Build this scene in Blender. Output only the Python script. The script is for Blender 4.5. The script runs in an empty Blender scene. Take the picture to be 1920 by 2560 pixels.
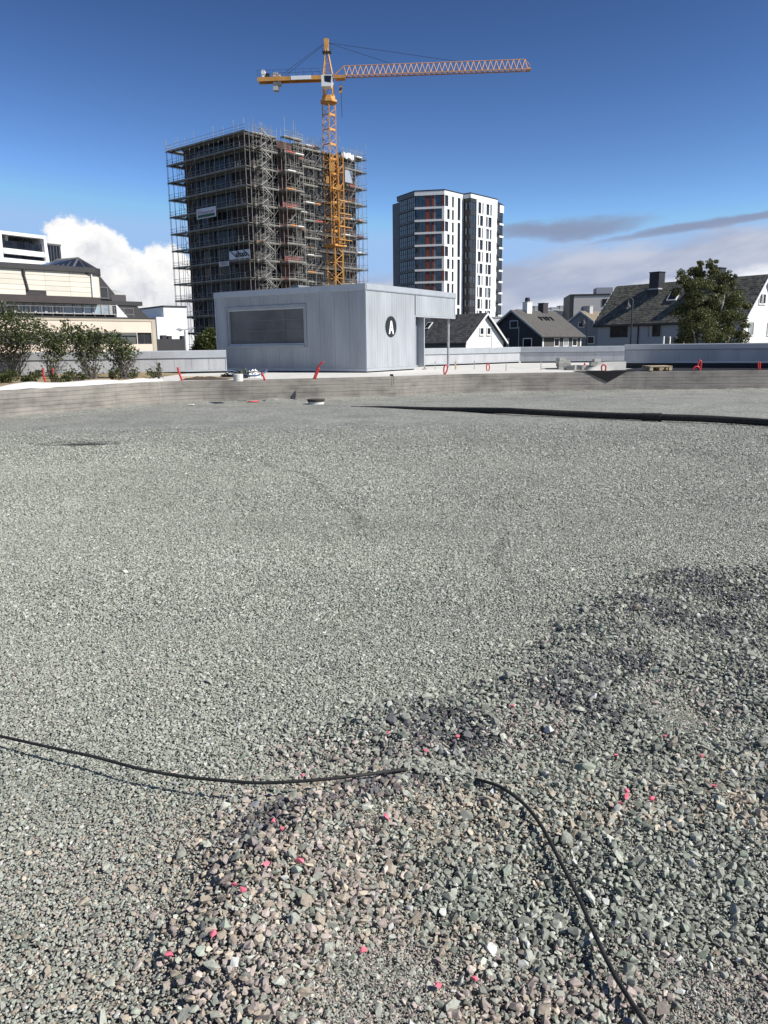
import bpy, bmesh, math, random
import numpy as np
from mathutils import Vector, Matrix, noise

R = math.radians
SC = bpy.context.scene
COL = SC.collection
random.seed(7)
rng = np.random.default_rng(7)

# ------------------------------------------------------------------ camera
EYE = Vector((0.0, 0.0, 1.5))
FPX, CX, CY = 1967.0, 960.0, 1280.0           # focal length and centre in photograph pixels (1920 x 2560)
PITCH, ROLL = R(11.83), R(0.70)
CAM_R = Matrix.Rotation(math.pi / 2 - PITCH, 3, 'X') @ Matrix.Rotation(-ROLL, 3, 'Z')
cam_data = bpy.data.cameras.new('camera')
cam = bpy.data.objects.new('camera', cam_data)
COL.objects.link(cam)
cam.location = EYE
cam.rotation_euler = CAM_R.to_euler()
cam_data.sensor_fit = 'VERTICAL'
cam_data.sensor_height = 36.0
cam_data.lens = 36.0 * FPX / 2560.0
cam_data.clip_start = 0.05
cam_data.clip_end = 8000.0
SC.camera = cam

# ------------------------------------------------------------------ exposure
SC.view_settings.view_transform = 'Standard'
SC.view_settings.look = 'None'
SC.view_settings.gamma = 1.0
SC.view_settings.use_curve_mapping = False
SC.view_settings.exposure = 0.45
SC.cycles.max_bounces = 6
SC.cycles.transparent_max_bounces = 8
SC.cycles.use_denoising = True

# ------------------------------------------------------------------ sun
SUN_AZ, SUN_EL = 112.0, 43.0                  # degrees clockwise from straight ahead (+Y), and above the horizon
sun_data = bpy.data.lights.new('sun', 'SUN')
sun_data.energy = 4.6
sun_data.angle = R(0.53)
sun_data.color = (1.0, 0.965, 0.895)
sun = bpy.data.objects.new('sun', sun_data)
sun.rotation_euler = (R(90 - SUN_EL), 0, R(180 - SUN_AZ))
sun.location = (40, -20, 60)
COL.objects.link(sun)


def ray(px, py):
    d = CAM_R @ Vector(((px - CX) / FPX, -(py - CY) / FPX, -1.0))
    return d.normalized()


def at_y(px, py, Y):
    d = ray(px, py)
    return EYE + d * (Y / d.y)


def at_z(px, py, z):
    d = ray(px, py)
    return EYE + d * ((z - EYE.z) / d.z)


def azel(px, py):
    d = ray(px, py)
    return math.atan2(d.x, d.y), math.asin(d.z)


# ------------------------------------------------------------------ sky
def build_world():
    w = bpy.data.worlds.new('World')
    SC.world = w
    w.use_nodes = True
    nt = w.node_tree
    nt.nodes.clear()
    N, L = nt.nodes, nt.links

    def put(sock, v):
        if isinstance(v, (int, float)):
            sock.default_value = v
        elif isinstance(v, tuple):
            sock.default_value = v
        else:
            L.new(v, sock)

    def M(op, a, b=0.0, c=0.0, clamp=False):
        n = N.new('ShaderNodeMath'); n.operation = op; n.use_clamp = clamp
        put(n.inputs[0], a); put(n.inputs[1], b); put(n.inputs[2], c)
        return n.outputs[0]

    def smooth(x, e0, e1):
        n = N.new('ShaderNodeMapRange'); n.interpolation_type = 'SMOOTHSTEP'
        put(n.inputs['Value'], x); put(n.inputs['From Min'], e0); put(n.inputs['From Max'], e1)
        n.inputs['To Min'].default_value = 0; n.inputs['To Max'].default_value = 1
        return n.outputs[0]

    def xyz(x, y, z=0.0):
        n = N.new('ShaderNodeCombineXYZ'); put(n.inputs[0], x); put(n.inputs[1], y); put(n.inputs[2], z)
        return n.outputs[0]

    def noisetex(vec, scale, detail=5.0, rough=0.55):
        n = N.new('ShaderNodeTexNoise'); L.new(vec, n.inputs['Vector'])
        n.inputs['Scale'].default_value = scale; n.inputs['Detail'].default_value = detail
        n.inputs['Roughness'].default_value = rough
        return n.outputs['Fac']

    def mixc(f, a, b):
        n = N.new('ShaderNodeMix'); n.data_type = 'RGBA'
        put(n.inputs[0], f); put(n.inputs[6], a); put(n.inputs[7], b)
        return n.outputs[2]

    def curve(x, pts):
        n = N.new('ShaderNodeFloatCurve'); put(n.inputs['Value'], x)
        c = n.mapping.curves[0]
        c.points[0].location = pts[0]; c.points[1].location = pts[-1]
        for p in pts[1:-1]:
            c.points.new(*p)
        for p in c.points:
            p.handle_type = 'AUTO'
        n.mapping.use_clip = False
        n.mapping.update()
        return n.outputs[0]

    sky = N.new('ShaderNodeTexSky')
    sky.sky_type = 'NISHITA'
    sky.sun_disc = False
    sky.sun_elevation = R(SUN_EL)
    sky.sun_rotation = R(SUN_AZ)
    sky.air_density = 1.0
    sky.altitude = 2000.0
    sky.dust_density = 0.3
    sky.ozone_density = 6.0
    gm = N.new('ShaderNodeGamma'); L.new(sky.outputs[0], gm.inputs[0]); gm.inputs[1].default_value = 2.2
    vm = N.new('ShaderNodeVectorMath'); vm.operation = 'SCALE'; L.new(gm.outputs[0], vm.inputs[0]); vm.inputs['Scale'].default_value = 1.0
    tn = N.new('ShaderNodeVectorMath'); tn.operation = 'MULTIPLY'; L.new(vm.outputs[0], tn.inputs[0]); tn.inputs[1].default_value = (0.79, 0.413, 0.214)
    cp = N.new('ShaderNodeVectorMath'); cp.operation = 'MINIMUM'; L.new(tn.outputs[0], cp.inputs[0]); cp.inputs[1].default_value = (3.6, 5.7, 9.1)
    skyc = cp.outputs[0]

    tc = N.new('ShaderNodeTexCoord')
    sep = N.new('ShaderNodeSeparateXYZ'); L.new(tc.outputs['Generated'], sep.inputs[0])
    az = M('ARCTAN2', sep.outputs[0], sep.outputs[1])
    el = M('ARCSINE', sep.outputs[2])
    # cumulus heap: union of discs in azimuth / elevation with a warped outline
    v = xyz(az, el)
    w1 = M('SUBTRACT', noisetex(v, 26, 8, 0.66), 0.5)
    w2 = M('SUBTRACT', noisetex(xyz(M('ADD', az, 7.3), el), 26, 8, 0.66), 0.5)
    wx = M('MULTIPLY_ADD', w1, 0.050, az)
    wy = M('MULTIPLY_ADD', w2, 0.042, el)
    wv = xyz(wx, wy)
    blobs = [(172, 598, 48), (222, 618, 62), (285, 662, 62), (330, 672, 40), (395, 668, 52), (430, 690, 60), (340, 745, 105), (235, 700, 95),
             (190, 740, 70), (460, 780, 100), (270, 800, 120), (150, 800, 60)]
    sd = None
    for (bx, by, br) in blobs:
        a0, e0 = azel(bx, by)
        n = N.new('ShaderNodeVectorMath'); n.operation = 'DISTANCE'
        L.new(wv, n.inputs[0]); n.inputs[1].default_value = (a0, e0, 0)
        d = M('SUBTRACT', n.outputs['Value'], br / 1990.0)
        sd = d if sd is None else M('SMOOTH_MIN', sd, d, 0.012)
    cum = smooth(sd, 0.003, -0.005)
    # second look at the same heap, displaced towards the sun: lit rims, grey undersides
    bill = noisetex(wv, 32, 5, 0.6)
    inner = smooth(sd, -0.002, -0.055)
    shade = M('MULTIPLY_ADD', M('SUBTRACT', bill, 0.5), 1.7, M('MULTIPLY', inner, 0.72), clamp=True)
    cum_col = mixc(shade, (11.0, 10.9, 10.7, 1), (5.9, 6.2, 7.1, 1))

    # long grey bank that climbs towards the right and goes on round the horizon
    warp = M('SUBTRACT', noisetex(xyz(M('MULTIPLY', az, 0.35), el), 30, 6, 0.6), 0.5)
    aR0, eR0 = azel(1256, 655); aR1, eR1 = azel(1920, 556)
    fr = M('DIVIDE', M('SUBTRACT', az, aR0), aR1 - aR0)
    frc = M('MAXIMUM', M('MINIMUM', fr, 1.15), -0.9)
    top = M('MULTIPLY_ADD', frc, eR1 - eR0, eR0)
    bank = smooth(M('MULTIPLY_ADD', warp, 0.045, M('SUBTRACT', el, top)), 0.010, -0.014)
    streaks = noisetex(xyz(M('MULTIPLY', az, 0.30), M('MULTIPLY_ADD', az, -0.16, el)), 26, 5, 0.55)
    bank_col = mixc(smooth(streaks, 0.35, 0.68), (4.2, 4.65, 6.1, 1), (6.0, 6.3, 7.4, 1))
    # brighter lower layer of the bank
    aW0, eW0 = azel(1447, 742); aW1, eW1 = azel(1920, 668)
    fw = M('MAXIMUM', M('MINIMUM', M('DIVIDE', M('SUBTRACT', az, aW0), aW1 - aW0), 1.1), -0.5)
    topw = M('MULTIPLY_ADD', fw, eW1 - eW0, eW0)
    warp2 = M('SUBTRACT', noisetex(xyz(M('MULTIPLY', az, 0.5), M('ADD', el, 3.0)), 34, 6, 0.6), 0.5)
    low = smooth(M('MULTIPLY_ADD', warp2, 0.030, M('SUBTRACT', el, topw)), 0.006, -0.010)
    low = M('MULTIPLY', low, smooth(az, azel(1180, 700)[0], azel(1480, 700)[0]))
    bank_col = mixc(low, bank_col, (10.2, 10.3, 10.5, 1))
    # thin dark streak above the bank
    aS, eS = azel(1400, 572)
    ex = M('DIVIDE', M('SUBTRACT', az, aS), 0.105)
    line = M('MULTIPLY_ADD', warp, 0.030, M('MULTIPLY_ADD', M('SUBTRACT', az, aS), 0.03, eS))
    ey = M('DIVIDE', M('SUBTRACT', el, line), 0.0105)
    streak = smooth(M('ADD', M('MULTIPLY', ex, ex), M('MULTIPLY', ey, ey)), 1.5, 0.0)
    aT, eT = azel(1800, 556)
    ex2 = M('DIVIDE', M('SUBTRACT', az, aT), 0.14)
    line2 = M('MULTIPLY_ADD', warp, 0.016, M('MULTIPLY_ADD', M('SUBTRACT', az, aT), 0.10, eT))
    ey2 = M('DIVIDE', M('SUBTRACT', el, line2), 0.0050)
    streak2 = smooth(M('ADD', M('MULTIPLY', ex2, ex2), M('MULTIPLY', ey2, ey2)), 1.4, 0.1)
    streak = M('MULTIPLY', M('MAXIMUM', streak, streak2), 1.0)

    c = mixc(M('MULTIPLY', streak, 0.9), skyc, (2.7, 3.2, 4.7, 1))
    c = mixc(M('MULTIPLY', bank, 0.92), c, bank_col)
    c = mixc(cum, c, cum_col)
    bg = N.new('ShaderNodeBackground')
    L.new(c, bg.inputs['Color'])
    bg.inputs['Strength'].default_value = 0.07
    w.cycles.sampling_method = 'MANUAL'
    w.cycles.sample_map_resolution = 512
    out = N.new('ShaderNodeOutputWorld')
    L.new(bg.outputs[0], out.inputs['Surface'])


build_world()


# ------------------------------------------------------------------ materials
MATS = {}


def material(name, color, rough=0.7, metal=0.0, var=0.12, scale=6.0, bump=0.0, bscale=None, spec=0.5, stretch=(1, 1, 1), dark=None, dirt=0.0):
    """Procedural surface: base colour broken up by two noises, optional fine relief."""
    if name in MATS:
        return MATS[name]
    m = bpy.data.materials.new(name)
    m.use_nodes = True
    nt = m.node_tree
    N, L = nt.nodes, nt.links
    b = N['Principled BSDF']
    b.inputs['Roughness'].default_value = rough
    b.inputs['Metallic'].default_value = metal
    b.inputs['Specular IOR Level'].default_value = spec
    geo = N.new('ShaderNodeNewGeometry')
    mp = N.new('ShaderNodeMapping'); mp.inputs['Scale'].default_value = stretch
    L.new(geo.outputs['Position'], mp.inputs['Vector'])
    n1 = N.new('ShaderNodeTexNoise'); n1.inputs['Scale'].default_value = scale; n1.inputs['Detail'].default_value = 6
    n1.inputs['Roughness'].default_value = 0.65
    L.new(mp.outputs[0], n1.inputs['Vector'])
    r = N.new('ShaderNodeValToRGB')
    c = np.array(color)
    lo = np.array(dark) if dark is not None else c * (1 - var)
    hi = np.clip(c * (1 + var), 0, 0.95)
    r.color_ramp.elements[0].position = 0.32; r.color_ramp.elements[0].color = (*lo, 1)
    r.color_ramp.elements[1].position = 0.68; r.color_ramp.elements[1].color = (*hi, 1)
    L.new(n1.outputs['Fac'], r.inputs[0])
    col = r.outputs[0]
    if dirt > 0:
        n2 = N.new('ShaderNodeTexNoise'); n2.inputs['Scale'].default_value = scale * 0.23; n2.inputs['Detail'].default_value = 8
        L.new(mp.outputs[0], n2.inputs['Vector'])
        mr = N.new('ShaderNodeMapRange'); mr.inputs[1].default_value = 0.5; mr.inputs[2].default_value = 0.72
        mr.inputs[3].default_value = 0; mr.inputs[4].default_value = dirt
        L.new(n2.outputs['Fac'], mr.inputs[0])
        mx = N.new('ShaderNodeMix'); mx.data_type = 'RGBA'
        L.new(mr.outputs[0], mx.inputs[0]); L.new(col, mx.inputs[6]); mx.inputs[7].default_value = (*(c * 0.45), 1)
        col = mx.outputs[2]
    L.new(col, b.inputs['Base Color'])
    if bump > 0:
        bs = N.new('ShaderNodeTexNoise'); bs.inputs['Scale'].default_value = bscale or scale * 6; bs.inputs['Detail'].default_value = 4
        L.new(mp.outputs[0], bs.inputs['Vector'])
        bp = N.new('ShaderNodeBump'); bp.inputs['Strength'].default_value = bump; bp.inputs['Distance'].default_value = 0.02
        L.new(bs.outputs['Fac'], bp.inputs['Height'])
        L.new(bp.outputs[0], b.inputs['Normal'])
    MATS[name] = m
    return m


def island_material(name, c0, c1, rough=0.6, trans=0.0, spec=0.3):
    """Colour picked at random for every loose piece of a mesh (leaves, shingles)."""
    if name in MATS:
        return MATS[name]
    m = bpy.data.materials.new(name); m.use_nodes = True
    N, L = m.node_tree.nodes, m.node_tree.links
    b = N['Principled BSDF']
    b.inputs['Roughness'].default_value = rough
    b.inputs['Specular IOR Level'].default_value = spec
    geo = N.new('ShaderNodeNewGeometry')
    r = N.new('ShaderNodeValToRGB')
    r.color_ramp.elements[0].color = (*c0, 1); r.color_ramp.elements[1].color = (*c1, 1)
    L.new(geo.outputs['Random Per Island'], r.inputs[0])
    L.new(r.outputs[0], b.inputs['Base Color'])
    if trans > 0:
        t = N.new('ShaderNodeBsdfTranslucent'); L.new(r.outputs[0], t.inputs['Color'])
        mx = N.new('ShaderNodeMixShader'); mx.inputs[0].default_value = trans
        L.new(b.outputs[0], mx.inputs[1]); L.new(t.outputs[0], mx.inputs[2])
        L.new(mx.outputs[0], N['Material Output'].inputs['Surface'])
    MATS[name] = m
    return m


def piece_material(name, c0, c1, rough=0.8, bump=0.0, bscale=30):
    """Colour picked at random for every object that wears it (planks, panels, tiles), with a little grain."""
    if name in MATS:
        return MATS[name]
    m = bpy.data.materials.new(name); m.use_nodes = True
    N, L = m.node_tree.nodes, m.node_tree.links
    b = N['Principled BSDF']
    b.inputs['Roughness'].default_value = rough
    oi = N.new('ShaderNodeObjectInfo')
    geo = N.new('ShaderNodeNewGeometry')
    ns = N.new('ShaderNodeTexNoise'); ns.inputs['Scale'].default_value = bscale * 0.3; ns.inputs['Detail'].default_value = 6
    L.new(geo.outputs['Position'], ns.inputs['Vector'])
    a = N.new('ShaderNodeMath'); a.operation = 'MULTIPLY_ADD'; a.inputs[1].default_value = 0.6
    s = N.new('ShaderNodeMath'); s.operation = 'MULTIPLY'; s.inputs[1].default_value = 0.5
    L.new(ns.outputs['Fac'], s.inputs[0])
    L.new(oi.outputs['Random'], a.inputs[0]); L.new(s.outputs[0], a.inputs[2])
    r = N.new('ShaderNodeValToRGB')
    r.color_ramp.elements[0].position = 0.15; r.color_ramp.elements[1].position = 0.9
    r.color_ramp.elements[0].color = (*c0, 1); r.color_ramp.elements[1].color = (*c1, 1)
    L.new(a.outputs[0], r.inputs[0])
    L.new(r.outputs[0], b.inputs['Base Color'])
    if bump:
        bs = N.new('ShaderNodeTexNoise'); bs.inputs['Scale'].default_value = bscale
        L.new(geo.outputs['Position'], bs.inputs['Vector'])
        bp = N.new('ShaderNodeBump'); bp.inputs['Strength'].default_value = bump; bp.inputs['Distance'].default_value = 0.02
        L.new(bs.outputs['Fac'], bp.inputs['Height']); L.new(bp.outputs[0], b.inputs['Normal'])
    MATS[name] = m
    return m


def glass_material(name, tint=(0.02, 0.03, 0.04), rough=0.06, spec=0.9, wob=0.02):
    if name in MATS:
        return MATS[name]
    m = material(name, tint, rough=rough, var=0.5, scale=0.35, spec=spec)
    N, L = m.node_tree.nodes, m.node_tree.links
    b = N['Principled BSDF']
    geo = N.new('ShaderNodeNewGeometry')
    n = N.new('ShaderNodeTexNoise'); n.inputs['Scale'].default_value = 0.6
    L.new(geo.outputs['Position'], n.inputs['Vector'])
    bp = N.new('ShaderNodeBump'); bp.inputs['Strength'].default_value = wob * 4; bp.inputs['Distance'].default_value = 0.3
    L.new(n.outputs['Fac'], bp.inputs['Height']); L.new(bp.outputs[0], b.inputs['Normal'])
    return m


# ------------------------------------------------------------------ mesh helpers
def V(*a):
    return Vector(a)


class MB:
    def __init__(self):
        self.v, self.f, self.m = [], [], []

    def add(self, vs, fs, mi=0):
        o = len(self.v)
        self.v.extend([tuple(p) for p in vs])
        self.f.extend([tuple(i + o for i in q) for q in fs])
        self.m.extend([mi] * len(fs))
        return self

    def box(self, o, a, b, c, mi=0):
        o, a, b, c = Vector(o), Vector(a), Vector(b), Vector(c)
        if a.cross(b).dot(c) < 0:
            a, b = b, a
        p = [o, o + a, o + a + b, o + b, o + c, o + a + c, o + a + b + c, o + b + c]
        return self.add(p, [(3, 2, 1, 0), (4, 5, 6, 7), (0, 1, 5, 4), (1, 2, 6, 5), (2, 3, 7, 6), (3, 0, 4, 7)], mi)

    def bx(self, x0, x1, y0, y1, z0, z1, mi=0):
        return self.box((x0, y0, z0), (x1 - x0, 0, 0), (0, y1 - y0, 0), (0, 0, z1 - z0), mi)

    def tube(self, p0, p1, r0, r1=None, n=6, caps=True, mi=0):
        r1 = r0 if r1 is None else r1
        p0, p1 = Vector(p0), Vector(p1)
        d = p1 - p0
        if d.length < 1e-6:
            return self
        d.normalize()
        a = d.orthogonal().normalized(); b = d.cross(a)
        vs = []
        for p, r in ((p0, r0), (p1, r1)):
            for k in range(n):
                t = 2 * math.pi * k / n
                vs.append(p + a * (r * math.cos(t)) + b * (r * math.sin(t)))
        fs = [(k, (k + 1) % n, n + (k + 1) % n, n + k) for k in range(n)]
        if caps:
            fs += [tuple(range(n - 1, -1, -1)), tuple(range(n, 2 * n))]
        return self.add(vs, fs, mi)

    def path(self, pts, r, n=8, mi=0):
        pts = [Vector(p) for p in pts]
        rs = r if isinstance(r, (list, tuple)) else [r] * len(pts)
        vs, up = [], None
        for i, p in enumerate(pts):
            t = (pts[min(i + 1, len(pts) - 1)] - pts[max(i - 1, 0)]).normalized()
            if up is None:
                up = t.orthogonal().normalized()
            up = (up - t * up.dot(t)).normalized()
            b = t.cross(up)
            for k in range(n):
                a = 2 * math.pi * k / n
                vs.append(p + up * (rs[i] * math.cos(a)) + b * (rs[i] * math.sin(a)))
        fs = []
        for i in range(len(pts) - 1):
            for k in range(n):
                fs.append((i * n + k, i * n + (k + 1) % n, (i + 1) * n + (k + 1) % n, (i + 1) * n + k))
        fs += [tuple(range(n - 1, -1, -1)), tuple(range((len(pts) - 1) * n, len(pts) * n))]
        return self.add(vs, fs, mi)

    def prism(self, poly, vec, mi=0):
        vec = Vector(vec)
        poly = [Vector(p) for p in poly]
        n = len(poly)
        nor = Vector((0, 0, 0))
        for i in range(n):
            nor += poly[i].cross(poly[(i + 1) % n])
        if nor.dot(vec) > 0:
            poly = poly[::-1]
        vs = poly + [p + vec for p in poly]
        fs = [tuple(range(n)), tuple(range(2 * n - 1, n - 1, -1))]
        fs += [((k + 1) % n, k, n + k, n + (k + 1) % n) for k in range(n)]
        return self.add(vs, fs, mi)

    def quad(self, a, b, c, d, mi=0):
        return self.add([a, b, c, d], [(0, 1, 2, 3)], mi)

    def lathe(self, c, prof, n=16, mi=0):
        c = Vector(c)
        vs, fs = [], []
        for (r, z) in prof:
            for k in range(n):
                t = 2 * math.pi * k / n
                vs.append(c + Vector((r * math.cos(t), r * math.sin(t), z)))
        for i in range(len(prof) - 1):
            for k in range(n):
                fs.append((i * n + k, i * n + (k + 1) % n, (i + 1) * n + (k + 1) % n, (i + 1) * n + k))
        fs += [tuple(range(n - 1, -1, -1)), tuple(range((len(prof) - 1) * n, len(prof) * n))]
        return self.add(vs, fs, mi)

    def build(self, name, mats, parent=None, smooth=False):
        me = bpy.data.meshes.new(name)
        off = world_loc(parent) if parent else Vector((0, 0, 0))
        me.from_pydata([(p[0] - off.x, p[1] - off.y, p[2] - off.z) for p in self.v], [], self.f)
        if not isinstance(mats, (list, tuple)):
            mats = [mats]
        for m in mats:
            me.materials.append(m)
        if len(mats) > 1:
            me.polygons.foreach_set('material_index', self.m)
        if smooth:
            me.polygons.foreach_set('use_smooth', [True] * len(me.polygons))
        me.update()
        o = bpy.data.objects.new(name, me)
        COL.objects.link(o)
        if parent:
            o.parent = parent
        return o


def world_loc(o):
    p = Vector((0, 0, 0))
    while o is not None:
        p += o.location
        o = o.parent
    return p


def tag(o, label=None, cat=None, group=None, kind=None):
    if label: o['label'] = label
    if cat: o['category'] = cat
    if group: o['group'] = group
    if kind: o['kind'] = kind
    return o


def thing(name, label, cat, loc, group=None):
    o = bpy.data.objects.new(name, None)
    o.empty_display_size = 0.2
    o.location = loc
    COL.objects.link(o)
    return tag(o, label, cat, group)


def copy_tree(o, parent=None):
    c = o.copy()
    COL.objects.link(c)
    c.parent = parent
    for ch in o.children:
        copy_tree(ch, c)
    return c


def shared(name, mesh, loc, parent, rotz=0.0):
    """A piece that shares the mesh of its fellows, placed at world position loc."""
    o = bpy.data.objects.new(name, mesh)
    COL.objects.link(o)
    o.parent = parent
    o.location = Vector(loc) - world_loc(parent)
    o.rotation_euler.z = rotz
    return o


class F:
    """A vertical plane: origin, compass direction of its horizontal, outward normal towards the viewer."""
    def __init__(self, p0, az, flip=False):
        self.p0 = Vector((p0[0], p0[1], 0))
        self.u = Vector((math.sin(R(az)), math.cos(R(az)), 0))
        n = Vector((self.u.y, -self.u.x, 0))
        if n.dot(Vector((EYE.x, EYE.y, 0)) - self.p0) < 0:
            n = -n
        self.n = -n if flip else n
        self.az = az

    def P(self, s, z, o=0.0):
        p = self.p0 + self.u * s + self.n * o
        return Vector((p.x, p.y, z))

    def sz(self, px, py, o=0.0):
        d = ray(px, py)
        q = self.p0 + self.n * o
        t = (q - EYE).dot(self.n) / d.dot(self.n)
        h = EYE + d * t
        return (h - q).dot(self.u), h.z

    def s(self, px, py=800, o=0.0):
        return self.sz(px, py, o)[0]

    def z(self, px, py, o=0.0):
        return self.sz(px, py, o)[1]

    def bx(self, mb, s0, s1, z0, z1, o0, o1, mi=0):
        return mb.box(self.P(s0, z0, o0), self.u * (s1 - s0), self.n * (o1 - o0), Vector((0, 0, z1 - z0)), mi)

    def pts(self, mb, poly, o0, o1, mi=0):
        """Prism of an outline given in (s, z)."""
        return mb.prism([self.P(s, z, o0) for s, z in poly], self.n * (o1 - o0), mi)

    def holes(self, mb, s0, s1, z0, z1, holes, depth=0.15, o=0.0, mi=0):
        """A wall face with openings and their reveals."""
        hs = [h for h in holes if h[1] > s0 and h[0] < s1 and h[3] > z0 and h[2] < z1]
        S = sorted({s0, s1, *[min(max(x, s0), s1) for h in hs for x in h[:2]]})
        Z = sorted({z0, z1, *[min(max(x, z0), z1) for h in hs for x in h[2:4]]})
        for i in range(len(S) - 1):
            for j in range(len(Z) - 1):
                sm, zm = (S[i] + S[i + 1]) / 2, (Z[j] + Z[j + 1]) / 2
                if any(h[0] < sm < h[1] and h[2] < zm < h[3] for h in hs):
                    continue
                mb.quad(self.P(S[i], Z[j], o), self.P(S[i + 1], Z[j], o), self.P(S[i + 1], Z[j + 1], o), self.P(S[i], Z[j + 1], o), mi)
        for (a, b, c, d) in [h[:4] for h in hs]:
            e = o - depth
            for p, q in (((a, c), (b, c)), ((b, c), (b, d)), ((b, d), (a, d)), ((a, d), (a, c))):
                mb.quad(self.P(*p, o), self.P(*q, o), self.P(*q, e), self.P(*p, e), mi)
        return mb


def window(fc, r, parent, frame_mat, pane_mat, o=-0.1, fw=0.07, nv=0, nh=0, name='window', proud=0.05, sill=None):
    """A window as a part (frame) with its pane as sub-part; r = (s0, s1, z0, z1)."""
    s0, s1, z0, z1 = r
    mb = MB()
    fc.bx(mb, s0, s0 + fw, z0, z1, o, o + proud)
    fc.bx(mb, s1 - fw, s1, z0, z1, o, o + proud)
    fc.bx(mb, s0 + fw, s1 - fw, z0, z0 + fw, o, o + proud)
    fc.bx(mb, s0 + fw, s1 - fw, z1 - fw, z1, o, o + proud)
    for k in range(nv):
        c = s0 + (s1 - s0) * (k + 1) / (nv + 1)
        fc.bx(mb, c - fw / 2, c + fw / 2, z0 + fw, z1 - fw, o + 0.003, o + proud - 0.004)
    for k in range(nh):
        c = z0 + (z1 - z0) * (k + 1) / (nh + 1)
        fc.bx(mb, s0 + fw, s1 - fw, c - fw / 2, c + fw / 2, o + 0.001, o + proud - 0.008)
    w = mb.build(name, frame_mat, parent)
    p = MB(); fc.bx(p, s0 + fw * 0.5, s1 - fw * 0.5, z0 + fw * 0.5, z1 - fw * 0.5, o - 0.03, o + 0.012)
    p.build('pane', pane_mat, w)
    if sill:
        q = MB(); fc.bx(q, s0 - 0.06, s1 + 0.06, z0 - 0.07, z0 - 0.004, o, sill)
        q.build('sill', frame_mat, w)
    return w


def rect(fc, px0, py0, px1, py1, o=0.0):
    """Pixel box on a facade to (s0, s1, z0, z1), measured along its middle lines."""
    xm, ym = (px0 + px1) / 2, (py0 + py1) / 2
    a, b = fc.s(px0, ym, o), fc.s(px1, ym, o)
    c, d = fc.z(xm, py1, o), fc.z(xm, py0, o)
    return (min(a, b), max(a, b), min(c, d), max(c, d))


def text_mesh(body, size, extrude=0.004, offset=0.0):
    cu = bpy.data.curves.new('lettering', 'FONT')
    cu.body = body; cu.size = size; cu.extrude = extrude; cu.offset = offset
    cu.align_x = 'CENTER'; cu.align_y = 'CENTER'; cu.resolution_u = 3
    tmp = bpy.data.objects.new('lettering', cu)
    COL.objects.link(tmp)
    dg = bpy.context.evaluated_depsgraph_get()
    me = bpy.data.meshes.new_from_object(tmp.evaluated_get(dg))
    bpy.data.objects.remove(tmp)
    bpy.data.curves.remove(cu)
    return me


def text_on(fc, body, size, s, z, o, mat, parent, name='lettering', extrude=0.004, offset=0.0, sx=1.0):
    me = text_mesh(body, size, extrude, offset)
    me.materials.clear(); me.materials.append(mat)
    right = fc.u if (fc.u.cross(Vector((0, 0, 1)))).dot(fc.n) > 0 else -fc.u
    mtx = Matrix.Identity(4)
    for k, c in enumerate((right * sx, Vector((0, 0, 1)), fc.n)):
        mtx[0][k], mtx[1][k], mtx[2][k] = c
    me.transform(mtx)
    ob = bpy.data.objects.new(name, me)
    COL.objects.link(ob)
    ob.parent = parent
    ob.location = fc.P(s, z, o) - world_loc(parent)
    return ob

# ------------------------------------------------------------------ ground
DECK = 0.62


def seg_dist(px, py, poly):
    """Signed distance of points to an open polyline; positive on its right-hand side."""
    best = np.full(px.shape, 1e9); sign = np.ones(px.shape)
    for (x0, y0), (x1, y1) in zip(poly[:-1], poly[1:]):
        dx, dy = x1 - x0, y1 - y0
        t = np.clip(((px - x0) * dx + (py - y0) * dy) / (dx * dx + dy * dy), 0, 1)
        ex, ey = px - (x0 + t * dx), py - (y0 + t * dy)
        d = np.hypot(ex, ey)
        cr = dx * (py - y0) - dy * (px - x0)
        upd = d < best
        best = np.where(upd, d, best); sign = np.where(upd, np.where(cr < 0, 1.0, -1.0), sign)
    return best * sign


EDGE_PX = [(330, 2700), (420, 2450), (555, 2164), (700, 1990), (940, 1830), (1200, 1690), (1430, 1560), (1600, 1450), (1760, 1425), (2050, 1400)]
EDGE = [tuple(at_z(a, b, 0)[:2]) for a, b in EDGE_PX]
EDGE = [(EDGE[0][0] - 0.3, -1.0)] + EDGE + [(9.0, EDGE[-1][1] + 0.6)]

HOLLOW = at_z(205, 1106, 0.0)
_hash = rng.random((256, 256))


def vnoise(x, y, f):
    x, y = x * f, y * f
    i, j = np.floor(x).astype(int), np.floor(y).astype(int)
    a, b = x - i, y - j
    a, b = a * a * (3 - 2 * a), b * b * (3 - 2 * b)
    h = lambda p, q: _hash[p % 256, q % 256]
    return (h(i, j) * (1 - a) + h(i + 1, j) * a) * (1 - b) + (h(i, j + 1) * (1 - a) + h(i + 1, j + 1) * a) * b


def fbm(x, y, f, o=4):
    s, a = 0, 0.5
    for k in range(o):
        s = s + a * vnoise(x + 13.7 * k, y - 7.1 * k, f); a *= 0.5; f *= 2.03
    return s / (1 - 0.5 ** o)


def coarse(x, y):
    d = seg_dist(x, y, EDGE) + (fbm(x, y, 1.7, 3) - 0.5) * 0.55
    return 1 / (1 + np.exp(-d / 0.085))


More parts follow.
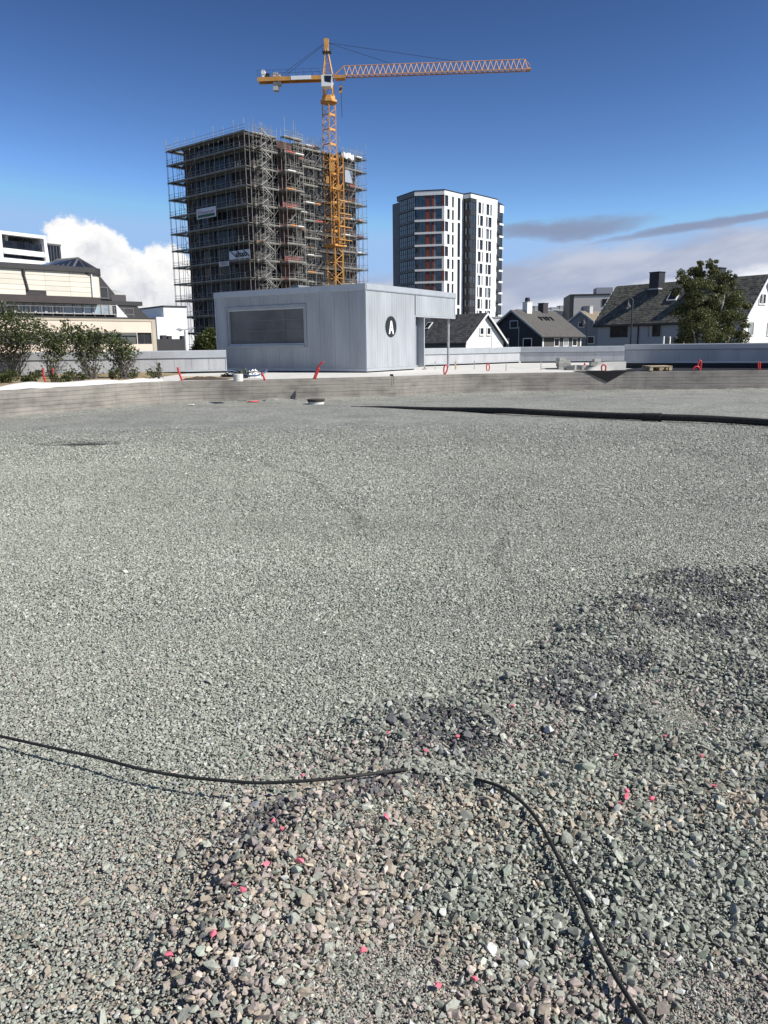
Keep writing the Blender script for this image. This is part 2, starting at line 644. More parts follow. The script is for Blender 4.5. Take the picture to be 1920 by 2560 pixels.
def height(x, y):
    x = np.asarray(x, float); y = np.asarray(y, float)
    c = coarse(x, y)
    d = seg_dist(x, y, EDGE)
    crest = np.exp(-((d - 0.28) / 0.22) ** 2)
    near = np.exp(-np.maximum(y - 6, 0) / 3)
    h = c * 0.035 + crest * c * 0.05 + c * (fbm(x, y, 2.3, 3) - 0.45) * 0.15 + (fbm(x, y, 0.55, 3) - 0.5) * 0.035 * near
    # shallow swale where the cable dives under
    h = h * np.clip((18 - y) / 8, 0, 1)
    return h - 0.05 * np.exp(-((x - HOLLOW.x) / 0.75) ** 2 - ((y - HOLLOW.y) / 0.35) ** 2)


def hz(x, y):
    return float(height(np.array([x]), np.array([y]))[0])


def on_ground(px, py, lift=0.0):
    z = 0.0
    for _ in range(4):
        p = at_z(px, py, z + lift)
        z = hz(p.x, p.y)
    return at_z(px, py, z + lift)


# curved upstand wall: its foot, from left to right
FOOT_PX = [(0, 1047), (191, 1031), (405, 1011), (694, 1002), (984, 993), (1157, 985), (1505, 978), (1920, 975)]
FOOT = [at_z(a, b, 0.0) for a, b in FOOT_PX]
d0 = (FOOT[0] - FOOT[1]).normalized()
FOOT = [FOOT[0] + d0 * 9 + V(-1, -4.0, 0), FOOT[0] + d0 * 4.2 + V(-0.4, -0.8, 0)] + FOOT + [FOOT[-1] + V(5, -0.1, 0), FOOT[-1] + V(14, -0.6, 0)]


def smooth_line(pts, n=10):
    out = []
    P = [pts[0]] + list(pts) + [pts[-1]]
    for i in range(1, len(P) - 2):
        for k in range(n):
            t = k / n
            a, b, c, d = P[i - 1], P[i], P[i + 1], P[i + 2]
            out.append(0.5 * ((2 * b) + (c - a) * t + (2 * a - 5 * b + 4 * c - d) * t * t + (3 * b - a - 3 * c + d) * t ** 3))
    out.append(pts[-1].copy())
    return out


FOOT = smooth_line(FOOT, 8)
BACK = []
for i, p in enumerate(FOOT):
    t = (FOOT[min(i + 1, len(FOOT) - 1)] - FOOT[max(i - 1, 0)]).normalized()
    BACK.append(V(-t.y, t.x, 0))


def gravel_material():
    m = bpy.data.materials.new('crushed_stone_bed'); m.use_nodes = True
    N, L = m.node_tree.nodes, m.node_tree.links
    b = N['Principled BSDF']; b.inputs['Roughness'].default_value = 0.9; b.inputs['Specular IOR Level'].default_value = 0.2
    geo = N.new('ShaderNodeNewGeometry')
    pos = geo.outputs['Position']

    def vor(scale):
        v = N.new('ShaderNodeTexVoronoi'); v.inputs['Scale'].default_value = scale; v.inputs['Randomness'].default_value = 1
        L.new(pos, v.inputs['Vector'])
        return v

    def ns(scale, d=5, r=0.6):
        n = N.new('ShaderNodeTexNoise'); n.inputs['Scale'].default_value = scale; n.inputs['Detail'].default_value = d; n.inputs['Roughness'].default_value = r
        L.new(pos, n.inputs['Vector'])
        return n.outputs['Fac']

    def ramp(x, pts):
        r = N.new('ShaderNodeValToRGB')
        while len(r.color_ramp.elements) < len(pts):
            r.color_ramp.elements.new(0.5)
        for e, (p, c) in zip(r.color_ramp.elements, pts):
            e.position = p; e.color = (*c, 1)
        L.new(x, r.inputs[0])
        return r.outputs[0]

    def mul(a, bb, f=1.0):
        x = N.new('ShaderNodeMix'); x.data_type = 'RGBA'; x.blend_type = 'MULTIPLY'; x.inputs[0].default_value = f
        L.new(a, x.inputs[6]); L.new(bb, x.inputs[7])
        return x.outputs[2]

    v1, v2 = vor(62), vor(27)
    sp = N.new('ShaderNodeSeparateColor'); L.new(v1.outputs['Color'], sp.inputs[0])
    c1 = ramp(sp.outputs[0], [(0.0, (0.19, 0.19, 0.17)), (0.35, (0.31, 0.312, 0.28)), (0.8, (0.40, 0.402, 0.36)), (1.0, (0.58, 0.58, 0.53))])
    sp2 = N.new('ShaderNodeSeparateColor'); L.new(v2.outputs['Color'], sp2.inputs[0])
    c2 = ramp(sp2.outputs[1], [(0.0, (0.62, 0.62, 0.62)), (0.5, (1, 1, 1)), (1.0, (1.1, 1.1, 1.08))])
    col = mul(c1, c2, 0.8)
    col = mul(col, ramp(ns(1.1, 7, 0.65), [(0.30, (0.74, 0.75, 0.75)), (0.5, (0.97, 0.97, 0.97)), (0.7, (1.08, 1.08, 1.05))]))
    col = mul(col, ramp(ns(13, 6, 0.75), [(0.32, (0.66, 0.66, 0.66)), (0.5, (1.0, 1.0, 1.0)), (0.68, (1.22, 1.22, 1.20))]))
    col = mul(col, ramp(ns(0.28, 4), [(0.32, (0.86, 0.87, 0.88)), (0.6, (1.0, 1.0, 1.0))]))
    # darker patch round the shallow hollow
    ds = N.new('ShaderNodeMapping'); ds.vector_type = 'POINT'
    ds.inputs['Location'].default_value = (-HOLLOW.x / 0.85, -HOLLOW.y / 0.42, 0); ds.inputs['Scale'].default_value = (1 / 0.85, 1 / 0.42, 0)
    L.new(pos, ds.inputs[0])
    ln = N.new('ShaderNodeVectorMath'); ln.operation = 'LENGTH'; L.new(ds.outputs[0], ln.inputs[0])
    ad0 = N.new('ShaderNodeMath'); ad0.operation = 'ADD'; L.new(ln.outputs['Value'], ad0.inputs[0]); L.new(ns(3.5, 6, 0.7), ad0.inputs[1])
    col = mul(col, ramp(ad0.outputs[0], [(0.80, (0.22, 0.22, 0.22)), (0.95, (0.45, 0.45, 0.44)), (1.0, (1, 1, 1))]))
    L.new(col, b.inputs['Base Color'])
    bp = N.new('ShaderNodeBump'); bp.inputs['Strength'].default_value = 1.0; bp.inputs['Distance'].default_value = 0.016
    bp.invert = True
    ad = N.new('ShaderNodeMath'); ad.operation = 'MULTIPLY_ADD'; ad.inputs[1].default_value = 1.0
    L.new(v1.outputs['Distance'], ad.inputs[0])
    sc2 = N.new('ShaderNodeMath'); sc2.operation = 'MULTIPLY'; sc2.inputs[1].default_value = 0.7
    L.new(v2.outputs['Distance'], sc2.inputs[0]); L.new(sc2.outputs[0], ad.inputs[2])
    L.new(ad.outputs[0], bp.inputs['Height'])
    L.new(bp.outputs[0], b.inputs['Normal'])
    return m


def build_ground():
    g = MB()
    g.bx(-1500, 1500, -400, 2600, -1.4, -1.0)
    tag(g.build('ground', material('earth_far', (0.10, 0.105, 0.08), 0.95, var=0.3, scale=0.05)), kind='structure')
    # gravel bed: grid that is finest near the viewer, its far rim tucked under the upstand
    xs = np.unique(np.round(np.concatenate([np.arange(-5, 5, 0.06), np.arange(-14, -5, 0.4), np.arange(5, 14, 0.4), np.arange(-26, -14, 2.0), np.arange(14, 32, 2.0)]), 3))
    ys = np.unique(np.round(np.concatenate([np.arange(-3, 7, 0.06), np.arange(7, 12, 0.25), np.arange(12, 29, 0.5), np.arange(-8, -3, 1.0)]), 3))
    X, Y = np.meshgrid(xs, ys)
    Z = height(X, Y) - 0.012
    nx, ny = len(xs), len(ys)
    vs = np.stack([X.ravel(), Y.ravel(), Z.ravel()], 1)
    # clip rim: points behind the wall's back drop out of sight below the deck
    idx = np.arange(nx * ny).reshape(ny, nx)
    fs = np.stack([idx[:-1, :-1], idx[:-1, 1:], idx[1:, 1:], idx[1:, :-1]], -1).reshape(-1, 4)
    me = bpy.data.meshes.new('gravel_bed')
    me.from_pydata(vs.tolist(), [], fs.tolist())
    me.polygons.foreach_set('use_smooth', [True] * len(me.polygons))
    me.materials.append(gravel_material())
    o = bpy.data.objects.new('gravel_bed', me); COL.objects.link(o)
    tag(o, 'flat bed of crushed grey stone', kind='structure')
    # loose stone banked up unevenly against the foot of the upstand
    mb = MB(); n = len(FOOT); fine = []
    for i in range(n - 1):
        for k in range(6):
            f_ = k / 6
            fine.append((FOOT[i].lerp(FOOT[i + 1], f_), BACK[i].lerp(BACK[i + 1], f_)))
    vs, fs = [], []
    for i, (p, bk) in enumerate(fine):
        nz = noise.noise(V(p.x * 1.1, p.y, 1)) + 0.5 * noise.noise(V(p.x * 3.7, p.y, 5))
        h_ = 0.045 + 0.05 * nz
        for (d_, z_) in ((-0.75 - 0.3 * nz, -0.02), (-0.35, h_ * 0.35), (-0.1, h_ * 0.8), (0.03, h_)):
            q = p + bk * d_
            vs.append((q.x, q.y, z_ + 0.012 * noise.noise(V(q.x * 6, q.y * 6, 3))))
    for i in range(len(fine) - 1):
        for k in range(3):
            fs.append((i * 4 + k, i * 4 + k + 1, (i + 1) * 4 + k + 1, (i + 1) * 4 + k))
    mb.add(vs, fs)
    tag(mb.build('gravel_bank', me.materials[0], smooth=True), 'loose stone banked against the foot of the upstand', kind='structure')


def stone_material():
    m = bpy.data.materials.new('crushed_stone'); m.use_nodes = True
    N, L = m.node_tree.nodes, m.node_tree.links
    b = N['Principled BSDF']; b.inputs['Roughness'].default_value = 0.85; b.inputs['Specular IOR Level'].default_value = 0.25
    at = N.new('ShaderNodeAttribute'); at.attribute_type = 'INSTANCER'; at.attribute_name = 'tint'
    tc = N.new('ShaderNodeTexCoord')
    n = N.new('ShaderNodeTexNoise'); n.inputs['Scale'].default_value = 2.6; n.inputs['Detail'].default_value = 6; n.inputs['Roughness'].default_value = 0.7
    L.new(tc.outputs['Object'], n.inputs['Vector'])
    r = N.new('ShaderNodeValToRGB')
    r.color_ramp.elements[0].position = 0.3; r.color_ramp.elements[0].color = (0.62, 0.62, 0.62, 1)
    r.color_ramp.elements[1].position = 0.72; r.color_ramp.elements[1].color = (1.2, 1.2, 1.2, 1)
    L.new(n.outputs['Fac'], r.inputs[0])
    x = N.new('ShaderNodeMix'); x.data_type = 'RGBA'; x.blend_type = 'MULTIPLY'; x.inputs[0].default_value = 1
    L.new(at.outputs['Color'], x.inputs[6]); L.new(r.outputs[0], x.inputs[7])
    L.new(x.outputs[2], b.inputs['Base Color'])
    return m


def stone_mesh(seed, flat=0.65, npt=13):
    r = random.Random(seed)
    bm = bmesh.new()
    for _ in range(npt):
        v = Vector((r.gauss(0, 1), r.gauss(0, 1), r.gauss(0, 1))).normalized()
        k = r.uniform(0.8, 1.05)
        bm.verts.new((v.x * k * r.uniform(0.9, 1.1), v.y * k * 0.85, v.z * k * flat))
    res = bmesh.ops.convex_hull(bm, input=bm.verts)
    junk = [e for e in res['geom_interior'] if isinstance(e, bmesh.types.BMVert)]
    if junk:
        bmesh.ops.delete(bm, geom=junk, context='VERTS')
    bmesh.ops.recalc_face_normals(bm, faces=bm.faces)
    me = bpy.data.meshes.new('stone')
    bm.to_mesh(me); bm.free()
    return me


SPRAY = [(1730, 1470, 0.24), (1660, 1540, 0.24), (1850, 1490, 0.16), (1790, 1560, 0.20), (1570, 1660, 0.16), (1480, 1700, 0.20), (1400, 1745, 0.16),
         (1500, 1790, 0.12), (1090, 1830, 0.20), (1180, 1860, 0.13), (960, 1980, 0.13), (880, 2020, 0.12), (640, 2120, 0.13), (700, 2060, 0.10), (1040, 1950, 0.14)]


TRACKS = [[tuple(at_z(a, b, 0)[:2]) for a, b in t_] for t_ in (((1130, 1062), (1320, 1068), (1500, 1080), (1640, 1093)), ((1280, 1084), (1520, 1086), (1700, 1108), (1800, 1150)), ((450, 1120), (760, 1180), (900, 1320)), ((1260, 1330), (1240, 1400), (1290, 1480)))]


def build_gravel():
    smat = stone_material()
    stones = bpy.data.collections.new('stone_shapes')          # never linked to the scene: only the source of the shapes
    for k in range(14):
        me = stone_mesh(100 + k, flat=0.55 + 0.03 * (k % 8), npt=11 + k % 6)
        me.materials.append(smat)
        stones.objects.link(bpy.data.objects.new('stone_shape_%02d' % k, me))
    PTS, SCL, ROT, TINT = [], [], [], []
    th = FPX / 960.0

    def scatter(spacing, y0, y1, size, want, lift, sig=0.28, share=1.0, fade=None, fines=False, patch=False):
        x1 = y1 * 0.56 + 0.35
        xs = np.arange(-x1, x1, spacing); ys = np.arange(y0, y1, spacing)
        X, Y = np.meshgrid(xs, ys)
        X = (X + rng.uniform(-0.5, 0.5, X.shape) * spacing * 1.05).ravel(); Y = (Y + rng.uniform(-0.5, 0.5, Y.shape) * spacing * 1.05).ravel()
        k = np.abs(X) < Y * 0.56 + 0.35
        X, Y = X[k], Y[k]
        c = coarse(X, Y)
        # sandy hollows where the fines show between the stones
        bare = np.zeros_like(X)
        for (a, b, r_) in ((1700, 1800, 0.20), (1860, 2540, 0.30), (1020, 2430, 0.22), (900, 2560, 0.2)):
            q = at_z(a, b, 0.03)
            bare = np.maximum(bare, np.exp(-((X - q.x) ** 2 + (Y - q.y) ** 2) / (2 * (r_ * 0.55) ** 2)))
        gap = np.clip(bare * 1.5 - 0.25, 0, 1)
        p = want(c) * share * ((1 - 0.93 * gap) if not fines else gap)
        if patch:
            p = p * np.clip((fbm(X, Y, 1.4, 4) - 0.56) * 7, 0, 1)
        if fade:
            p = p * np.clip((fade[1] - Y) / (fade[1] - fade[0]), 0, 1)
        k = rng.random(X.shape) < p
        X, Y, c = X[k], Y[k], c[k]
        n = len(X)
        s = size * np.exp(rng.normal(0, sig, n))
        z = height(X, Y) + lift * s
        PTS.append(np.stack([X, Y, z], 1))
        SCL.append(np.stack([s * rng.uniform(0.85, 1.25, n), s * rng.uniform(0.75, 1.05, n), s * rng.uniform(0.7, 1.0, n)], 1))
        tl = 0.22 + 0.28 * c
        ROT.append(np.stack([rng.normal(0, 1, n) * tl, rng.normal(0, 1, n) * tl, rng.uniform(0, 6.283, n)], 1))
        # colours
        base = np.tile(np.array([0.392, 0.402, 0.345]), (n, 1)) * np.exp(rng.normal(0.0, 0.15 + 0.08 * c, n))[:, None] * (1 - 0.15 * c)[:, None]
        base *= (0.86 + 0.28 * fbm(X, Y, 0.9, 4))[:, None]
        u = rng.random(n)
        base[u < 0.03] = np.array([0.56, 0.56, 0.53]) * rng.uniform(0.8, 1.15, (np.sum(u < 0.03), 1))
        base[(u > 0.03) & (u < 0.18)] *= np.array([0.72, 0.78, 0.74])
        base[(u > 0.16) & (u < 0.22)] *= np.array([0.60, 0.60, 0.60])
        # dusty brown and pinkish drifts in the near part
        nearf = np.clip((2.75 - Y) / 0.8, 0, 1) * np.clip(0.35 + 1.0 * c, 0, 1)
        brown = np.clip((fbm(X, Y, 2.2, 4) - 0.36) * 4.5, 0, 1) * nearf
        pink = np.clip((fbm(X + 31, Y, 1.5, 4) - 0.52) * 5, 0, 1) * np.clip((4.2 - Y) / 1.6, 0, 1) * np.clip(0.35 + c, 0, 1)
        br = np.array([0.42, 0.36, 0.285]) * np.exp(rng.normal(0, 0.22, n))[:, None]
        pk = np.array([0.40, 0.34, 0.305]) * np.exp(rng.normal(0, 0.22, n))[:, None]
        sel = rng.random(n)
        base = np.where((sel < brown * 0.65)[:, None], br, base)
        base = np.where(((sel > 0.25) & (sel < 0.25 + pink * 0.45))[:, None], pk, base)
        # marking spray, bluish black
        sp = np.zeros(n)
        for (a, b, r_) in SPRAY:
            q = at_z(a, b, 0.04)
            sp = np.maximum(sp, np.exp(-((X - q.x) ** 2 + (Y - q.y) ** 2) / (2 * (r_ * 0.62) ** 2)))
        hitp = rng.random(n) < np.clip(sp * 1.05 - 0.10, 0, 0.72)
        base = np.where(hitp[:, None], base * np.array([0.46, 0.46, 0.54]), base)
        for tr in TRACKS:                       # stones tinted darker along old wheel tracks
            on = (np.abs(seg_dist(X, Y, tr) + (fbm(X, Y, 2.0, 2) - 0.5) * 0.25) < 0.05) & (rng.random(n) < 0.6)
            base = np.where(on[:, None], base * 0.68, base)
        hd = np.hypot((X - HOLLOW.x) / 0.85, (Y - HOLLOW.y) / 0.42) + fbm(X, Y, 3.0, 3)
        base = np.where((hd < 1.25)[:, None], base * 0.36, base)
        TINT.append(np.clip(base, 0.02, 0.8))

    scatter(0.0085, 0.9, 2.7, 0.0053, lambda c: 1 - 0.1 * c, 0.10)
    scatter(0.0100, 2.7, 4.2, 0.0063, lambda c: 1 - 0.1 * c, 0.10)
    scatter(0.0135, 4.2, 7.2, 0.0082, lambda c: 1 - 0.2 * c, 0.08)
    scatter(0.0185, 7.2, 10.5, 0.0105, lambda c: np.ones_like(c) * 0.9, 0.05)
    scatter(0.026, 10.5, 16.0, 0.0135, lambda c: np.ones_like(c) * 0.8, -0.15, fade=(10.5, 16.0))
    scatter(0.022, 0.9, 5.0, 0.0080, lambda c: 0.10 + 0.06 * (1 - c), 0.35)
    scatter(0.0185, 0.9, 7.0, 0.0108, lambda c: c * 0.85, 0.42)
    scatter(0.034, 0.9, 7.0, 0.0140, lambda c: c * 0.40, 0.42)
    scatter(0.075, 0.9, 7.0, 0.0170, lambda c: c * 0.22, 0.34)
    scatter(0.40, 0.9, 7.0, 0.021, lambda c: c * 0.16, 0.30)
    scatter(0.017, 0.9, 8.5, 0.0082, lambda c: 0.75 * (1 - c), 0.42, patch=True)
    # stones heaped over the cable where it dives under
    for (a, b, m_) in ((1046, 1920, 150), (1080, 1926, 120), (1186, 1945, 150), (1150, 1938, 120)):
        q = at_z(a, b, 0.05)
        X = q.x + rng.normal(0, 0.045, m_); Y = q.y + rng.normal(0, 0.035, m_)
        s = 0.0105 * np.exp(rng.normal(0, 0.25, m_))
        dd = np.hypot(X - q.x, Y - q.y)
        PTS.append(np.stack([X, Y, height(X, Y) + 0.012 + 0.022 * np.exp(-(dd / 0.05) ** 2) * rng.random(m_)], 1))
        SCL.append(np.stack([s, s * 0.9, s * 0.8], 1)); ROT.append(rng.uniform(-1, 1, (m_, 3)) * np.array([0.5, 0.5, 3.1]))
        TINT.append(np.array([0.33, 0.335, 0.29]) * np.exp(rng.normal(0, 0.22, m_))[:, None])
    scatter(0.0060, 0.9, 4.5, 0.0036, lambda c: np.ones_like(c) * 0.9, 0.1, fines=True)
    scatter(0.016, 0.9, 4.5, 0.0068, lambda c: np.ones_like(c) * 0.25, 0.2, fines=True)
    P = np.concatenate(PTS); S = np.concatenate(SCL); Ro = np.concatenate(ROT); T = np.concatenate(TINT)
    n = len(P)
    me = bpy.data.meshes.new('gravel')
    me.vertices.add(n)
    me.vertices.foreach_set('co', P.astype(np.float32).ravel())
    a = me.attributes.new('scl', 'FLOAT_VECTOR', 'POINT'); a.data.foreach_set('vector', S.astype(np.float32).ravel())
    a = me.attributes.new('rot', 'FLOAT_VECTOR', 'POINT'); a.data.foreach_set('vector', Ro.astype(np.float32).ravel())
    a = me.attributes.new('pick', 'INT', 'POINT'); a.data.foreach_set('value', rng.integers(0, 14, n).astype(np.int32))
    a = me.attributes.new('tint', 'FLOAT_COLOR', 'POINT')
    a.data.foreach_set('color', np.concatenate([T, np.ones((n, 1))], 1).astype(np.float32).ravel())
    me.materials.append(smat)
    me.update()
    o = bpy.data.objects.new('gravel', me); COL.objects.link(o)
    tag(o, 'loose crushed grey stones strewn over the bed', 'gravel', kind='stuff')
    ng = bpy.data.node_groups.new('strewn_stones', 'GeometryNodeTree')
    ng.interface.new_socket('Geometry', in_out='INPUT', socket_type='NodeSocketGeometry')
    ng.interface.new_socket('Geometry', in_out='OUTPUT', socket_type='NodeSocketGeometry')
    gi, go = ng.nodes.new('NodeGroupInput'), ng.nodes.new('NodeGroupOutput')
    iop = ng.nodes.new('GeometryNodeInstanceOnPoints')
    ci = ng.nodes.new('GeometryNodeCollectionInfo')
    ci.inputs['Collection'].default_value = stones
    ci.inputs['Separate Children'].default_value = True
    ci.inputs['Reset Children'].default_value = True

    def named(nm, t):
        q = ng.nodes.new('GeometryNodeInputNamedAttribute'); q.data_type = t
        q.inputs['Name'].default_value = nm
        return q.outputs['Attribute']
    L = ng.links
    L.new(gi.outputs[0], iop.inputs['Points'])
    L.new(ci.outputs[0], iop.inputs['Instance'])
    iop.inputs['Pick Instance'].default_value = True
    L.new(named('pick', 'INT'), iop.inputs['Instance Index'])
    L.new(named('rot', 'FLOAT_VECTOR'), iop.inputs['Rotation'])
    L.new(named('scl', 'FLOAT_VECTOR'), iop.inputs['Scale'])
    L.new(iop.outputs[0], go.inputs[0])
    md = o.modifiers.new('strewn_stones', 'NODES'); md.node_group = ng
    print('gravel stones', n)


PINK = [(988, 1590), (922, 1622), (838, 1583), (833, 1767), (647, 1860), (575, 1866), (525, 1922), (506, 1912), (460, 2016), (368, 2060), (785, 2052),
        (1025, 2112), (945, 2128), (1108, 1525), (1437, 1590), (1357, 1720), (1354, 1708), (1408, 1725), (1340, 1735), (1333, 1633), (655, 1675), (590, 1772),
        (610, 1790), (1545, 1700), (1515, 1632)]


PINK_LABEL = [
    'pink painted stone, rightmost of three on the dark patch above the cable gap',
    'pink painted stone, lowest of three on the dark patch above the cable gap',
    'pink painted stone, leftmost of three on the dark patch above the cable gap',
    'bright pink stone alone just below the buried stretch of the cable',
    'pink painted stone, right and larger one of a pair below the long cable',
    'pink painted stone, left and smaller one of a pair below the long cable',
    'pink painted stone, right one of two lying close together in the foreground',
    'pink painted stone, left one of two lying close together in the foreground',
    'dull pink stone between the close pair and the leftmost pink stone',
    'pink painted stone farthest left in the foreground',
    'pink painted stone alone left of the sandy hollow at the bottom',
    'pink painted stone, right one of the two lowest in the foreground',
    'pink painted stone, left one of the two lowest in the foreground',
    'pink painted stone farthest up, at the edge of the smooth gravel',
    'pink painted stone touching the brown oblong block',
    'pink painted stone, middle one of a tight cluster right of the cable',
    'pink painted stone, uppermost of a tight cluster right of the cable',
    'pink painted stone just right of the tight pink cluster',
    'pink painted stone, lowest of a tight cluster right of the cable',
    'pink painted stone between the brown block and the tight pink cluster',
    'pale pink stone touching the long cable',
    'dull pink stone, upper one of two under the middle of the long cable',
    'dull pink stone, lower one of two under the middle of the long cable',
    'pink painted stone, lower one of the two farthest right',
    'pink painted stone, upper one of the two farthest right']


def build_ground_things():
    pm = material('pink_marking_paint', (0.74, 0.16, 0.22), 0.55, var=0.15, scale=60)
    me0 = [stone_mesh(300 + k, 0.7, 12) for k in range(4)]
    for m_ in me0:
        m_.materials.append(pm)
    for k, (a, b) in enumerate(PINK):
        p = on_ground(a * 1.1573, b * 1.1573, 0.018)
        o = bpy.data.objects.new('painted_stone', me0[k % 4]); COL.objects.link(o)
        d = (p - EYE).length
        s = random.uniform(0.0095, 0.013) * (1.3 if k in (3, 4, 6, 15, 17) else 1.0)
        o.location = p; o.scale = (s * 1.15, s, s * 0.9); o.rotation_euler = (random.uniform(-.5, .5), random.uniform(-.5, .5), random.uniform(0, 6))
        tag(o, PINK_LABEL[k], 'stone', 'pink painted stones in the gravel')
    # two larger blocks
    bm_ = material('block_stone', (0.27, 0.235, 0.19), 0.85, var=0.25, scale=60, bump=0.5, bscale=200)
    for (px, py, sx, sy, sz_, rz, lab) in ((1683, 1856, 0.036, 0.022, 0.022, 0.9, 'brown oblong block of stone beside the sandy hollow'),
                                           (1592, 1517, 0.030, 0.024, 0.034, 0.3, 'small squarish block of stone at the edge of the smooth gravel')):
        p = on_ground(px, py, 0.025)
        me = stone_mesh(int(px), 0.9, 26); me.materials.append(bm_)
        o = bpy.data.objects.new('stone_block', me); COL.objects.link(o)
        o.location = p; o.scale = (sx, sy, sz_); o.rotation_euler = (0.15, -0.2, rz)
        tag(o, lab, 'stone')
    # thin cable: lies over the gravel, dives under, comes up again
    black = material('black_plastic', (0.026, 0.026, 0.025), 0.65, var=0.45, scale=18, bump=0.15, spec=0.25)
    c1 = [(-160, 1800, 0.02), (0, 1840, 0.045), (116, 1866, 0.055), (231, 1891, 0.060), (347, 1921, 0.066), (463, 1942, 0.068), (579, 1953, 0.066), (648, 1957, 0.062),
          (752, 1953, 0.05), (868, 1942, 0.038), (984, 1927, 0.022), (1040, 1921, 0.0)]
    c2 = [(1075, 1924, -0.02), (1150, 1936, -0.03), (1198, 1950, 0.022), (1250, 1967, 0.026), (1308, 2008, 0.026), (1354, 2066, 0.030), (1400, 2152, 0.034), (1447, 2245, 0.036), (1493, 2349, 0.036),
          (1539, 2442, 0.034), (1614, 2560, 0.03), (1700, 2700, 0.03)]
    pts = [on_ground(a, b, h) for a, b, h in c1 + c2]
    pts = smooth_line(pts, 8)
    mb = MB(); mb.path(pts, 0.0058, 8)
    tag(mb.build('cable', black, smooth=True), 'thin black cable snaking over and under the foreground gravel', 'cable')
    # long black pipe across the far gravel
    p0, p1 = at_z(900, 1016, 0.0), at_z(1920, 1066, 0.0)
    d = (p1 - p0); d.z = 0
    L_ = d.length; d.normalize()
    side = V(-d.y, d.x, 0)
    t = thing('drain_pipe', 'long black plastic pipe lying across the far gravel', 'pipe', (p1.x, p1.y, 0))
    pp = []
    for k in range(60):
        s = -0.3 + (L_ + 9.0) * k / 59
        w_ = 0.10 * math.sin(s * 0.9) + 0.06 * math.sin(s * 2.1 + 1)
        q = p0 + d * s + side * w_
        q.z = -0.065 + 0.135 * min(1, max(0, s / 4.5)) + 0.008 * math.sin(s * 1.7)
        pp.append(q)
    mb = MB(); mb.path(pp, 0.068, 14); mb.build('pipe_wall', black, t, smooth=True)
    cpl = p0 + d * (L_ * 0.78)
    k0 = min(range(len(pp)), key=lambda i: (pp[i] - V(cpl.x, cpl.y, pp[i].z)).length)
    q0 = pp[k0]; dd = (pp[k0 + 1] - pp[k0 - 1]).normalized()
    for off, r_, l_ in ((-0.16, 0.082, 0.05), (0.0, 0.078, 0.30), (0.16, 0.084, 0.06)):
        mb = MB(); mb.tube(q0 + dd * (off - l_ / 2), q0 + dd * (off + l_ / 2), r_, n=16); mb.build('coupling', black, t)
    # small things by the foot of the upstand
    conc = MATS['concrete_light']
    p = on_ground(790, 1009)
    t = thing('inspection_chamber', 'low concrete ring with dark iron lid standing in the gravel', 'manhole', (p.x, p.y, p.z))
    mb = MB(); mb.lathe(p, [(0.22, -0.05), (0.22, 0.055), (0.20, 0.06), (0.18, 0.06)], 20); mb.build('ring', conc, t)
    mb = MB(); mb.lathe(p, [(0.235, 0.062), (0.24, 0.095), (0.25, 0.10), (0.25, 0.125), (0.10, 0.13)], 20); mb.build('lid', material('rusty_iron', (0.06, 0.045, 0.04), 0.8, var=0.4, scale=20), t)
    red = material('red_plastic_conduit', (0.50, 0.034, 0.034), 0.45, var=0.15, scale=12)
    p = on_ground(634, 1004, 0.03)
    mb = MB(); mb.path([p + V(-0.16, -0.05, 0), p + V(0, 0, 0.004), p + V(0.15, 0.05, 0)], 0.020, 10)
    tag(mb.build('conduit_offcut', material('red_plastic_faded', (0.62, 0.09, 0.10), 0.5, var=0.1, scale=9), smooth=True), 'short pinkish red pipe offcut lying at the foot of the concrete upstand', 'pipe')
    p = on_ground(661, 1003, 0.02)
    mb = MB(); mb.lathe(p, [(0.045, -0.02), (0.05, 0.01), (0.03, 0.03)], 9); tag(mb.build('rubber_cap', black), 'small black cap beside the red pipe offcut', 'cap')
    p = on_ground(478, 1012, 0.02)
    me = stone_mesh(41, 0.5, 14); me.materials.append(material('pale_rubble', (0.62, 0.60, 0.52), 0.9, var=0.25, scale=20))
    o = bpy.data.objects.new('pale_stone', me); COL.objects.link(o); o.location = p; o.scale = (0.11, 0.06, 0.05)
    tag(o, 'pale lump of rubble at the foot of the upstand', 'stone')
    # hollow with dark stones at the left
    # (the hollow is shaped in the gravel bed by the swale stones)


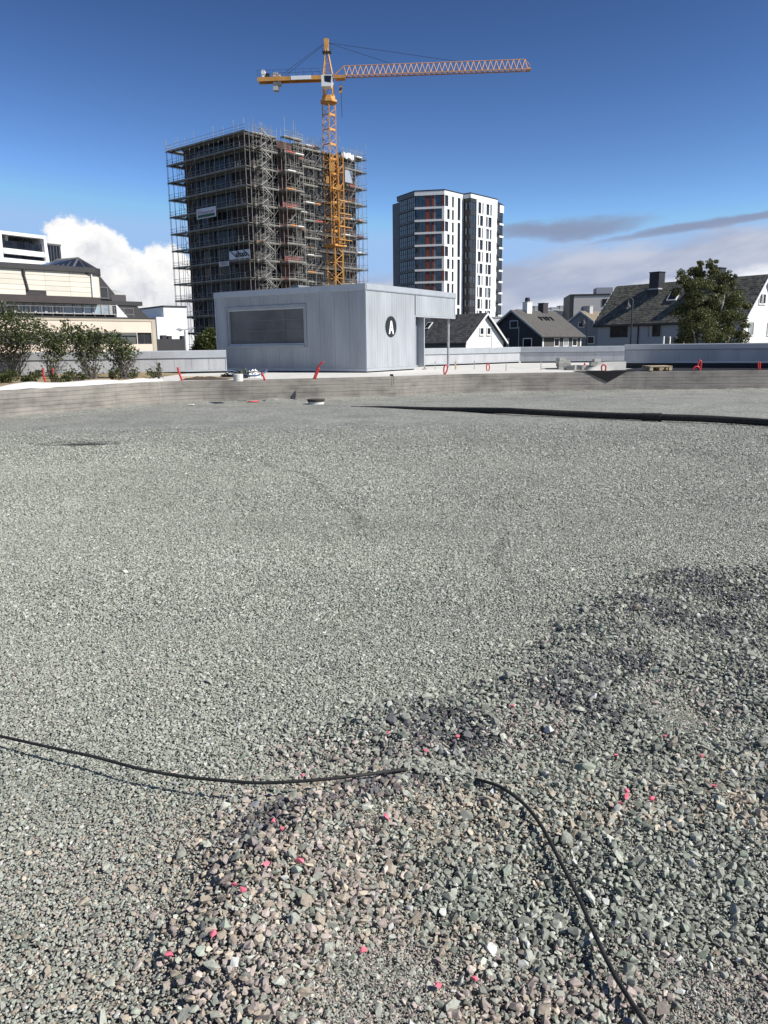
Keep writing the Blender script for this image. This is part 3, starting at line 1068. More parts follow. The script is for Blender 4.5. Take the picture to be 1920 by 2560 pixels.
def build_wall():
    cm = bpy.data.materials.new('board_marked_concrete'); cm.use_nodes = True
    N, L = cm.node_tree.nodes, cm.node_tree.links
    b = N['Principled BSDF']; b.inputs['Roughness'].default_value = 0.85; b.inputs['Specular IOR Level'].default_value = 0.25
    uv = N.new('ShaderNodeUVMap')

    def ns(scale, st, d=6, r=0.6):
        mp = N.new('ShaderNodeMapping'); mp.inputs['Scale'].default_value = st; L.new(uv.outputs[0], mp.inputs[0])
        n = N.new('ShaderNodeTexNoise'); n.inputs['Scale'].default_value = scale; n.inputs['Detail'].default_value = d; n.inputs['Roughness'].default_value = r
        L.new(mp.outputs[0], n.inputs['Vector'])
        return n.outputs['Fac']

    def ramp(x, pts):
        r = N.new('ShaderNodeValToRGB')
        while len(r.color_ramp.elements) < len(pts):
            r.color_ramp.elements.new(0.5)
        for e, (p, c) in zip(r.color_ramp.elements, pts):
            e.position = p; e.color = (*c, 1)
        L.new(x, r.inputs[0])
        return r.outputs[0]

    def mul(a, bb):
        x = N.new('ShaderNodeMix'); x.data_type = 'RGBA'; x.blend_type = 'MULTIPLY'; x.inputs[0].default_value = 1
        L.new(a, x.inputs[6]); L.new(bb, x.inputs[7])
        return x.outputs[2]
    streak = ramp(ns(3, (0.35, 9, 1), 7, 0.7), [(0.25, (0.225, 0.205, 0.178)), (0.5, (0.285, 0.262, 0.232)), (0.75, (0.345, 0.322, 0.29))])
    patch = ramp(ns(1.1, (0.9, 1.6, 1), 5, 0.6), [(0.34, (0.62, 0.64, 0.64)), (0.50, (1, 1, 1)), (0.66, (1.18, 1.18, 1.16))])
    drip = ramp(ns(2.4, (3, 0.35, 1), 5, 0.7), [(0.30, (0.84, 0.84, 0.83)), (0.50, (1, 1, 1))])
    grain = ramp(ns(60, (1, 1, 1), 3, 0.6), [(0.25, (0.86, 0.86, 0.86)), (0.75, (1.1, 1.1, 1.1))])
    L.new(mul(mul(mul(streak, patch), drip), grain), b.inputs['Base Color'])
    bp = N.new('ShaderNodeBump'); bp.inputs['Strength'].default_value = 0.5; bp.inputs['Distance'].default_value = 0.02
    L.new(ns(4, (0.4, 14, 1), 5, 0.6), bp.inputs['Height']); L.new(bp.outputs[0], b.inputs['Normal'])
    light = material('concrete_light', (0.60, 0.585, 0.54), 0.9, var=0.10, scale=3, bump=0.15, dirt=0.25)
    n = len(FOOT)
    # face in six courses of form boards, each stepping in or out a little
    t = thing('concrete_upstand', 'long curved board-marked concrete upstand with brown stains bordering the gravel', 'wall', (FOOT[n // 2].x, FOOT[n // 2].y, 0))
    off = world_loc(t)
    zs = [-0.15, 0.12, 0.225, 0.33, 0.435, 0.54, DECK + 0.012]
    arc = [0]
    for i in range(1, n):
        arc.append(arc[-1] + (FOOT[i] - FOOT[i - 1]).length)
    for c in range(len(zs) - 1):
        out = [0.010, 0.006, 0.008, 0.004, 0.006, 0.0][c]
        vs, fs, uvs = [], [], []
        for i in range(n):
            o_ = BACK[i] * (-out)
            w_ = 0.0 if c else 0.0
            for z_, bk in ((zs[c], -out), (zs[c + 1] - 0.006, -out), (zs[c + 1], 0.03), (zs[c], 0.03)):
                q = FOOT[i] + BACK[i] * bk
                vs.append((q.x - off.x, q.y - off.y, z_))
                uvs.append((arc[i], z_ * 1.0 + (0.05 if bk > 0 else 0)))
        for i in range(n - 1):
            for k in range(4):
                fs.append((i * 4 + k, (i + 1) * 4 + k, (i + 1) * 4 + (k + 1) % 4, i * 4 + (k + 1) % 4))
        me = bpy.data.meshes.new('board_course'); me.from_pydata(vs, [], fs)
        l = me.uv_layers.new()
        for lp in me.loops:
            l.data[lp.index].uv = uvs[lp.vertex_index]
        me.materials.append(cm)
        o = bpy.data.objects.new('board_course', me); COL.objects.link(o); o.parent = t
    # body behind the face
    vs, fs = [], []
    for i in range(n):
        for z_, bk in ((-0.15, 0.02), (DECK, 0.02), (DECK, 0.42), (-0.15, 0.42)):
            q = FOOT[i] + BACK[i] * bk
            vs.append((q.x - off.x, q.y - off.y, z_))
    for i in range(n - 1):
        for k in range(4):
            fs.append((i * 4 + k, (i + 1) * 4 + k, (i + 1) * 4 + (k + 1) % 4, i * 4 + (k + 1) % 4))
    me = bpy.data.meshes.new('core'); me.from_pydata(vs, [], fs); me.materials.append(light)
    o = bpy.data.objects.new('core', me); COL.objects.link(o); o.parent = t
    # deck behind it
    mb = MB()
    for i in range(n - 1):
        a, b_ = FOOT[i] + BACK[i] * 0.36, FOOT[i + 1] + BACK[i + 1] * 0.36
        ya, yb = [47 - 9 * min(1, max(0, (-q.x - 2) / 14)) for q in (a, b_)]
        c_, d_ = V(b_.x, yb, 0), V(a.x, ya, 0)
        mb.prism([V(a.x, a.y, -1.2), V(b_.x, b_.y, -1.2), V(c_.x, c_.y, -1.2), V(d_.x, d_.y, -1.2)], (0, 0, 1.2 + DECK - 0.006))
    tag(mb.build('deck', light), 'pale concrete roof deck behind the upstand', kind='structure')


build_wall()
build_ground()
build_gravel()
build_ground_things()

# ------------------------------------------------------------------ pavilion and parapets
def poly_material(name, col, trans, rough=0.35, scale=1.0):
    """Ribbed translucent plastic sheet."""
    m = bpy.data.materials.new(name); m.use_nodes = True
    N, L = m.node_tree.nodes, m.node_tree.links
    b = N['Principled BSDF']; b.inputs['Roughness'].default_value = rough
    geo = N.new('ShaderNodeNewGeometry')
    n = N.new('ShaderNodeTexNoise'); n.inputs['Scale'].default_value = 0.9 * scale; n.inputs['Detail'].default_value = 4
    mp = N.new('ShaderNodeMapping'); mp.inputs['Scale'].default_value = (2.2, 2.2, 0.5)
    L.new(geo.outputs['Position'], mp.inputs[0]); L.new(mp.outputs[0], n.inputs['Vector'])
    r = N.new('ShaderNodeValToRGB')
    c = np.array(col)
    r.color_ramp.elements[0].position = 0.3; r.color_ramp.elements[0].color = (*(c * 0.80), 1)
    r.color_ramp.elements[1].position = 0.7; r.color_ramp.elements[1].color = (*np.clip(c * 1.08, 0, .9), 1)
    L.new(n.outputs['Fac'], r.inputs[0]); L.new(r.outputs[0], b.inputs['Base Color'])
    t = N.new('ShaderNodeBsdfTranslucent'); L.new(r.outputs[0], t.inputs['Color'])
    mx = N.new('ShaderNodeMixShader'); mx.inputs[0].default_value = trans
    L.new(b.outputs[0], mx.inputs[1]); L.new(t.outputs[0], mx.inputs[2])
    L.new(mx.outputs[0], N['Material Output'].inputs['Surface'])
    MATS[name] = m
    return m


poly = poly_material('translucent_sheet', (0.51, 0.54, 0.565), 0.27)
poly_dark = poly_material('smoky_sheet', (0.22, 0.25, 0.30), 0.30)
poly_fence = poly_material('parapet_sheet', (0.52, 0.53, 0.545), 0.15)
alu = material('anodised_aluminium', (0.46, 0.485, 0.51), 0.42, metal=0.35, var=0.08, scale=2)
alu_dark = material('aluminium_dark', (0.20, 0.21, 0.225), 0.5, metal=0.3, var=0.1, scale=2)  # darker tone of the aluminium
alu_mid = material('aluminium_mid', (0.33, 0.35, 0.37), 0.45, metal=0.3, var=0.1, scale=2)
blackm = material('black_fill', (0.016, 0.016, 0.018), 0.6, var=0.4, scale=4, bump=0.2)
steel = material('galvanised_steel', (0.40, 0.41, 0.42), 0.5, metal=0.5, var=0.15, scale=5)


def sheets(fc, s0, s1, z0, z1, o0, o1, parent, mat, step, gap=0.008, skip=None):
    """A row of upright plastic sheets, each a piece of its own."""
    n = max(1, round((s1 - s0) / step)); w = (s1 - s0) / n
    cache = {}
    for k in range(n):
        a, b = s0 + k * w + gap / 2, s0 + (k + 1) * w - gap / 2
        spans = [(z0, z1)]
        if skip and b > skip[0] and a < skip[1]:
            spans = [(z0, skip[2]), (skip[3], z1)]
        for (c, d) in spans:
            if d - c < 0.03:
                continue
            key = round(d - c, 4)
            if key not in cache:
                mb = MB()
                mb.box((0, 0, 0), fc.u * (b - a), fc.n * (o1 - o0), (0, 0, d - c))
                # shallow upright ribs
                nr = max(2, int((b - a) / 0.16))
                for q in range(1, nr):
                    x = (b - a) * q / nr
                    mb.box(fc.u * (x - 0.004) + fc.n * (o1 - o0), fc.u * 0.008, fc.n * 0.003, (0, 0, d - c))
                me = bpy.data.meshes.new('sheet'); me.from_pydata(mb.v, [], mb.f); me.materials.append(mat)
                cache[key] = me
            shared('sheet', cache[key], fc.P(a, c, o0), parent)


def build_pavilion():
    c0 = at_z(917, 931.5, DECK)
    fl, fr = F(c0, -57.5), F(c0, 32.0)
    W = fl.s(541, 800)
    zt = fl.z(912, 708)
    zb = DECK
    s_wall, s_rec, s_can = fr.s(1037, 860), fr.s(1063, 860), fr.s(1138, 770)
    z_can = fr.z(1137, 797)
    cap = 0.21
    t = thing('pavilion', 'flat-roofed pavilion clad in translucent blue-grey sheets with wide window', 'building', (c0.x, c0.y, zb))
    z0 = zb + 0.14
    z1 = zt - cap
    # glazed opening of the left face
    win = rect(fl, 569, 771, 762, 863)
    wr = (win[0], win[1], win[2], win[3])
    sheets(fl, 0.06, wr[0] - 0.05, z0, z1, -0.05, 0.0, t, poly, 0.62)
    sheets(fl, wr[0] - 0.05, wr[1] + 0.05, z0, wr[2] - 0.05, -0.05, 0.0, t, poly, 0.62)
    sheets(fl, wr[0] - 0.05, wr[1] + 0.05, wr[3] + 0.05, z1, -0.05, 0.0, t, poly, 0.62)
    sheets(fl, wr[1] + 0.05, W, z0, z1, -0.05, 0.0, t, poly, 0.62)
    sheets(fr, 0.06, s_wall, z0, z1, -0.05, 0.0, t, poly, 0.62)
    # body side walls at the back
    f_end = F(fr.P(s_rec, 0), -57.5, flip=True)
    f_left = F(fl.P(W, 0), 32.0, flip=True)
    sheets(f_end, 0.06, W, z0, z1, -0.05, 0.0, t, poly, 1.3)
    sheets(f_left, 0.0, s_rec, z0, z1, -0.05, 0.0, t, poly, 1.3)
    # recessed smoky panel by the entrance and its frame
    fr.bx(MB(), 0, 1, 0, 1, 0, 1)
    sheets(fr, s_wall + 0.07, s_rec - 0.06, zb + 0.17, z_can - 0.02, -0.36, -0.31, t, poly_dark, 0.35)
    mb = MB()
    fr.bx(mb, s_wall, s_wall + 0.06, zb + 0.10, z_can + 0.06, -0.40, 0.004)
    fr.bx(mb, s_rec - 0.06, s_rec, zb + 0.10, z_can - 0.002, -0.38, -0.02)
    fr.bx(mb, s_wall + 0.06, s_rec - 0.06, zb + 0.10, zb + 0.16, -0.38, -0.28)
    mb.build('entrance_frame', alu, t)
    # fascia of the canopy
    sheets(fr, s_wall + 0.07, s_can - 0.06, z_can + 0.06, z1, -0.05, 0.0, t, poly, 0.62)
    mb = MB()
    fr.bx(mb, s_wall + 0.061, s_can, z_can - 0.004, z_can + 0.055, -0.07, 0.012)
    fr.bx(mb, s_can - 0.055, s_can, z_can + 0.056, z1, -0.06, 0.012)
    mb.build('canopy_trim', alu, t)
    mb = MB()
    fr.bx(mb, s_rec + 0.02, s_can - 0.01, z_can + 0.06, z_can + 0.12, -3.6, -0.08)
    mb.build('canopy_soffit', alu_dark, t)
    mb = MB()
    p = fr.P(fr.s(1120.6, 860, -0.25), zb, -0.25)
    mb.tube(p, p + V(0, 0, z_can - zb), 0.055, n=12)
    mb.build('canopy_post', steel, t)
    # coping round the roof
    for fc, a, b in ((fl, -0.02, W + 0.05), (fr, 0.0, s_can + 0.02)):
        mb = MB()
        fc.bx(mb, a, b, z1 + 0.012, zt, -0.30, 0.045)
        fc.bx(mb, a - 0.012, b + 0.01, z1 - 0.012, z1 + 0.012, -0.20, 0.030)
        mb.build('coping', alu, t)
    mb = MB()
    ctr = fl.P(0.2, 0, -0.2)
    mb.prism([fl.P(W - 0.02, zt - 0.12, -0.05), fl.P(0.02, zt - 0.12, -0.05), fr.P(s_can - 0.02, zt - 0.12, -0.05) , fl.P(W - 0.02, zt - 0.12, -0.05) + fr.u * (s_can - 0.07)], (0, 0, 0.06))
    mb.build('roof', alu_dark, t)
    # plinth flashing, corner and joint profiles
    mb = MB()
    fl.bx(mb, 0.0, W, zb + 0.04, z0 - 0.004, -0.10, 0.012)
    fr.bx(mb, 0.013, s_wall, zb + 0.04, z0 - 0.004, -0.10, 0.012)
    mb.build('plinth_flashing', alu, t)
    mb = MB(); fl.bx(mb, 0.02, W - 0.02, zb - 0.02, zb + 0.04, -0.2, -0.05); fr.bx(mb, 0.25, s_wall, zb - 0.02, zb + 0.04, -0.2, -0.05)
    mb.build('base_gap', blackm, t)
    mb = MB()
    fl.bx(mb, -0.015, 0.055, z0, z1 - 0.014, -0.06, 0.014); mb.build('corner_profile', alu, t); mb = MB()
    fr.bx(mb, 0.0, 0.050, z0, z1 - 0.014, -0.06, 0.010); mb.build('corner_profile', alu, t); mb = MB()
    fl.bx(mb, W - 0.0, W + 0.05, z0, z1 - 0.014, -0.06, 0.014)
    mb.build('corner_profile', alu, t)
    # window: deep frame, bars and pane
    wm = window(fl, wr, t, alu, glass_material('smoky_window', (0.12, 0.123, 0.125), 0.25, 0.5), o=-0.12, fw=0.06, proud=0.10)
    g = (wr[0] + 0.06, wr[1] - 0.06, wr[2] + 0.06, wr[3] - 0.06)
    mb = MB()
    for q in (0.30, 0.62):
        z = g[3] - (g[3] - g[2]) * q
        fl.bx(mb, g[0], g[1], z - 0.007, z + 0.007, -0.112, -0.095)
    ss = fl.s(708, 810)
    fl.bx(mb, ss - 0.007, ss + 0.007, g[2], g[3], -0.1, -0.088)
    mb.build('glazing_bar', alu_dark, wm)
    mb = MB()
    fl.bx(mb, wr[0] - 0.10, wr[0] - 0.002, wr[2] - 0.1, wr[3] + 0.1, -0.03, 0.035)
    fl.bx(mb, wr[1] + 0.002, wr[1] + 0.08, wr[2] - 0.1, wr[3] + 0.1, -0.03, 0.035)
    fl.bx(mb, wr[0], wr[1], wr[3] + 0.002, wr[3] + 0.1, -0.03, 0.034)
    fl.bx(mb, wr[0], wr[1], wr[2] - 0.1, wr[2] - 0.002, -0.03, 0.06)
    mb.build('surround', alu_mid, wm)
    # studs and rails seen dimly through the sheets
    for k in range(1, int(W / 1.24) + 1):
        if wr[0] - 0.1 < k * 1.24 < wr[1] + 0.1:
            continue
        mb = MB(); fl.bx(mb, k * 1.24 - 0.03, k * 1.24 + 0.03, zb, z1, -0.20, -0.10); mb.build('stud', steel, t)
    for k in range(1, int(s_wall / 1.24) + 1):
        mb = MB(); fr.bx(mb, k * 1.24 - 0.03, k * 1.24 + 0.03, zb, z1, -0.20, -0.10); mb.build('stud', steel, t)
    # roof hatch peeping over the coping
    a, b = fl.s(716, 716, -2.2), fl.s(757, 716, -2.2)
    mb = MB(); fl.pts(mb, [(a, zt - 0.1), (b, zt - 0.1), (b - (b - a) * 0.3, zt + 0.30), (a + (b - a) * 0.3, zt + 0.30)], -3.0, -2.2)
    mb.build('roof_hatch', alu_dark, t)
    # round sign with the letter A
    sc, zc = fr.sz(976.6, 816.5)
    r_ = abs(fr.z(976.6, 790.6) - fr.z(976.6, 842.4)) / 2
    sg = thing('round_sign', 'round black sign with white letter A on the pavilion', 'sign', fr.P(sc, zc, 0.02))
    mb = MB()
    mb.prism([fr.P(sc + r_ * math.cos(q * math.pi / 24), zc + r_ * math.sin(q * math.pi / 24), 0.0065) for q in range(48)], fr.n * 0.022)
    mb.build('disc', material('sign_black', (0.012, 0.013, 0.016), 0.35, var=0.1, scale=5), sg)
    A = [(-0.50, -0.72), (-0.27, -0.72), (-0.17, -0.40), (0.17, -0.40), (0.27, -0.72), (0.50, -0.72), (0.13, 0.62), (-0.13, 0.62)]
    hole = [(-0.10, -0.17), (0.10, -0.17), (0.0, 0.20)]
    right = 1.0 if fr.u.cross(V(0, 0, 1)).dot(fr.n) > 0 else -1.0
    k = r_ * 0.95
    bm = bmesh.new()
    ov = [bm.verts.new(fr.P(sc + right * x * k, zc + (z - 0.03) * k, 0.032) - world_loc(sg)) for x, z in A]
    hv = [bm.verts.new(fr.P(sc + right * x * k, zc + (z - 0.03) * k, 0.032) - world_loc(sg)) for x, z in hole]
    es = [bm.edges.new((ov[i], ov[(i + 1) % len(ov)])) for i in range(len(ov))] + [bm.edges.new((hv[i], hv[(i + 1) % 3])) for i in range(3)]
    res = bmesh.ops.triangle_fill(bm, use_beauty=True, edges=es)
    fs = [f for f in res['geom'] if isinstance(f, bmesh.types.BMFace)]
    ext = bmesh.ops.extrude_face_region(bm, geom=fs)
    bmesh.ops.translate(bm, verts=[v for v in ext['geom'] if isinstance(v, bmesh.types.BMVert)], vec=fr.n * -0.003)
    bmesh.ops.recalc_face_normals(bm, faces=bm.faces)
    me = bpy.data.meshes.new('letter'); bm.to_mesh(me); bm.free()
    me.materials.append(material('sign_white', (0.86, 0.86, 0.86), 0.5, var=0.03))
    o = bpy.data.objects.new('letter', me); COL.objects.link(o); o.parent = sg
    return fl, fr, W, s_can


def parapet(name, label, pa, pb, z_bot, z_top, cap_h, step, parent_z, gap_h=0.05, mat=None, depth=0.5, back=True):
    """Low parapet of plastic sheets under a folded metal cap, from pa to pb."""
    az = math.degrees(math.atan2(pb.x - pa.x, pb.y - pa.y))
    fc = F(pa, az)
    L_ = (V(pb.x, pb.y, 0) - V(pa.x, pa.y, 0)).length
    t = thing(name, label, 'parapet', (pa.x, pa.y, parent_z))
    sheets(fc, 0.04, L_ - 0.04, z_bot, z_top - cap_h, -0.05, 0.0, t, mat or poly_fence, step)
    # folded cap in lengths
    n = max(1, round(L_ / 3.0)); w = L_ / n
    for k in range(n):
        mb = MB()
        mb.prism([fc.P(k * w + 0.003, z_top - cap_h + 0.02, 0.035), fc.P(k * w + 0.003, z_top - 0.03, 0.05), fc.P(k * w + 0.003, z_top, 0.02),
                  fc.P(k * w + 0.003, z_top - 0.02, -depth), fc.P(k * w + 0.003, z_top - cap_h + 0.02, -depth)], fc.u * (w - 0.006))
        mb.build('cap', alu, t)
    mb = MB(); fc.bx(mb, 0.01, L_ - 0.01, z_top - cap_h - 0.012, z_top - cap_h + 0.018, -depth + 0.02, 0.012); mb.build('drip_edge', alu_dark, t)
    mb = MB(); fc.bx(mb, 0, L_, z_bot - 0.055, z_bot - 0.003, -0.08, 0.014); mb.build('bottom_rail', alu, t)
    mb = MB(); fc.bx(mb, 0.02, L_ - 0.02, parent_z - 0.03, z_bot - 0.056, -0.25, -0.06); mb.build('base_gap', blackm, t)
    for s_ in (0.0, L_ - 0.04):
        mb = MB(); fc.bx(mb, s_, s_ + 0.04, z_bot, z_top - cap_h - 0.014, -0.08, 0.016); mb.build('end_profile', alu, t)
    if back:
        mb = MB(); fc.bx(mb, 0.02, L_ - 0.02, z_bot, z_top - cap_h, -depth + 0.02, -depth + 0.06); mb.build('back_panel', alu_dark, t)
    return fc, t


FL, FR, PW, PCAN = build_pavilion()


def build_parapets():
    a = at_z(568, 931.5, DECK); b = at_z(-2, 943, DECK)
    b = b + (b - a).normalized() * 6
    parapet('parapet', 'low grey-blue parapet behind the shrubs joining the pavilion', a, b, DECK + 0.12, 1.47, 0.30, 0.62, DECK)
    a = at_z(1052, 916.8, DECK); b = at_z(1300, 907.2, DECK); c = at_z(1575, 905.2, DECK)
    d = (b - a).normalized()
    parapet('parapet', 'pale sunlit parapet running on from the pavilion behind the slim red hoops', a - d * 3, b, DECK + 0.12, 1.43, 0.30, 0.95, DECK)
    d = (c - b).normalized()
    parapet('parapet', 'stretch of parapet in shade behind the rubble heap', b + d * 0.02, c + d * 2.0, DECK + 0.12, 1.43, 0.30, 0.95, DECK)
    # nearer, heavier parapet at the right over a black strip painted for shade
    a = at_y(1559, 928, 30.2); b = at_y(1920, 928, 27.3)
    a.z = b.z = DECK
    b = b + (b - a) * 1.0
    zt, zb = at_y(1559, 861, 30.2).z, at_y(1559, 903.5, 30.2).z
    fc, t = parapet('parapet', 'dark blue-grey parapet in shade over a painted black strip of shade, beside the pallet', a, b, zb, zt, 0.21, 0.95, DECK, depth=1.6)
    mb = MB(); fc.bx(mb, 0.05, 14, DECK - 0.02, zb - 0.057, -0.2, -0.09); mb.build('shade_strip', blackm, t)
    # black sheet as painted shade on the deck, and membrane flap over the upstand
    u, n = fc.u, fc.n
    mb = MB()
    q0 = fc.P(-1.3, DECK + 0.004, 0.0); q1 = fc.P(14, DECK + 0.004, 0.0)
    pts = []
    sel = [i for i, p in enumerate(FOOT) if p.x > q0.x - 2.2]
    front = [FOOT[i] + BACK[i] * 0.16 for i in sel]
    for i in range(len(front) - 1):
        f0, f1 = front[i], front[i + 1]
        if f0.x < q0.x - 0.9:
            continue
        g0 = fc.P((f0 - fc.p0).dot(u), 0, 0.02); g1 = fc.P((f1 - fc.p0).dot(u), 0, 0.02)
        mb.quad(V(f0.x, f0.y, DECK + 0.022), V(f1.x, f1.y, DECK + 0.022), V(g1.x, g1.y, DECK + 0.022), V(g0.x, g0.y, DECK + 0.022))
    tag(mb.build('shade_sheet', blackm), 'black sheet painted as shade on the deck before the dark parapet', 'membrane')
    p = [at_z(x, y, 0) for x, y in ((1463, 932), (1568, 931))]
    i0 = min(range(len(FOOT)), key=lambda i: abs(FOOT[i].x - at_y(1516, 940, 25.3).x))
    tg = (FOOT[i0 + 1] - FOOT[i0 - 1]).normalized(); bk = BACK[i0]
    fw = F(FOOT[i0] - bk * 0.03, math.degrees(math.atan2(tg.x, tg.y)))
    s0, s1, sm = fw.s(1463, 932), fw.s(1568, 931), fw.s(1519, 955)
    zt_ = DECK + 0.024; zl = fw.z(1519, 955)
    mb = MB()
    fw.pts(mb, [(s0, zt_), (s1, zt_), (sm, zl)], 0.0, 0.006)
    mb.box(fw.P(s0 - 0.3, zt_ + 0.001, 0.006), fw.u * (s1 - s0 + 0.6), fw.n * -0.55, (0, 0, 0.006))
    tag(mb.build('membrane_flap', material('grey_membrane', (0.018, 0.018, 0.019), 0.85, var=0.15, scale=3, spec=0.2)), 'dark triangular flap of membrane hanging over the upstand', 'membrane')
    return fc


FPAR = build_parapets()

# ------------------------------------------------------------------ tower under scaffolding
def mesh_of(mb, name, mat):
    me = bpy.data.meshes.new(name); me.from_pydata(mb.v, [], mb.f); me.materials.append(mat)
    return me


def build_scaffold_tower():
    K = at_y(613, 331.5, 140.0)
    zt = K.z
    fL, fR = F(K, -50.0), F(K, 41.0)
    SL, SR = fL.s(457, 372), fR.s(884, 397)
    zg = -1.0
    PITCH_Z = 2.95
    lv = [zt - 2.55 - PITCH_Z * k for k in range(30)]
    lv = [z for z in lv if z > zg + 1.0]
    concrete = material('raw_concrete', (0.13, 0.125, 0.115), 0.9, var=0.15, scale=0.7)
    dark = piece_material('dark_sheathing', (0.010, 0.011, 0.016), (0.045, 0.050, 0.065), 0.7, bscale=3)
    brown = piece_material('brown_cladding', (0.022, 0.015, 0.014), (0.055, 0.036, 0.032), 0.8, bscale=3)
    redb = piece_material('red_brown_cladding', (0.055, 0.026, 0.020), (0.125, 0.055, 0.042), 0.8, bscale=3)
    glass = glass_material('tower_glass', (0.016, 0.02, 0.028), 0.2, 0.25)
    t = thing('tower_block', 'tall dark unfinished tower block wrapped in scaffolding behind the pavilion', 'building', (K.x, K.y, zg))
    ctr = K + fL.u * SL * 0.5 + fR.u * SR * 0.5
    mb = MB()
    q = [fL.P(0.0, zg, -0.55) + fR.u * 0.0, None, None, None]
    i = 0.55
    base = [V(K.x, K.y, zg) + fL.u * i + fR.u * i, V(K.x, K.y, zg) + fR.u * (SR - i) + fL.u * i, V(K.x, K.y, zg) + fR.u * (SR - i) + fL.u * (SL - i), V(K.x, K.y, zg) + fL.u * (SL - i) + fR.u * i]
    mb.prism(base, (0, 0, zt - zg - 0.4)); mb.build('core', material('core_dark', (0.022, 0.022, 0.026), 0.9, var=0.3, scale=0.6), t)
    for k, z in enumerate([zt] + lv):
        mb = MB()
        e = 0.18
        b4 = [V(K.x, K.y, z - 0.28) - fL.u * e - fR.u * e, V(K.x, K.y, z - 0.28) + fR.u * (SR + e) - fL.u * e, V(K.x, K.y, z - 0.28) + fR.u * (SR + e) + fL.u * (SL + e), V(K.x, K.y, z - 0.28) + fL.u * (SL + e) - fR.u * e]
        mb.prism(b4, (0, 0, 0.28)); mb.build('floor_slab', concrete, t)
    # wall panels and windows between the slabs, left face
    panel_cache = {}

    def panel(fc, w, h, s, z, o, m, nm='wall_panel'):
        key = (fc.az, round(w, 2), round(h, 2), m.name)
        if key not in panel_cache:
            mb = MB(); mb.box((0, 0, 0), fc.u * w, fc.n * 0.1, (0, 0, h)); panel_cache[key] = mesh_of(mb, nm, m)
        return shared(nm, panel_cache[key], fc.P(s, z, o), t)
    zz = [zt] + lv
    nL = 9; wL = SL / nL
    rnd = random.Random(3)
    for k in range(len(zz) - 1):
        for j in range(nL):
            m = brown if j in (0, 1, 8) else dark
            s = j * wL
            if j in (3, 4, 6) or (j == 2 and k % 2):
                panel(fL, wL - 0.06, 0.9, s + 0.03, zz[k + 1] + 0.01, -0.12 - 0.25, dark)
                panel(fL, wL - 0.2, 1.7, s + 0.1, zz[k + 1] + 0.92, -0.42, glass, 'window')
            else:
                panel(fL, wL - 0.06, 2.62, s + 0.03, zz[k + 1] + 0.01, -0.12 - 0.2 * (j % 2), m)
    # right face: corner bays, projecting red-brown bay, recessed glazed bays, far wing
    sB0, sB1, sD0, sD1 = fR.s(684, 450), fR.s(722, 450), fR.s(788, 450), fR.s(842, 450)
    for k in range(len(zz) - 1):
        h = zz[k] - zz[k + 1] - 0.3
        for a, b, m, o in ((0.1, sB0 * 0.5, brown, -0.1), (sB0 * 0.5, sB0, dark, -0.3), (sB0, sB1, redb, 0.9), (sB1, (sB1 + sD0) / 2, dark, -0.3), ((sB1 + sD0) / 2, sD0, dark, -0.2),
                           (sD0, sD1, dark, -0.45), (sD1, (sD1 + SR) / 2, brown, 0.2), ((sD1 + SR) / 2, SR, redb if k % 3 else brown, 0.2)):
            panel(fR, (b - a) - 0.08, h - 0.02, a + 0.04, zz[k + 1] + 0.01, o, m)
        mb = MB(); fR.bx(mb, sB0 - 0.3, sB1 + 0.3, zz[k + 1] - 0.32, zz[k + 1] - 0.02, 0.19, 2.3); mb.build('balcony_slab', concrete, t)
        for a in (sB0 * 0.62, sB1 + 1.2, sD0 - 3.2, sD0 + 1.0, sD0 + 5.0, sD1 - 3.0, SR - 3.5):
            panel(fR, 1.5, 1.6, a, zz[k + 1] + 0.7, 0.31 if a > sD1 else -0.19 if a < sB0 else -0.17, glass, 'window')
        if k in (3, 6, 8, 9, 11):
            mb = MB(); fR.bx(mb, sB0 - 0.2, sB1 + 0.2, zz[k + 1] + 0.05, zz[k + 1] + 1.05, 2.24, 2.30)
            mb.build('balcony_screen', material('balcony_red', (0.17, 0.05, 0.04), 0.6, var=0.25, scale=2), t)
    # ---------------------------------------------------------------- scaffolding
    tubec = material('scaffold_tube', (0.30, 0.29, 0.265), 0.6, metal=0.2, var=0.35, scale=0.9)
    wood = piece_material('scaffold_board', (0.13, 0.12, 0.10), (0.24, 0.22, 0.18), 0.9, bscale=8)
    sc = thing('scaffolding', 'dense steel scaffolding with plank decks enclosing the dark tower block', 'scaffolding', (K.x - 1, K.y - 1, zg))
    stand = {}

    def standard(p, top, r=0.040):
        key = (round(top - zg, 2), r)
        if key not in stand:
            mb = MB(); mb.tube((0, 0, 0), (0, 0, top - zg), r, n=5); stand[key] = mesh_of(mb, 'standard', tubec)
        shared('standard', stand[key], V(p.x, p.y, zg), sc)
    boards = [(material('toe_white', (0.72, 0.70, 0.64), 0.7, var=0.1), 0.25), (material('toe_orange', (0.62, 0.26, 0.08), 0.7, var=0.1), 0.12), (material('toe_red', (0.50, 0.10, 0.07), 0.7, var=0.1), 0.1)]

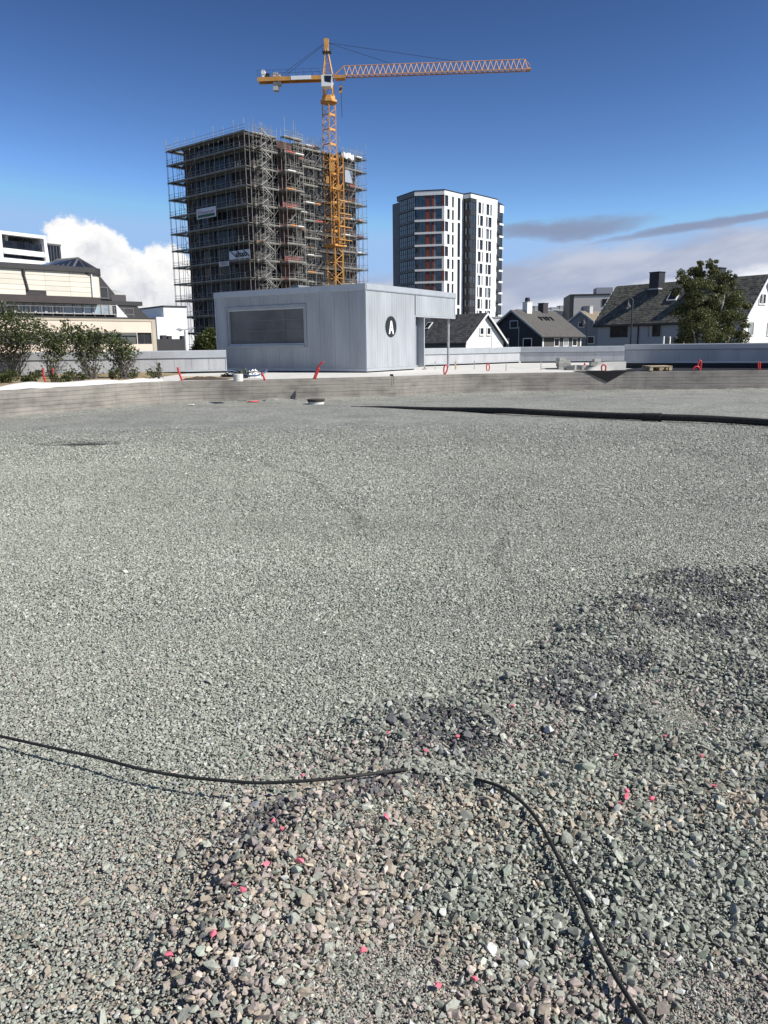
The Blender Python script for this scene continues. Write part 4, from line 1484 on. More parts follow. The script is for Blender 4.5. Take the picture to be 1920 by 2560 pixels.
    def face(fc, s0, s1, levels, o0, o1, top_extra=(1.1, 3.2), bay=2.5, brace_every=3, pale=0.12, rails=True, seed=1, jitter=0.0, half=False):
        r_ = random.Random(seed)
        n = max(1, round((s1 - s0) / bay)); w = (s1 - s0) / n
        for k in range(n + 1):
            for o in (o0, o1):
                top = levels[0] + (r_.choice((1.1, 1.5, 2.1, 3.0)) if o == o1 else r_.choice((0.3, 1.1, 1.6)))
                standard(fc.P(s0 + k * w + r_.uniform(-jitter, jitter), 0, o), top)
        for li, z in enumerate(levels):
            mb = MB()
            fc.bx(mb, s0 - 0.15, s1 + 0.15, z, z + 0.07, o0 + 0.05, o1 - 0.05)
            mb.build('plank_deck', wood, sc)
            mb = MB()
            for o in (o0, o1):
                mb.tube(fc.P(s0 - 0.3, z - 0.06, o), fc.P(s1 + 0.3, z - 0.06, o), 0.032, n=4)
            if rails:
                for hgt in (0.5, 1.0):
                    mb.tube(fc.P(s0 - 0.2, z + hgt, o1), fc.P(s1 + 0.2, z + hgt, o1), 0.026, n=4)
                m_ = int((s1 - s0) / 1.25)
                for q in range(m_ + 1):
                    ss = s0 + (s1 - s0) * q / max(1, m_)
                    mb.tube(fc.P(ss, z, o1 - 0.03), fc.P(ss, z + 1.02, o1 - 0.03), 0.026, n=4)
                    if half and r_.random() < 0.6:
                        mb.tube(fc.P(ss + 0.5, z, o0 + 0.1), fc.P(ss + 0.5, z + r_.uniform(0.9, 2.0), o0 + 0.1), 0.03, n=4)
            fc.bx(mb, s0 - 0.15, s1 + 0.15, z + 0.075, z + 0.22, o1 - 0.04, o1 - 0.01)
            tag(mb.build('guard_rail', tubec, sc), kind='stuff')
            zn = levels[li + 1] if li + 1 < len(levels) else zg
            for k in range(n):
                if (k + seed) % brace_every == 0:
                    mb = MB()
                    a, b = (s0 + k * w, s0 + (k + 1) * w)
                    if li % 2:
                        a, b = b, a
                    mb.tube(fc.P(a, zn + 0.1, o1 + 0.04), fc.P(b, z, o1 + 0.04), 0.032, n=4)
                    mb.build('brace', tubec, sc)
                u = r_.random()
                if u < pale:
                    mm = boards[0][0] if u < pale * 0.55 else boards[1][0] if u < pale * 0.8 else boards[2][0]
                    mb = MB(); a = s0 + k * w + r_.uniform(0, 0.6)
                    fc.bx(mb, a, a + r_.uniform(0.9, 2.2), z + 0.09, z + 0.27, o1 + 0.0, o1 + 0.05)
                    mb.build('toe_board', mm, sc)
    lvl = [zt - 0.15] + lv
    face(fL, -1.3, SL + 2.9, lvl, 0.35, 1.35, brace_every=7, pale=0.0, seed=2, bay=2.6)
    face(fR, 0.4, sB0 - 0.3, lvl, 0.35, 1.45, brace_every=2, pale=0.14, seed=5, half=True, bay=2.1)
    face(fR, sB0 - 0.2, sB1 + 0.3, lvl, 2.4, 3.4, brace_every=9, pale=0.5, seed=6, bay=2.4)
    face(fR, sB1 + 0.6, sD0, lvl, 0.35, 1.5, brace_every=2, pale=0.22, seed=7, half=True, bay=2.1)
    face(fR, sB1 + 0.9, sD0 - 0.6, [z + 1.45 for z in lvl[1:]], 1.7, 2.7, brace_every=3, pale=0.22, seed=17, bay=2.8)
    face(fR, sD1 - 1.0, SR + 0.3, lvl, 0.75, 1.9, brace_every=3, pale=0.18, seed=8, half=True, bay=2.3)
    fLr = F(fL.P(SL + 1.3, 0, 0), 41.0, flip=False)         # return along the far left side
    fLr.n = fL.u.copy()
    face(fLr, -1.3, 14, lvl, 0.2, 1.9, brace_every=2, pale=0.0, seed=9, bay=2.4)
    fRr = F(fR.P(SR + 0.3, 0, 0), -50.0); fRr.n = fR.u.copy()
    face(fRr, -1.5, 10, lvl, 0.2, 1.5, brace_every=3, pale=0.03, seed=10, bay=2.4)
    # loose tubes, props and short ledgers filling the right-hand face
    for q, (a, b, o0, o1, cnt) in enumerate(((0.3, sB0, 0.1, 1.5, 420), (sB1, sD0, 0.1, 2.6, 620), (sD1, SR, 0.3, 1.8, 420), (sB0, sB1, 2.3, 3.3, 200))):
        r_ = random.Random(50 + q); mb = MB()
        for _ in range(cnt):
            s = r_.uniform(a, b); z = r_.uniform(zg, zt + 0.4); o = r_.uniform(o0, o1)
            u = r_.random()
            if u < 0.5:
                mb.tube(fR.P(s, z, o), fR.P(s, z + r_.uniform(0.8, 2.4), o), 0.03, n=4)
            elif u < 0.8:
                mb.tube(fR.P(s, z, o), fR.P(min(b, s + r_.uniform(0.8, 2.4)), z, o), 0.03, n=4)
            else:
                mb.tube(fR.P(s, z, o), fR.P(min(b, s + 1.8), z + r_.choice((-1.6, 1.6)), o), 0.03, n=4)
        tag(mb.build('loose_tubes', tubec, sc), kind='stuff')
    r_ = random.Random(61); mb = MB()
    for z in lv:
        for _ in range(26):
            s = r_.uniform(0, SL); o = r_.uniform(0.1, 1.3)
            if r_.random() < 0.65:
                mb.tube(fL.P(s, z + 0.1, o), fL.P(s, z + r_.uniform(0.7, 1.4), o), 0.034, n=4)
            else:
                mb.tube(fL.P(s, z + r_.uniform(0.3, 1.6), o), fL.P(s + r_.uniform(0.8, 2.6), z + r_.uniform(0.3, 1.6), o), 0.026, n=4)
    tag(mb.build('loose_tubes', tubec, sc), kind='stuff')
    # stair tower with zigzag flights
    sa, sb = fR.s(652, 480, 2.2), fR.s(676, 480, 2.2)
    for o in (1.6, 2.9):
        for s in (sa, sb):
            standard(fR.P(s, 0, o), zt + 1.2)
    for k, z in enumerate(lv):
        zn = z + PITCH_Z
        for a, b, z0, z1, o in ((sa, sb, z, z + 1.45, 1.9), (sb, sa, z + 1.5, zn - 0.05, 2.5)):
            mb = MB()
            for oo in (o - 0.28, o + 0.28):
                mb.prism([fR.P(a, z0, oo), fR.P(a, z0 + 0.16, oo), fR.P(b, z1 + 0.16, oo), fR.P(b, z1, oo)], fR.n * 0.04)
                mb.tube(fR.P(a, z0 + 1.0, oo), fR.P(b, z1 + 1.0, oo), 0.03, n=4)
            for q in range(7):
                f_ = (q + 0.5) / 7
                fR.bx(mb, a + (b - a) * f_ - 0.1, a + (b - a) * f_ + 0.1, z0 + (z1 - z0) * f_ + 0.1, z0 + (z1 - z0) * f_ + 0.13, o - 0.22, o + 0.26)
            mb.build('stair_flight', tubec, sc)
        mb = MB(); fR.bx(mb, sa - 0.4, sa + 0.3, z - 0.05, z, 1.6, 2.9); mb.build('landing', wood, sc)
    # hoist cage and white tarpaulin by the far wing
    p = fR.sz(864, 441, 2.6)
    h_ = thing('hoist_cage', 'pale hoist cage hanging on the scaffolding right of the crane mast', 'hoist', fR.P(p[0], p[1] - 1.2, 2.6))
    mb = MB(); fR.bx(mb, p[0] - 1.0, p[0] + 1.0, p[1] - 1.2, p[1] + 0.9, 2.0, 3.4); mb.build('cage', material('hoist_grey', (0.33, 0.36, 0.41), 0.5, var=0.1), h_)
    mb = MB()
    for k in range(6):
        mb.tube(fR.P(p[0] - 1.0 + 0.4 * k, p[1] + 0.9, 3.4), fR.P(p[0] - 1.0 + 0.4 * k, p[1] + 2.0, 3.4), 0.03, n=4)
    mb.build('cage_rail', tubec, h_)
    mb = MB()
    p = fR.sz(866, 389, 2.0)
    for k in range(24):
        a = p[0] - 1.5 + 3.1 * k / 24
        z = p[1] + 0.14 * math.sin(k * 0.5) + 0.06 * math.sin(k * 1.1)
        z2 = p[1] + 0.14 * math.sin((k + 1) * 0.5) + 0.06 * math.sin((k + 1) * 1.1)
        mb.prism([fR.P(a, z + 0.4, 2.0), fR.P(a + 0.13, z2 + 0.4, 2.0), fR.P(a + 0.13, z2 - 0.5, 2.0), fR.P(a, z - 0.5, 2.0)], fR.n * (0.25 + 0.1 * math.sin(k * 0.9)))
    tag(mb.build('tarpaulin', material('white_tarp', (0.80, 0.80, 0.80), 0.6, var=0.05)), 'white tarpaulin bundled on top of the scaffolding behind the crane', 'tarpaulin')
    # banners on the left face
    o = 1.46
    bw = material('banner_white', (0.72, 0.73, 0.76), 0.6, var=0.08, scale=1.2)
    def banner(px0, py0, px1, py1, label):
        """Sheet hung between two upper corners, given by its bounding columns and the rows of its left edge top / bottom."""
        s0, z1 = fL.sz(px0, py0, o); _, z0 = fL.sz(px0, py1, o); s1 = fL.s(px1, py0, o)
        b = thing('banner', label, 'banner', fL.P((s0 + s1) / 2, z0, o))
        mb = MB(); nseg = 14
        for k in range(nseg):
            a, c = s0 + (s1 - s0) * k / nseg, s0 + (s1 - s0) * (k + 1) / nseg
            wv = lambda q: 0.05 * math.sin(q * 1.9)
            mb.prism([fL.P(a, z0, o + wv(a)), fL.P(c, z0, o + wv(c)), fL.P(c, z1, o + wv(c) * 0.4), fL.P(a, z1, o + wv(a) * 0.4)], fL.n * 0.012)
        mb.build('sheet', bw, b)
        return b, min(s0, s1), max(s0, s1), z0, z1
    b, s0, s1, z0, z1 = banner(490.5, 524, 540, 549.5, 'white banner with red lettering row and green stripe on the scaffolding')
    w, h = s1 - s0, z1 - z0
    mb = MB(); fL.bx(mb, s0 + w * 0.06, s1 - w * 0.08, z0 + h * 0.10, z0 + h * 0.36, o + 0.09, o + 0.10); mb.build('green_stripe', material('banner_green', (0.02, 0.10, 0.055), 0.6), b)
    red = material('banner_red', (0.34, 0.10, 0.12), 0.6)
    for k in range(11):
        mb = MB(); a = s0 + w * (0.10 + 0.075 * k)
        if k % 3 == 0:
            fL.bx(mb, a, a + w * 0.012, z0 + h * 0.44, z0 + h * 0.66, o + 0.09, o + 0.10); fL.bx(mb, a + w * 0.013, a + w * 0.04, z0 + h * 0.60, z0 + h * 0.66, o + 0.09, o + 0.10)
        elif k % 3 == 1:
            fL.bx(mb, a, a + w * 0.012, z0 + h * 0.44, z0 + h * 0.66, o + 0.09, o + 0.10); fL.bx(mb, a + w * 0.034, a + w * 0.045, z0 + h * 0.44, z0 + h * 0.66, o + 0.09, o + 0.10)
            fL.bx(mb, a + w * 0.013, a + w * 0.033, z0 + h * 0.53, z0 + h * 0.57, o + 0.09, o + 0.10)
        else:
            fL.bx(mb, a, a + w * 0.045, z0 + h * 0.44, z0 + h * 0.50, o + 0.09, o + 0.10); fL.bx(mb, a + w * 0.016, a + w * 0.030, z0 + h * 0.505, z0 + h * 0.66, o + 0.09, o + 0.10)
        mb.build('lettering', red, b)
    mb = MB(); cx_ = s1 - w * 0.16
    fL.pts(mb, [(cx_ + w * 0.15 * math.cos(q * math.pi / 8), z0 + h * 0.70 + h * 0.2 * math.sin(q * math.pi / 8)) for q in range(9)], o + 0.09, o + 0.10)
    mb.build('emblem', material('banner_pink', (0.62, 0.55, 0.58), 0.6), b)
    b, s0, s1, z0, z1 = banner(573, 629, 625, 650, 'white banner with black handwritten letters crossed by painted shadows of braces on the scaffolding')
    w, h = s1 - s0, z1 - z0
    ink = material('banner_ink', (0.02, 0.02, 0.03), 0.6)
    text_on(fL, 'alsxo', h * 0.95, (s0 + s1) / 2 - w * 0.10, z0 + h * 0.52, o + 0.10, ink, b, offset=0.03, sx=1.1)
    grey = material('brace_shadow', (0.10, 0.10, 0.12), 0.6)  # dark strips painted for the shadows that braces cast on the banner
    for k, a in enumerate((0.06, 0.34, 0.66)):
        mb = MB(); fL.pts(mb, [(s1 - w * a, z1 - 0.05), (s1 - w * (a + 0.06), z1 - 0.05), (s1 - w * (a + 0.36), z0 + h * 0.12), (s1 - w * (a + 0.30), z0 + h * 0.12)], o + 0.085, o + 0.095); mb.build('bar', grey, b)
    b, s0, s1, z0, z1 = banner(547.5, 655, 572.5, 667, 'small pale printed banner left of the handwritten one on the scaffolding')
    w, h = s1 - s0, z1 - z0
    for k in range(4):
        mb = MB(); fL.bx(mb, s0 + w * 0.08, s1 - w * (0.1 + 0.08 * (k % 2)), z0 + h * (0.16 + 0.2 * k), z0 + h * (0.25 + 0.2 * k), o + 0.09, o + 0.10); mb.build('printed_line', material('banner_print', (0.34, 0.26, 0.29), 0.7), b)


build_scaffold_tower()


# ------------------------------------------------------------------ tower crane
def build_crane():
    YC = 150.0
    top = at_y(822, 256, YC)
    M = V(top.x, top.y, -1.0)
    yel = material('crane_yellow', (0.60, 0.30, 0.075), 0.55, var=0.2, scale=0.8)
    dk = material('crane_dark', (0.04, 0.04, 0.045), 0.6, var=0.2)
    wh = material('crane_white', (0.80, 0.80, 0.79), 0.5, var=0.04)
    t = thing('tower_crane', 'orange-yellow tower crane rising in front of the scaffolded tower', 'crane', M)
    ang = R(41)
    ux, uy = V(math.sin(ang), math.cos(ang), 0), V(-math.cos(ang), math.sin(ang), 0)

    def lattice(w, h, r, plate=True):
        mb = MB()
        c = [(-1, -1), (1, -1), (1, 1), (-1, 1)]
        P = lambda k, z: ux * (c[k % 4][0] * w / 2) + uy * (c[k % 4][1] * w / 2) + V(0, 0, z)
        for k in range(4):
            mb.box(P(k, 0) - V(r, r, 0), (2 * r, 0, 0), (0, 2 * r, 0), (0, 0, h - 0.02))
            mb.tube(P(k, 0.06), P(k + 1, 0.06), r * 0.62, n=4)
            mb.tube(P(k, 0.1), P(k + 1, h * 0.5), r * 0.55, n=4)
            mb.tube(P(k + 1, h * 0.5), P(k, h - 0.1), r * 0.55, n=4)
        return mesh_of(mb, 'mast_section', yel)
    w = 1.62
    h = 2.42
    sec = lattice(w, h, 0.085)
    plate = MB(); plate.box(-ux * (w / 2 + 0.04) - uy * (w / 2 + 0.10) + V(0, 0, -0.12), ux * (w * 0.55 + 0.5), uy * 0.12, (0, 0, 0.36)); plate.box(-ux * (w / 2 + 0.12) + uy * (-w / 2), uy * (w * 0.8), ux * 0.1, (0, 0, 0.16))
    pl = mesh_of(plate, 'joint_plate', yel)
    z_wide = at_y(832, 614, YC).z
    z = z_wide
    while z < top.z - 0.5:
        shared('mast_section', sec, V(M.x, M.y, z), t)
        shared('joint_plate', pl, V(M.x, M.y, z), t)
        z += h
    z_top = z
    # wider lower mast and the climbing frame around its head
    wide = lattice(2.05, 2.9, 0.12)
    z = z_wide - 2.9
    while z > -3.5:
        shared('mast_section', wide, V(M.x + 0.5, M.y, z), t)
        z -= 2.9
    mb = MB()
    mb.box(V(M.x + 0.5, M.y, z_wide - 0.25) - ux * 1.5 - uy * 1.5, ux * 3.0, uy * 3.0, (0, 0, 0.3)); mb.build('platform', yel, t)
    cf = lattice(1.3, 3.0, 0.10)
    for k in range(5):
        shared('climbing_frame', cf, V(M.x + 1.3 + 0.1, M.y - 0.6, z_wide + 0.2 + 3.0 * k), t)
    for (px, py, sx, sz_) in ((842, 547, 0.6, 0.5), (830, 418, 0.9, 1.5), (846, 469, 0.7, 0.9), (819, 450, 0.45, 1.2)):
        p = at_y(px, py, YC - 1.9)
        mb = MB(); mb.bx(p.x - sx / 2, p.x + sx / 2, p.y - 0.3, p.y + 0.3, p.z - sz_ / 2, p.z + sz_ / 2); mb.build('machinery_box', yel, t)
    for k in range(4):
        p = at_y(846 + k, 500 + 33 * k, YC - 1.8)
        mb = MB(); mb.box(p, ux * 3.2, V(0.06, 0, 0), V(0, 0, 0.12)); mb.build('tie_bar', yel, t)
    # slewing platform
    mb = MB()
    n8 = [(math.cos(k * math.pi / 4 + 0.39), math.sin(k * math.pi / 4 + 0.39)) for k in range(8)]
    mb.prism([V(M.x + a * 1.55, M.y + b * 1.55, top.z - 0.1) for a, b in n8], (0, 0, 0.35))
    mb.prism([V(M.x + a * 1.2, M.y + b * 1.2, top.z + 0.25) for a, b in n8], (0, 0, 0.7)); mb.build('slewing_ring', yel, t)
    z0 = at_y(832, 194, YC).z               # underside of the jib
    tip = at_z(1326, 176, z0)
    J = V(tip.x - M.x, tip.y - M.y, 0); jl = J.length; J.normalize()
    S = V(-J.y, J.x, 0)
    C = V(M.x, M.y, 0)
    P = lambda a, s, z: C + J * a + S * s + V(0, 0, z)
    mb = MB()
    for s in (-0.8, 0.8):
        for a in (-0.8, 0.8):
            mb.tube(P(a, s, top.z + 0.9), P(a * 0.9, s * 0.9, z0 + 0.2), 0.13, n=6)
        mb.tube(P(-0.8, s, top.z + 1.0), P(0.75, s * 0.9, z0), 0.08, n=5)
    mb.build('turret', yel, t)
    # tower head
    apex = at_y(814.7, 97, YC).z
    mb = MB()
    for s in (-0.7, 0.7):
        mb.tube(P(-0.85, s, z0), P(-0.25, s * 0.3, apex - 1.3), 0.11, 0.09, n=5)
        mb.tube(P(0.85, s, z0), P(-0.05, s * 0.3, apex - 1.3), 0.11, 0.09, n=5)
    for k in range(1, 7):
        f_ = k / 7
        a0, a1 = -0.85 + 0.60 * f_, 0.85 - 0.90 * f_
        s_ = 0.7 * (1 - f_) + 0.21 * f_
        zz = z0 + (apex - 1.3 - z0) * f_
        mb.tube(P(a0, -s_, zz), P(a1, -s_, zz), 0.045, n=4); mb.tube(P(a0, s_, zz), P(a1, s_, zz), 0.045, n=4); mb.tube(P(a0, -s_, zz), P(a0, s_, zz), 0.045, n=4); mb.tube(P(a1, -s_, zz), P(a1, s_, zz), 0.045, n=4)
    mb.box(P(-0.55, -0.3, apex - 1.9), J * 0.75, S * 0.6, (0, 0, 1.9))
    mb.build('tower_head', yel, t)
    mb = MB(); mb.box(P(-0.9, -0.6, apex - 2.2), J * 1.5, S * 1.2, (0, 0, 0.08))
    for a in (-0.9, 0.6):
        for s in (-0.6, 0.6):
            mb.tube(P(a, s, apex - 2.2), P(a, s, apex - 1.1), 0.03, n=4)
    mb.build('head_platform', dk, t)
    # jib: triangular truss, one part for every bay
    hz_, bw = 1.75, 0.65
    a0 = 1.3
    nb = 34
    step = (jl - a0 - 0.5) / nb
    me = MB()
    for s in (-bw, bw):
        me.box(J * 0 + S * s - S * 0.07, J * step, S * 0.14, (0, 0, 0.16))
        me.tube(S * s + V(0, 0, 0.1), J * (step / 2) + V(0, 0, hz_), 0.055, n=5)
        me.tube(J * step + S * s + V(0, 0, 0.1), J * (step / 2) + V(0, 0, hz_), 0.055, n=5)
    me.tube(S * -bw + V(0, 0, 0.08), S * bw + V(0, 0, 0.08), 0.05, n=4)
    me.tube(S * -bw + V(0, 0, 0.08), J * step + S * bw + V(0, 0, 0.08), 0.04, n=4)
    me.tube(J * (-step / 2) + V(0, 0, hz_), J * (step / 2) + V(0, 0, hz_), 0.085, n=6)
    bay = mesh_of(me, 'jib_bay', material('jib_orange', (0.56, 0.30, 0.15), 0.5, var=0.14, scale=0.8))
    for k in range(2, nb):
        shared('jib_bay', bay, P(a0 + k * step, 0, z0), t)
    mb = MB()
    for s in (-bw, bw):
        mb.box(P(0.9, s - 0.07, z0), J * (a0 + 2 * step - 0.9), S * 0.14, (0, 0, 0.16))
    mb.tube(P(1.0, 0, z0 + 0.2), P(a0 + 2 * step - step / 2, 0, z0 + hz_), 0.09, n=6)
    mb.tube(P(a0 + 2 * step, bw, z0 + 0.1), P(a0 + 1.5 * step, 0, z0 + hz_), 0.055, n=5); mb.tube(P(a0 + 2 * step, -bw, z0 + 0.1), P(a0 + 1.5 * step, 0, z0 + hz_), 0.055, n=5)
    mb.build('jib_root', yel, t)
    mb = MB(); mb.box(P(jl - 0.6, -bw, z0), J * 0.6, S * (2 * bw), (0, 0, 0.3)); mb.tube(P(a0 + (nb - 0.5) * step, 0, z0 + hz_), P(jl - 0.1, 0, z0 + 0.8), 0.06, n=5); mb.build('jib_nose', yel, t)
    # counter jib with ballast, winch and name plate
    cj = -V(at_z(645, 199, z0).x - M.x, at_z(645, 199, z0).y - M.y, 0).length
    mb = MB()
    for s in (-0.75, 0.75):
        mb.box(P(cj, s - 0.1, z0 - 0.45), J * (-cj - 0.8), S * 0.2, (0, 0, 0.65))
    mb.box(P(cj, -0.65, z0 + 0.02), J * (-cj - 0.8), S * 1.3, (0, 0, 0.05))
    mb.build('counter_jib', yel, t)
    mb = MB()
    for s in (-0.8, 0.8):
        for k in range(9):
            a = cj + (-cj - 1.5) * k / 8
            mb.tube(P(a, s, z0 + 0.2), P(a, s, z0 + 1.3), 0.03, n=4)
        mb.tube(P(cj, s, z0 + 1.3), P(-1.5, s, z0 + 1.3), 0.025, n=4)
    mb.build('hand_rail', dk, t)
    px_a = lambda px: (at_y(px, 196, YC) - C).dot(J)
    mb = MB(); mb.box(P(px_a(728), -0.9, z0 - 0.40), J * (px_a(779) - px_a(728)), S * 0.04, (0, 0, 0.62)); mb.build('name_plate', wh, t)
    bal = material('ballast_concrete', (0.50, 0.47, 0.42), 0.9, var=0.1)
    for (x0, x1, zt_, zb_, m_) in ((682, 694, 204, 225, bal), (695, 701, 201, 212, bal), (653, 661, 173, 192, wh), (682, 694, 181, 191, bal), (663, 673, 182, 191, dk), (694, 700, 184, 191, bal)):
        mb = MB(); mb.box(P(px_a(x0), -0.6, at_y(690, zb_, YC).z), J * (px_a(x1) - px_a(x0)), S * 1.2, (0, 0, at_y(690, zt_, YC).z - at_y(690, zb_, YC).z))
        mb.build('ballast_block' if m_ is bal else 'winch' if m_ is dk else 'switch_cabinet', m_, t)
    # cab
    s_off = -1.25
    xa, xb = px_a(808.5), px_a(836)
    zc0, zc1 = at_y(822, 228, YC).z, at_y(822, 200, YC).z
    mb = MB()
    mb.prism([P(xa, s_off, zc0), P(xb - 0.35, s_off, zc0), P(xb, s_off, zc0 + 0.7), P(xb - 0.05, s_off, zc1), P(xa, s_off, zc1)], S * -1.5)
    cb = mb.build('cab', wh, t)
    gl = glass_material('cab_glass', (0.012, 0.014, 0.02), 0.1, 0.7)
    mb = MB(); mb.prism([P(xa + 0.55, s_off - 1.5, zc0 + 0.75), P(xb - 0.3, s_off - 1.5, zc0 + 0.55), P(xb - 0.14, s_off - 1.5, zc1 - 0.15), P(xa + 0.5, s_off - 1.5, zc1 - 0.12)], S * -0.02); mb.build('window', gl, cb)
    mb = MB(); mb.box(P(xb - 0.02, s_off - 1.35, zc0 + 0.8), J * 0.04, S * 1.2, (0, 0, 1.2)); mb.build('window', gl, cb)
    # pendants
    ln = material('wire_rope', (0.03, 0.03, 0.035), 0.6, var=0.1)
    for (px, py) in ((1150, 162), (985, 170)):
        q = at_z(px, py, z0 + hz_)
        mb = MB(); mb.tube(P(-0.1, 0, apex - 0.6), P((q - C).dot(J), 0, z0 + hz_), 0.035, n=4); mb.build('pendant', ln, t)
    for s in (-0.7, 0.7):
        mb = MB(); mb.tube(P(-0.3, s * 0.3, apex - 0.6), P(px_a(700), s, z0 + 0.3), 0.035, n=4); mb.build('pendant', ln, t)
    # trolley, hook block, hanging sling
    at_ = px_a(851)
    mb = MB(); mb.box(P(at_ - 0.9, -0.8, z0 - 0.35), J * 1.8, S * 1.6, (0, 0, 0.3)); mb.build('trolley', yel, t)
    zh = at_y(850, 222, YC).z
    hk = MB(); hk.prism([P(at_ - 0.25, 0, zh - 0.8), P(at_ + 0.2, 0, zh - 0.6), P(at_ + 0.3, 0, zh + 0.5), P(at_ - 0.15, 0, zh + 0.4)], S * 0.3); hb = hk.build('hook_block', yel, t)
    mb = MB(); mb.prism([P(at_ - 0.27, -0.02, zh - 0.35), P(at_ + 0.24, -0.02, zh - 0.05), P(at_ + 0.26, -0.02, zh + 0.2), P(at_ - 0.25, -0.02, zh - 0.1)], S * 0.34); mb.build('black_stripe', dk, hb)
    mb = MB()
    for s in (-0.3, 0.3):
        mb.tube(P(at_ + s, 0.1, z0 - 0.2), P(at_, 0.1, zh + 0.3), 0.02, n=4)
    mb.build('hoist_rope', ln, t)
    mb = MB(); mb.tube(P(at_ + 0.1, 0.1, zh - 0.7), P(at_ + 0.15, 0.1, at_y(850, 294, YC).z), 0.05, n=5); mb.build('sling', ln, t)


build_crane()


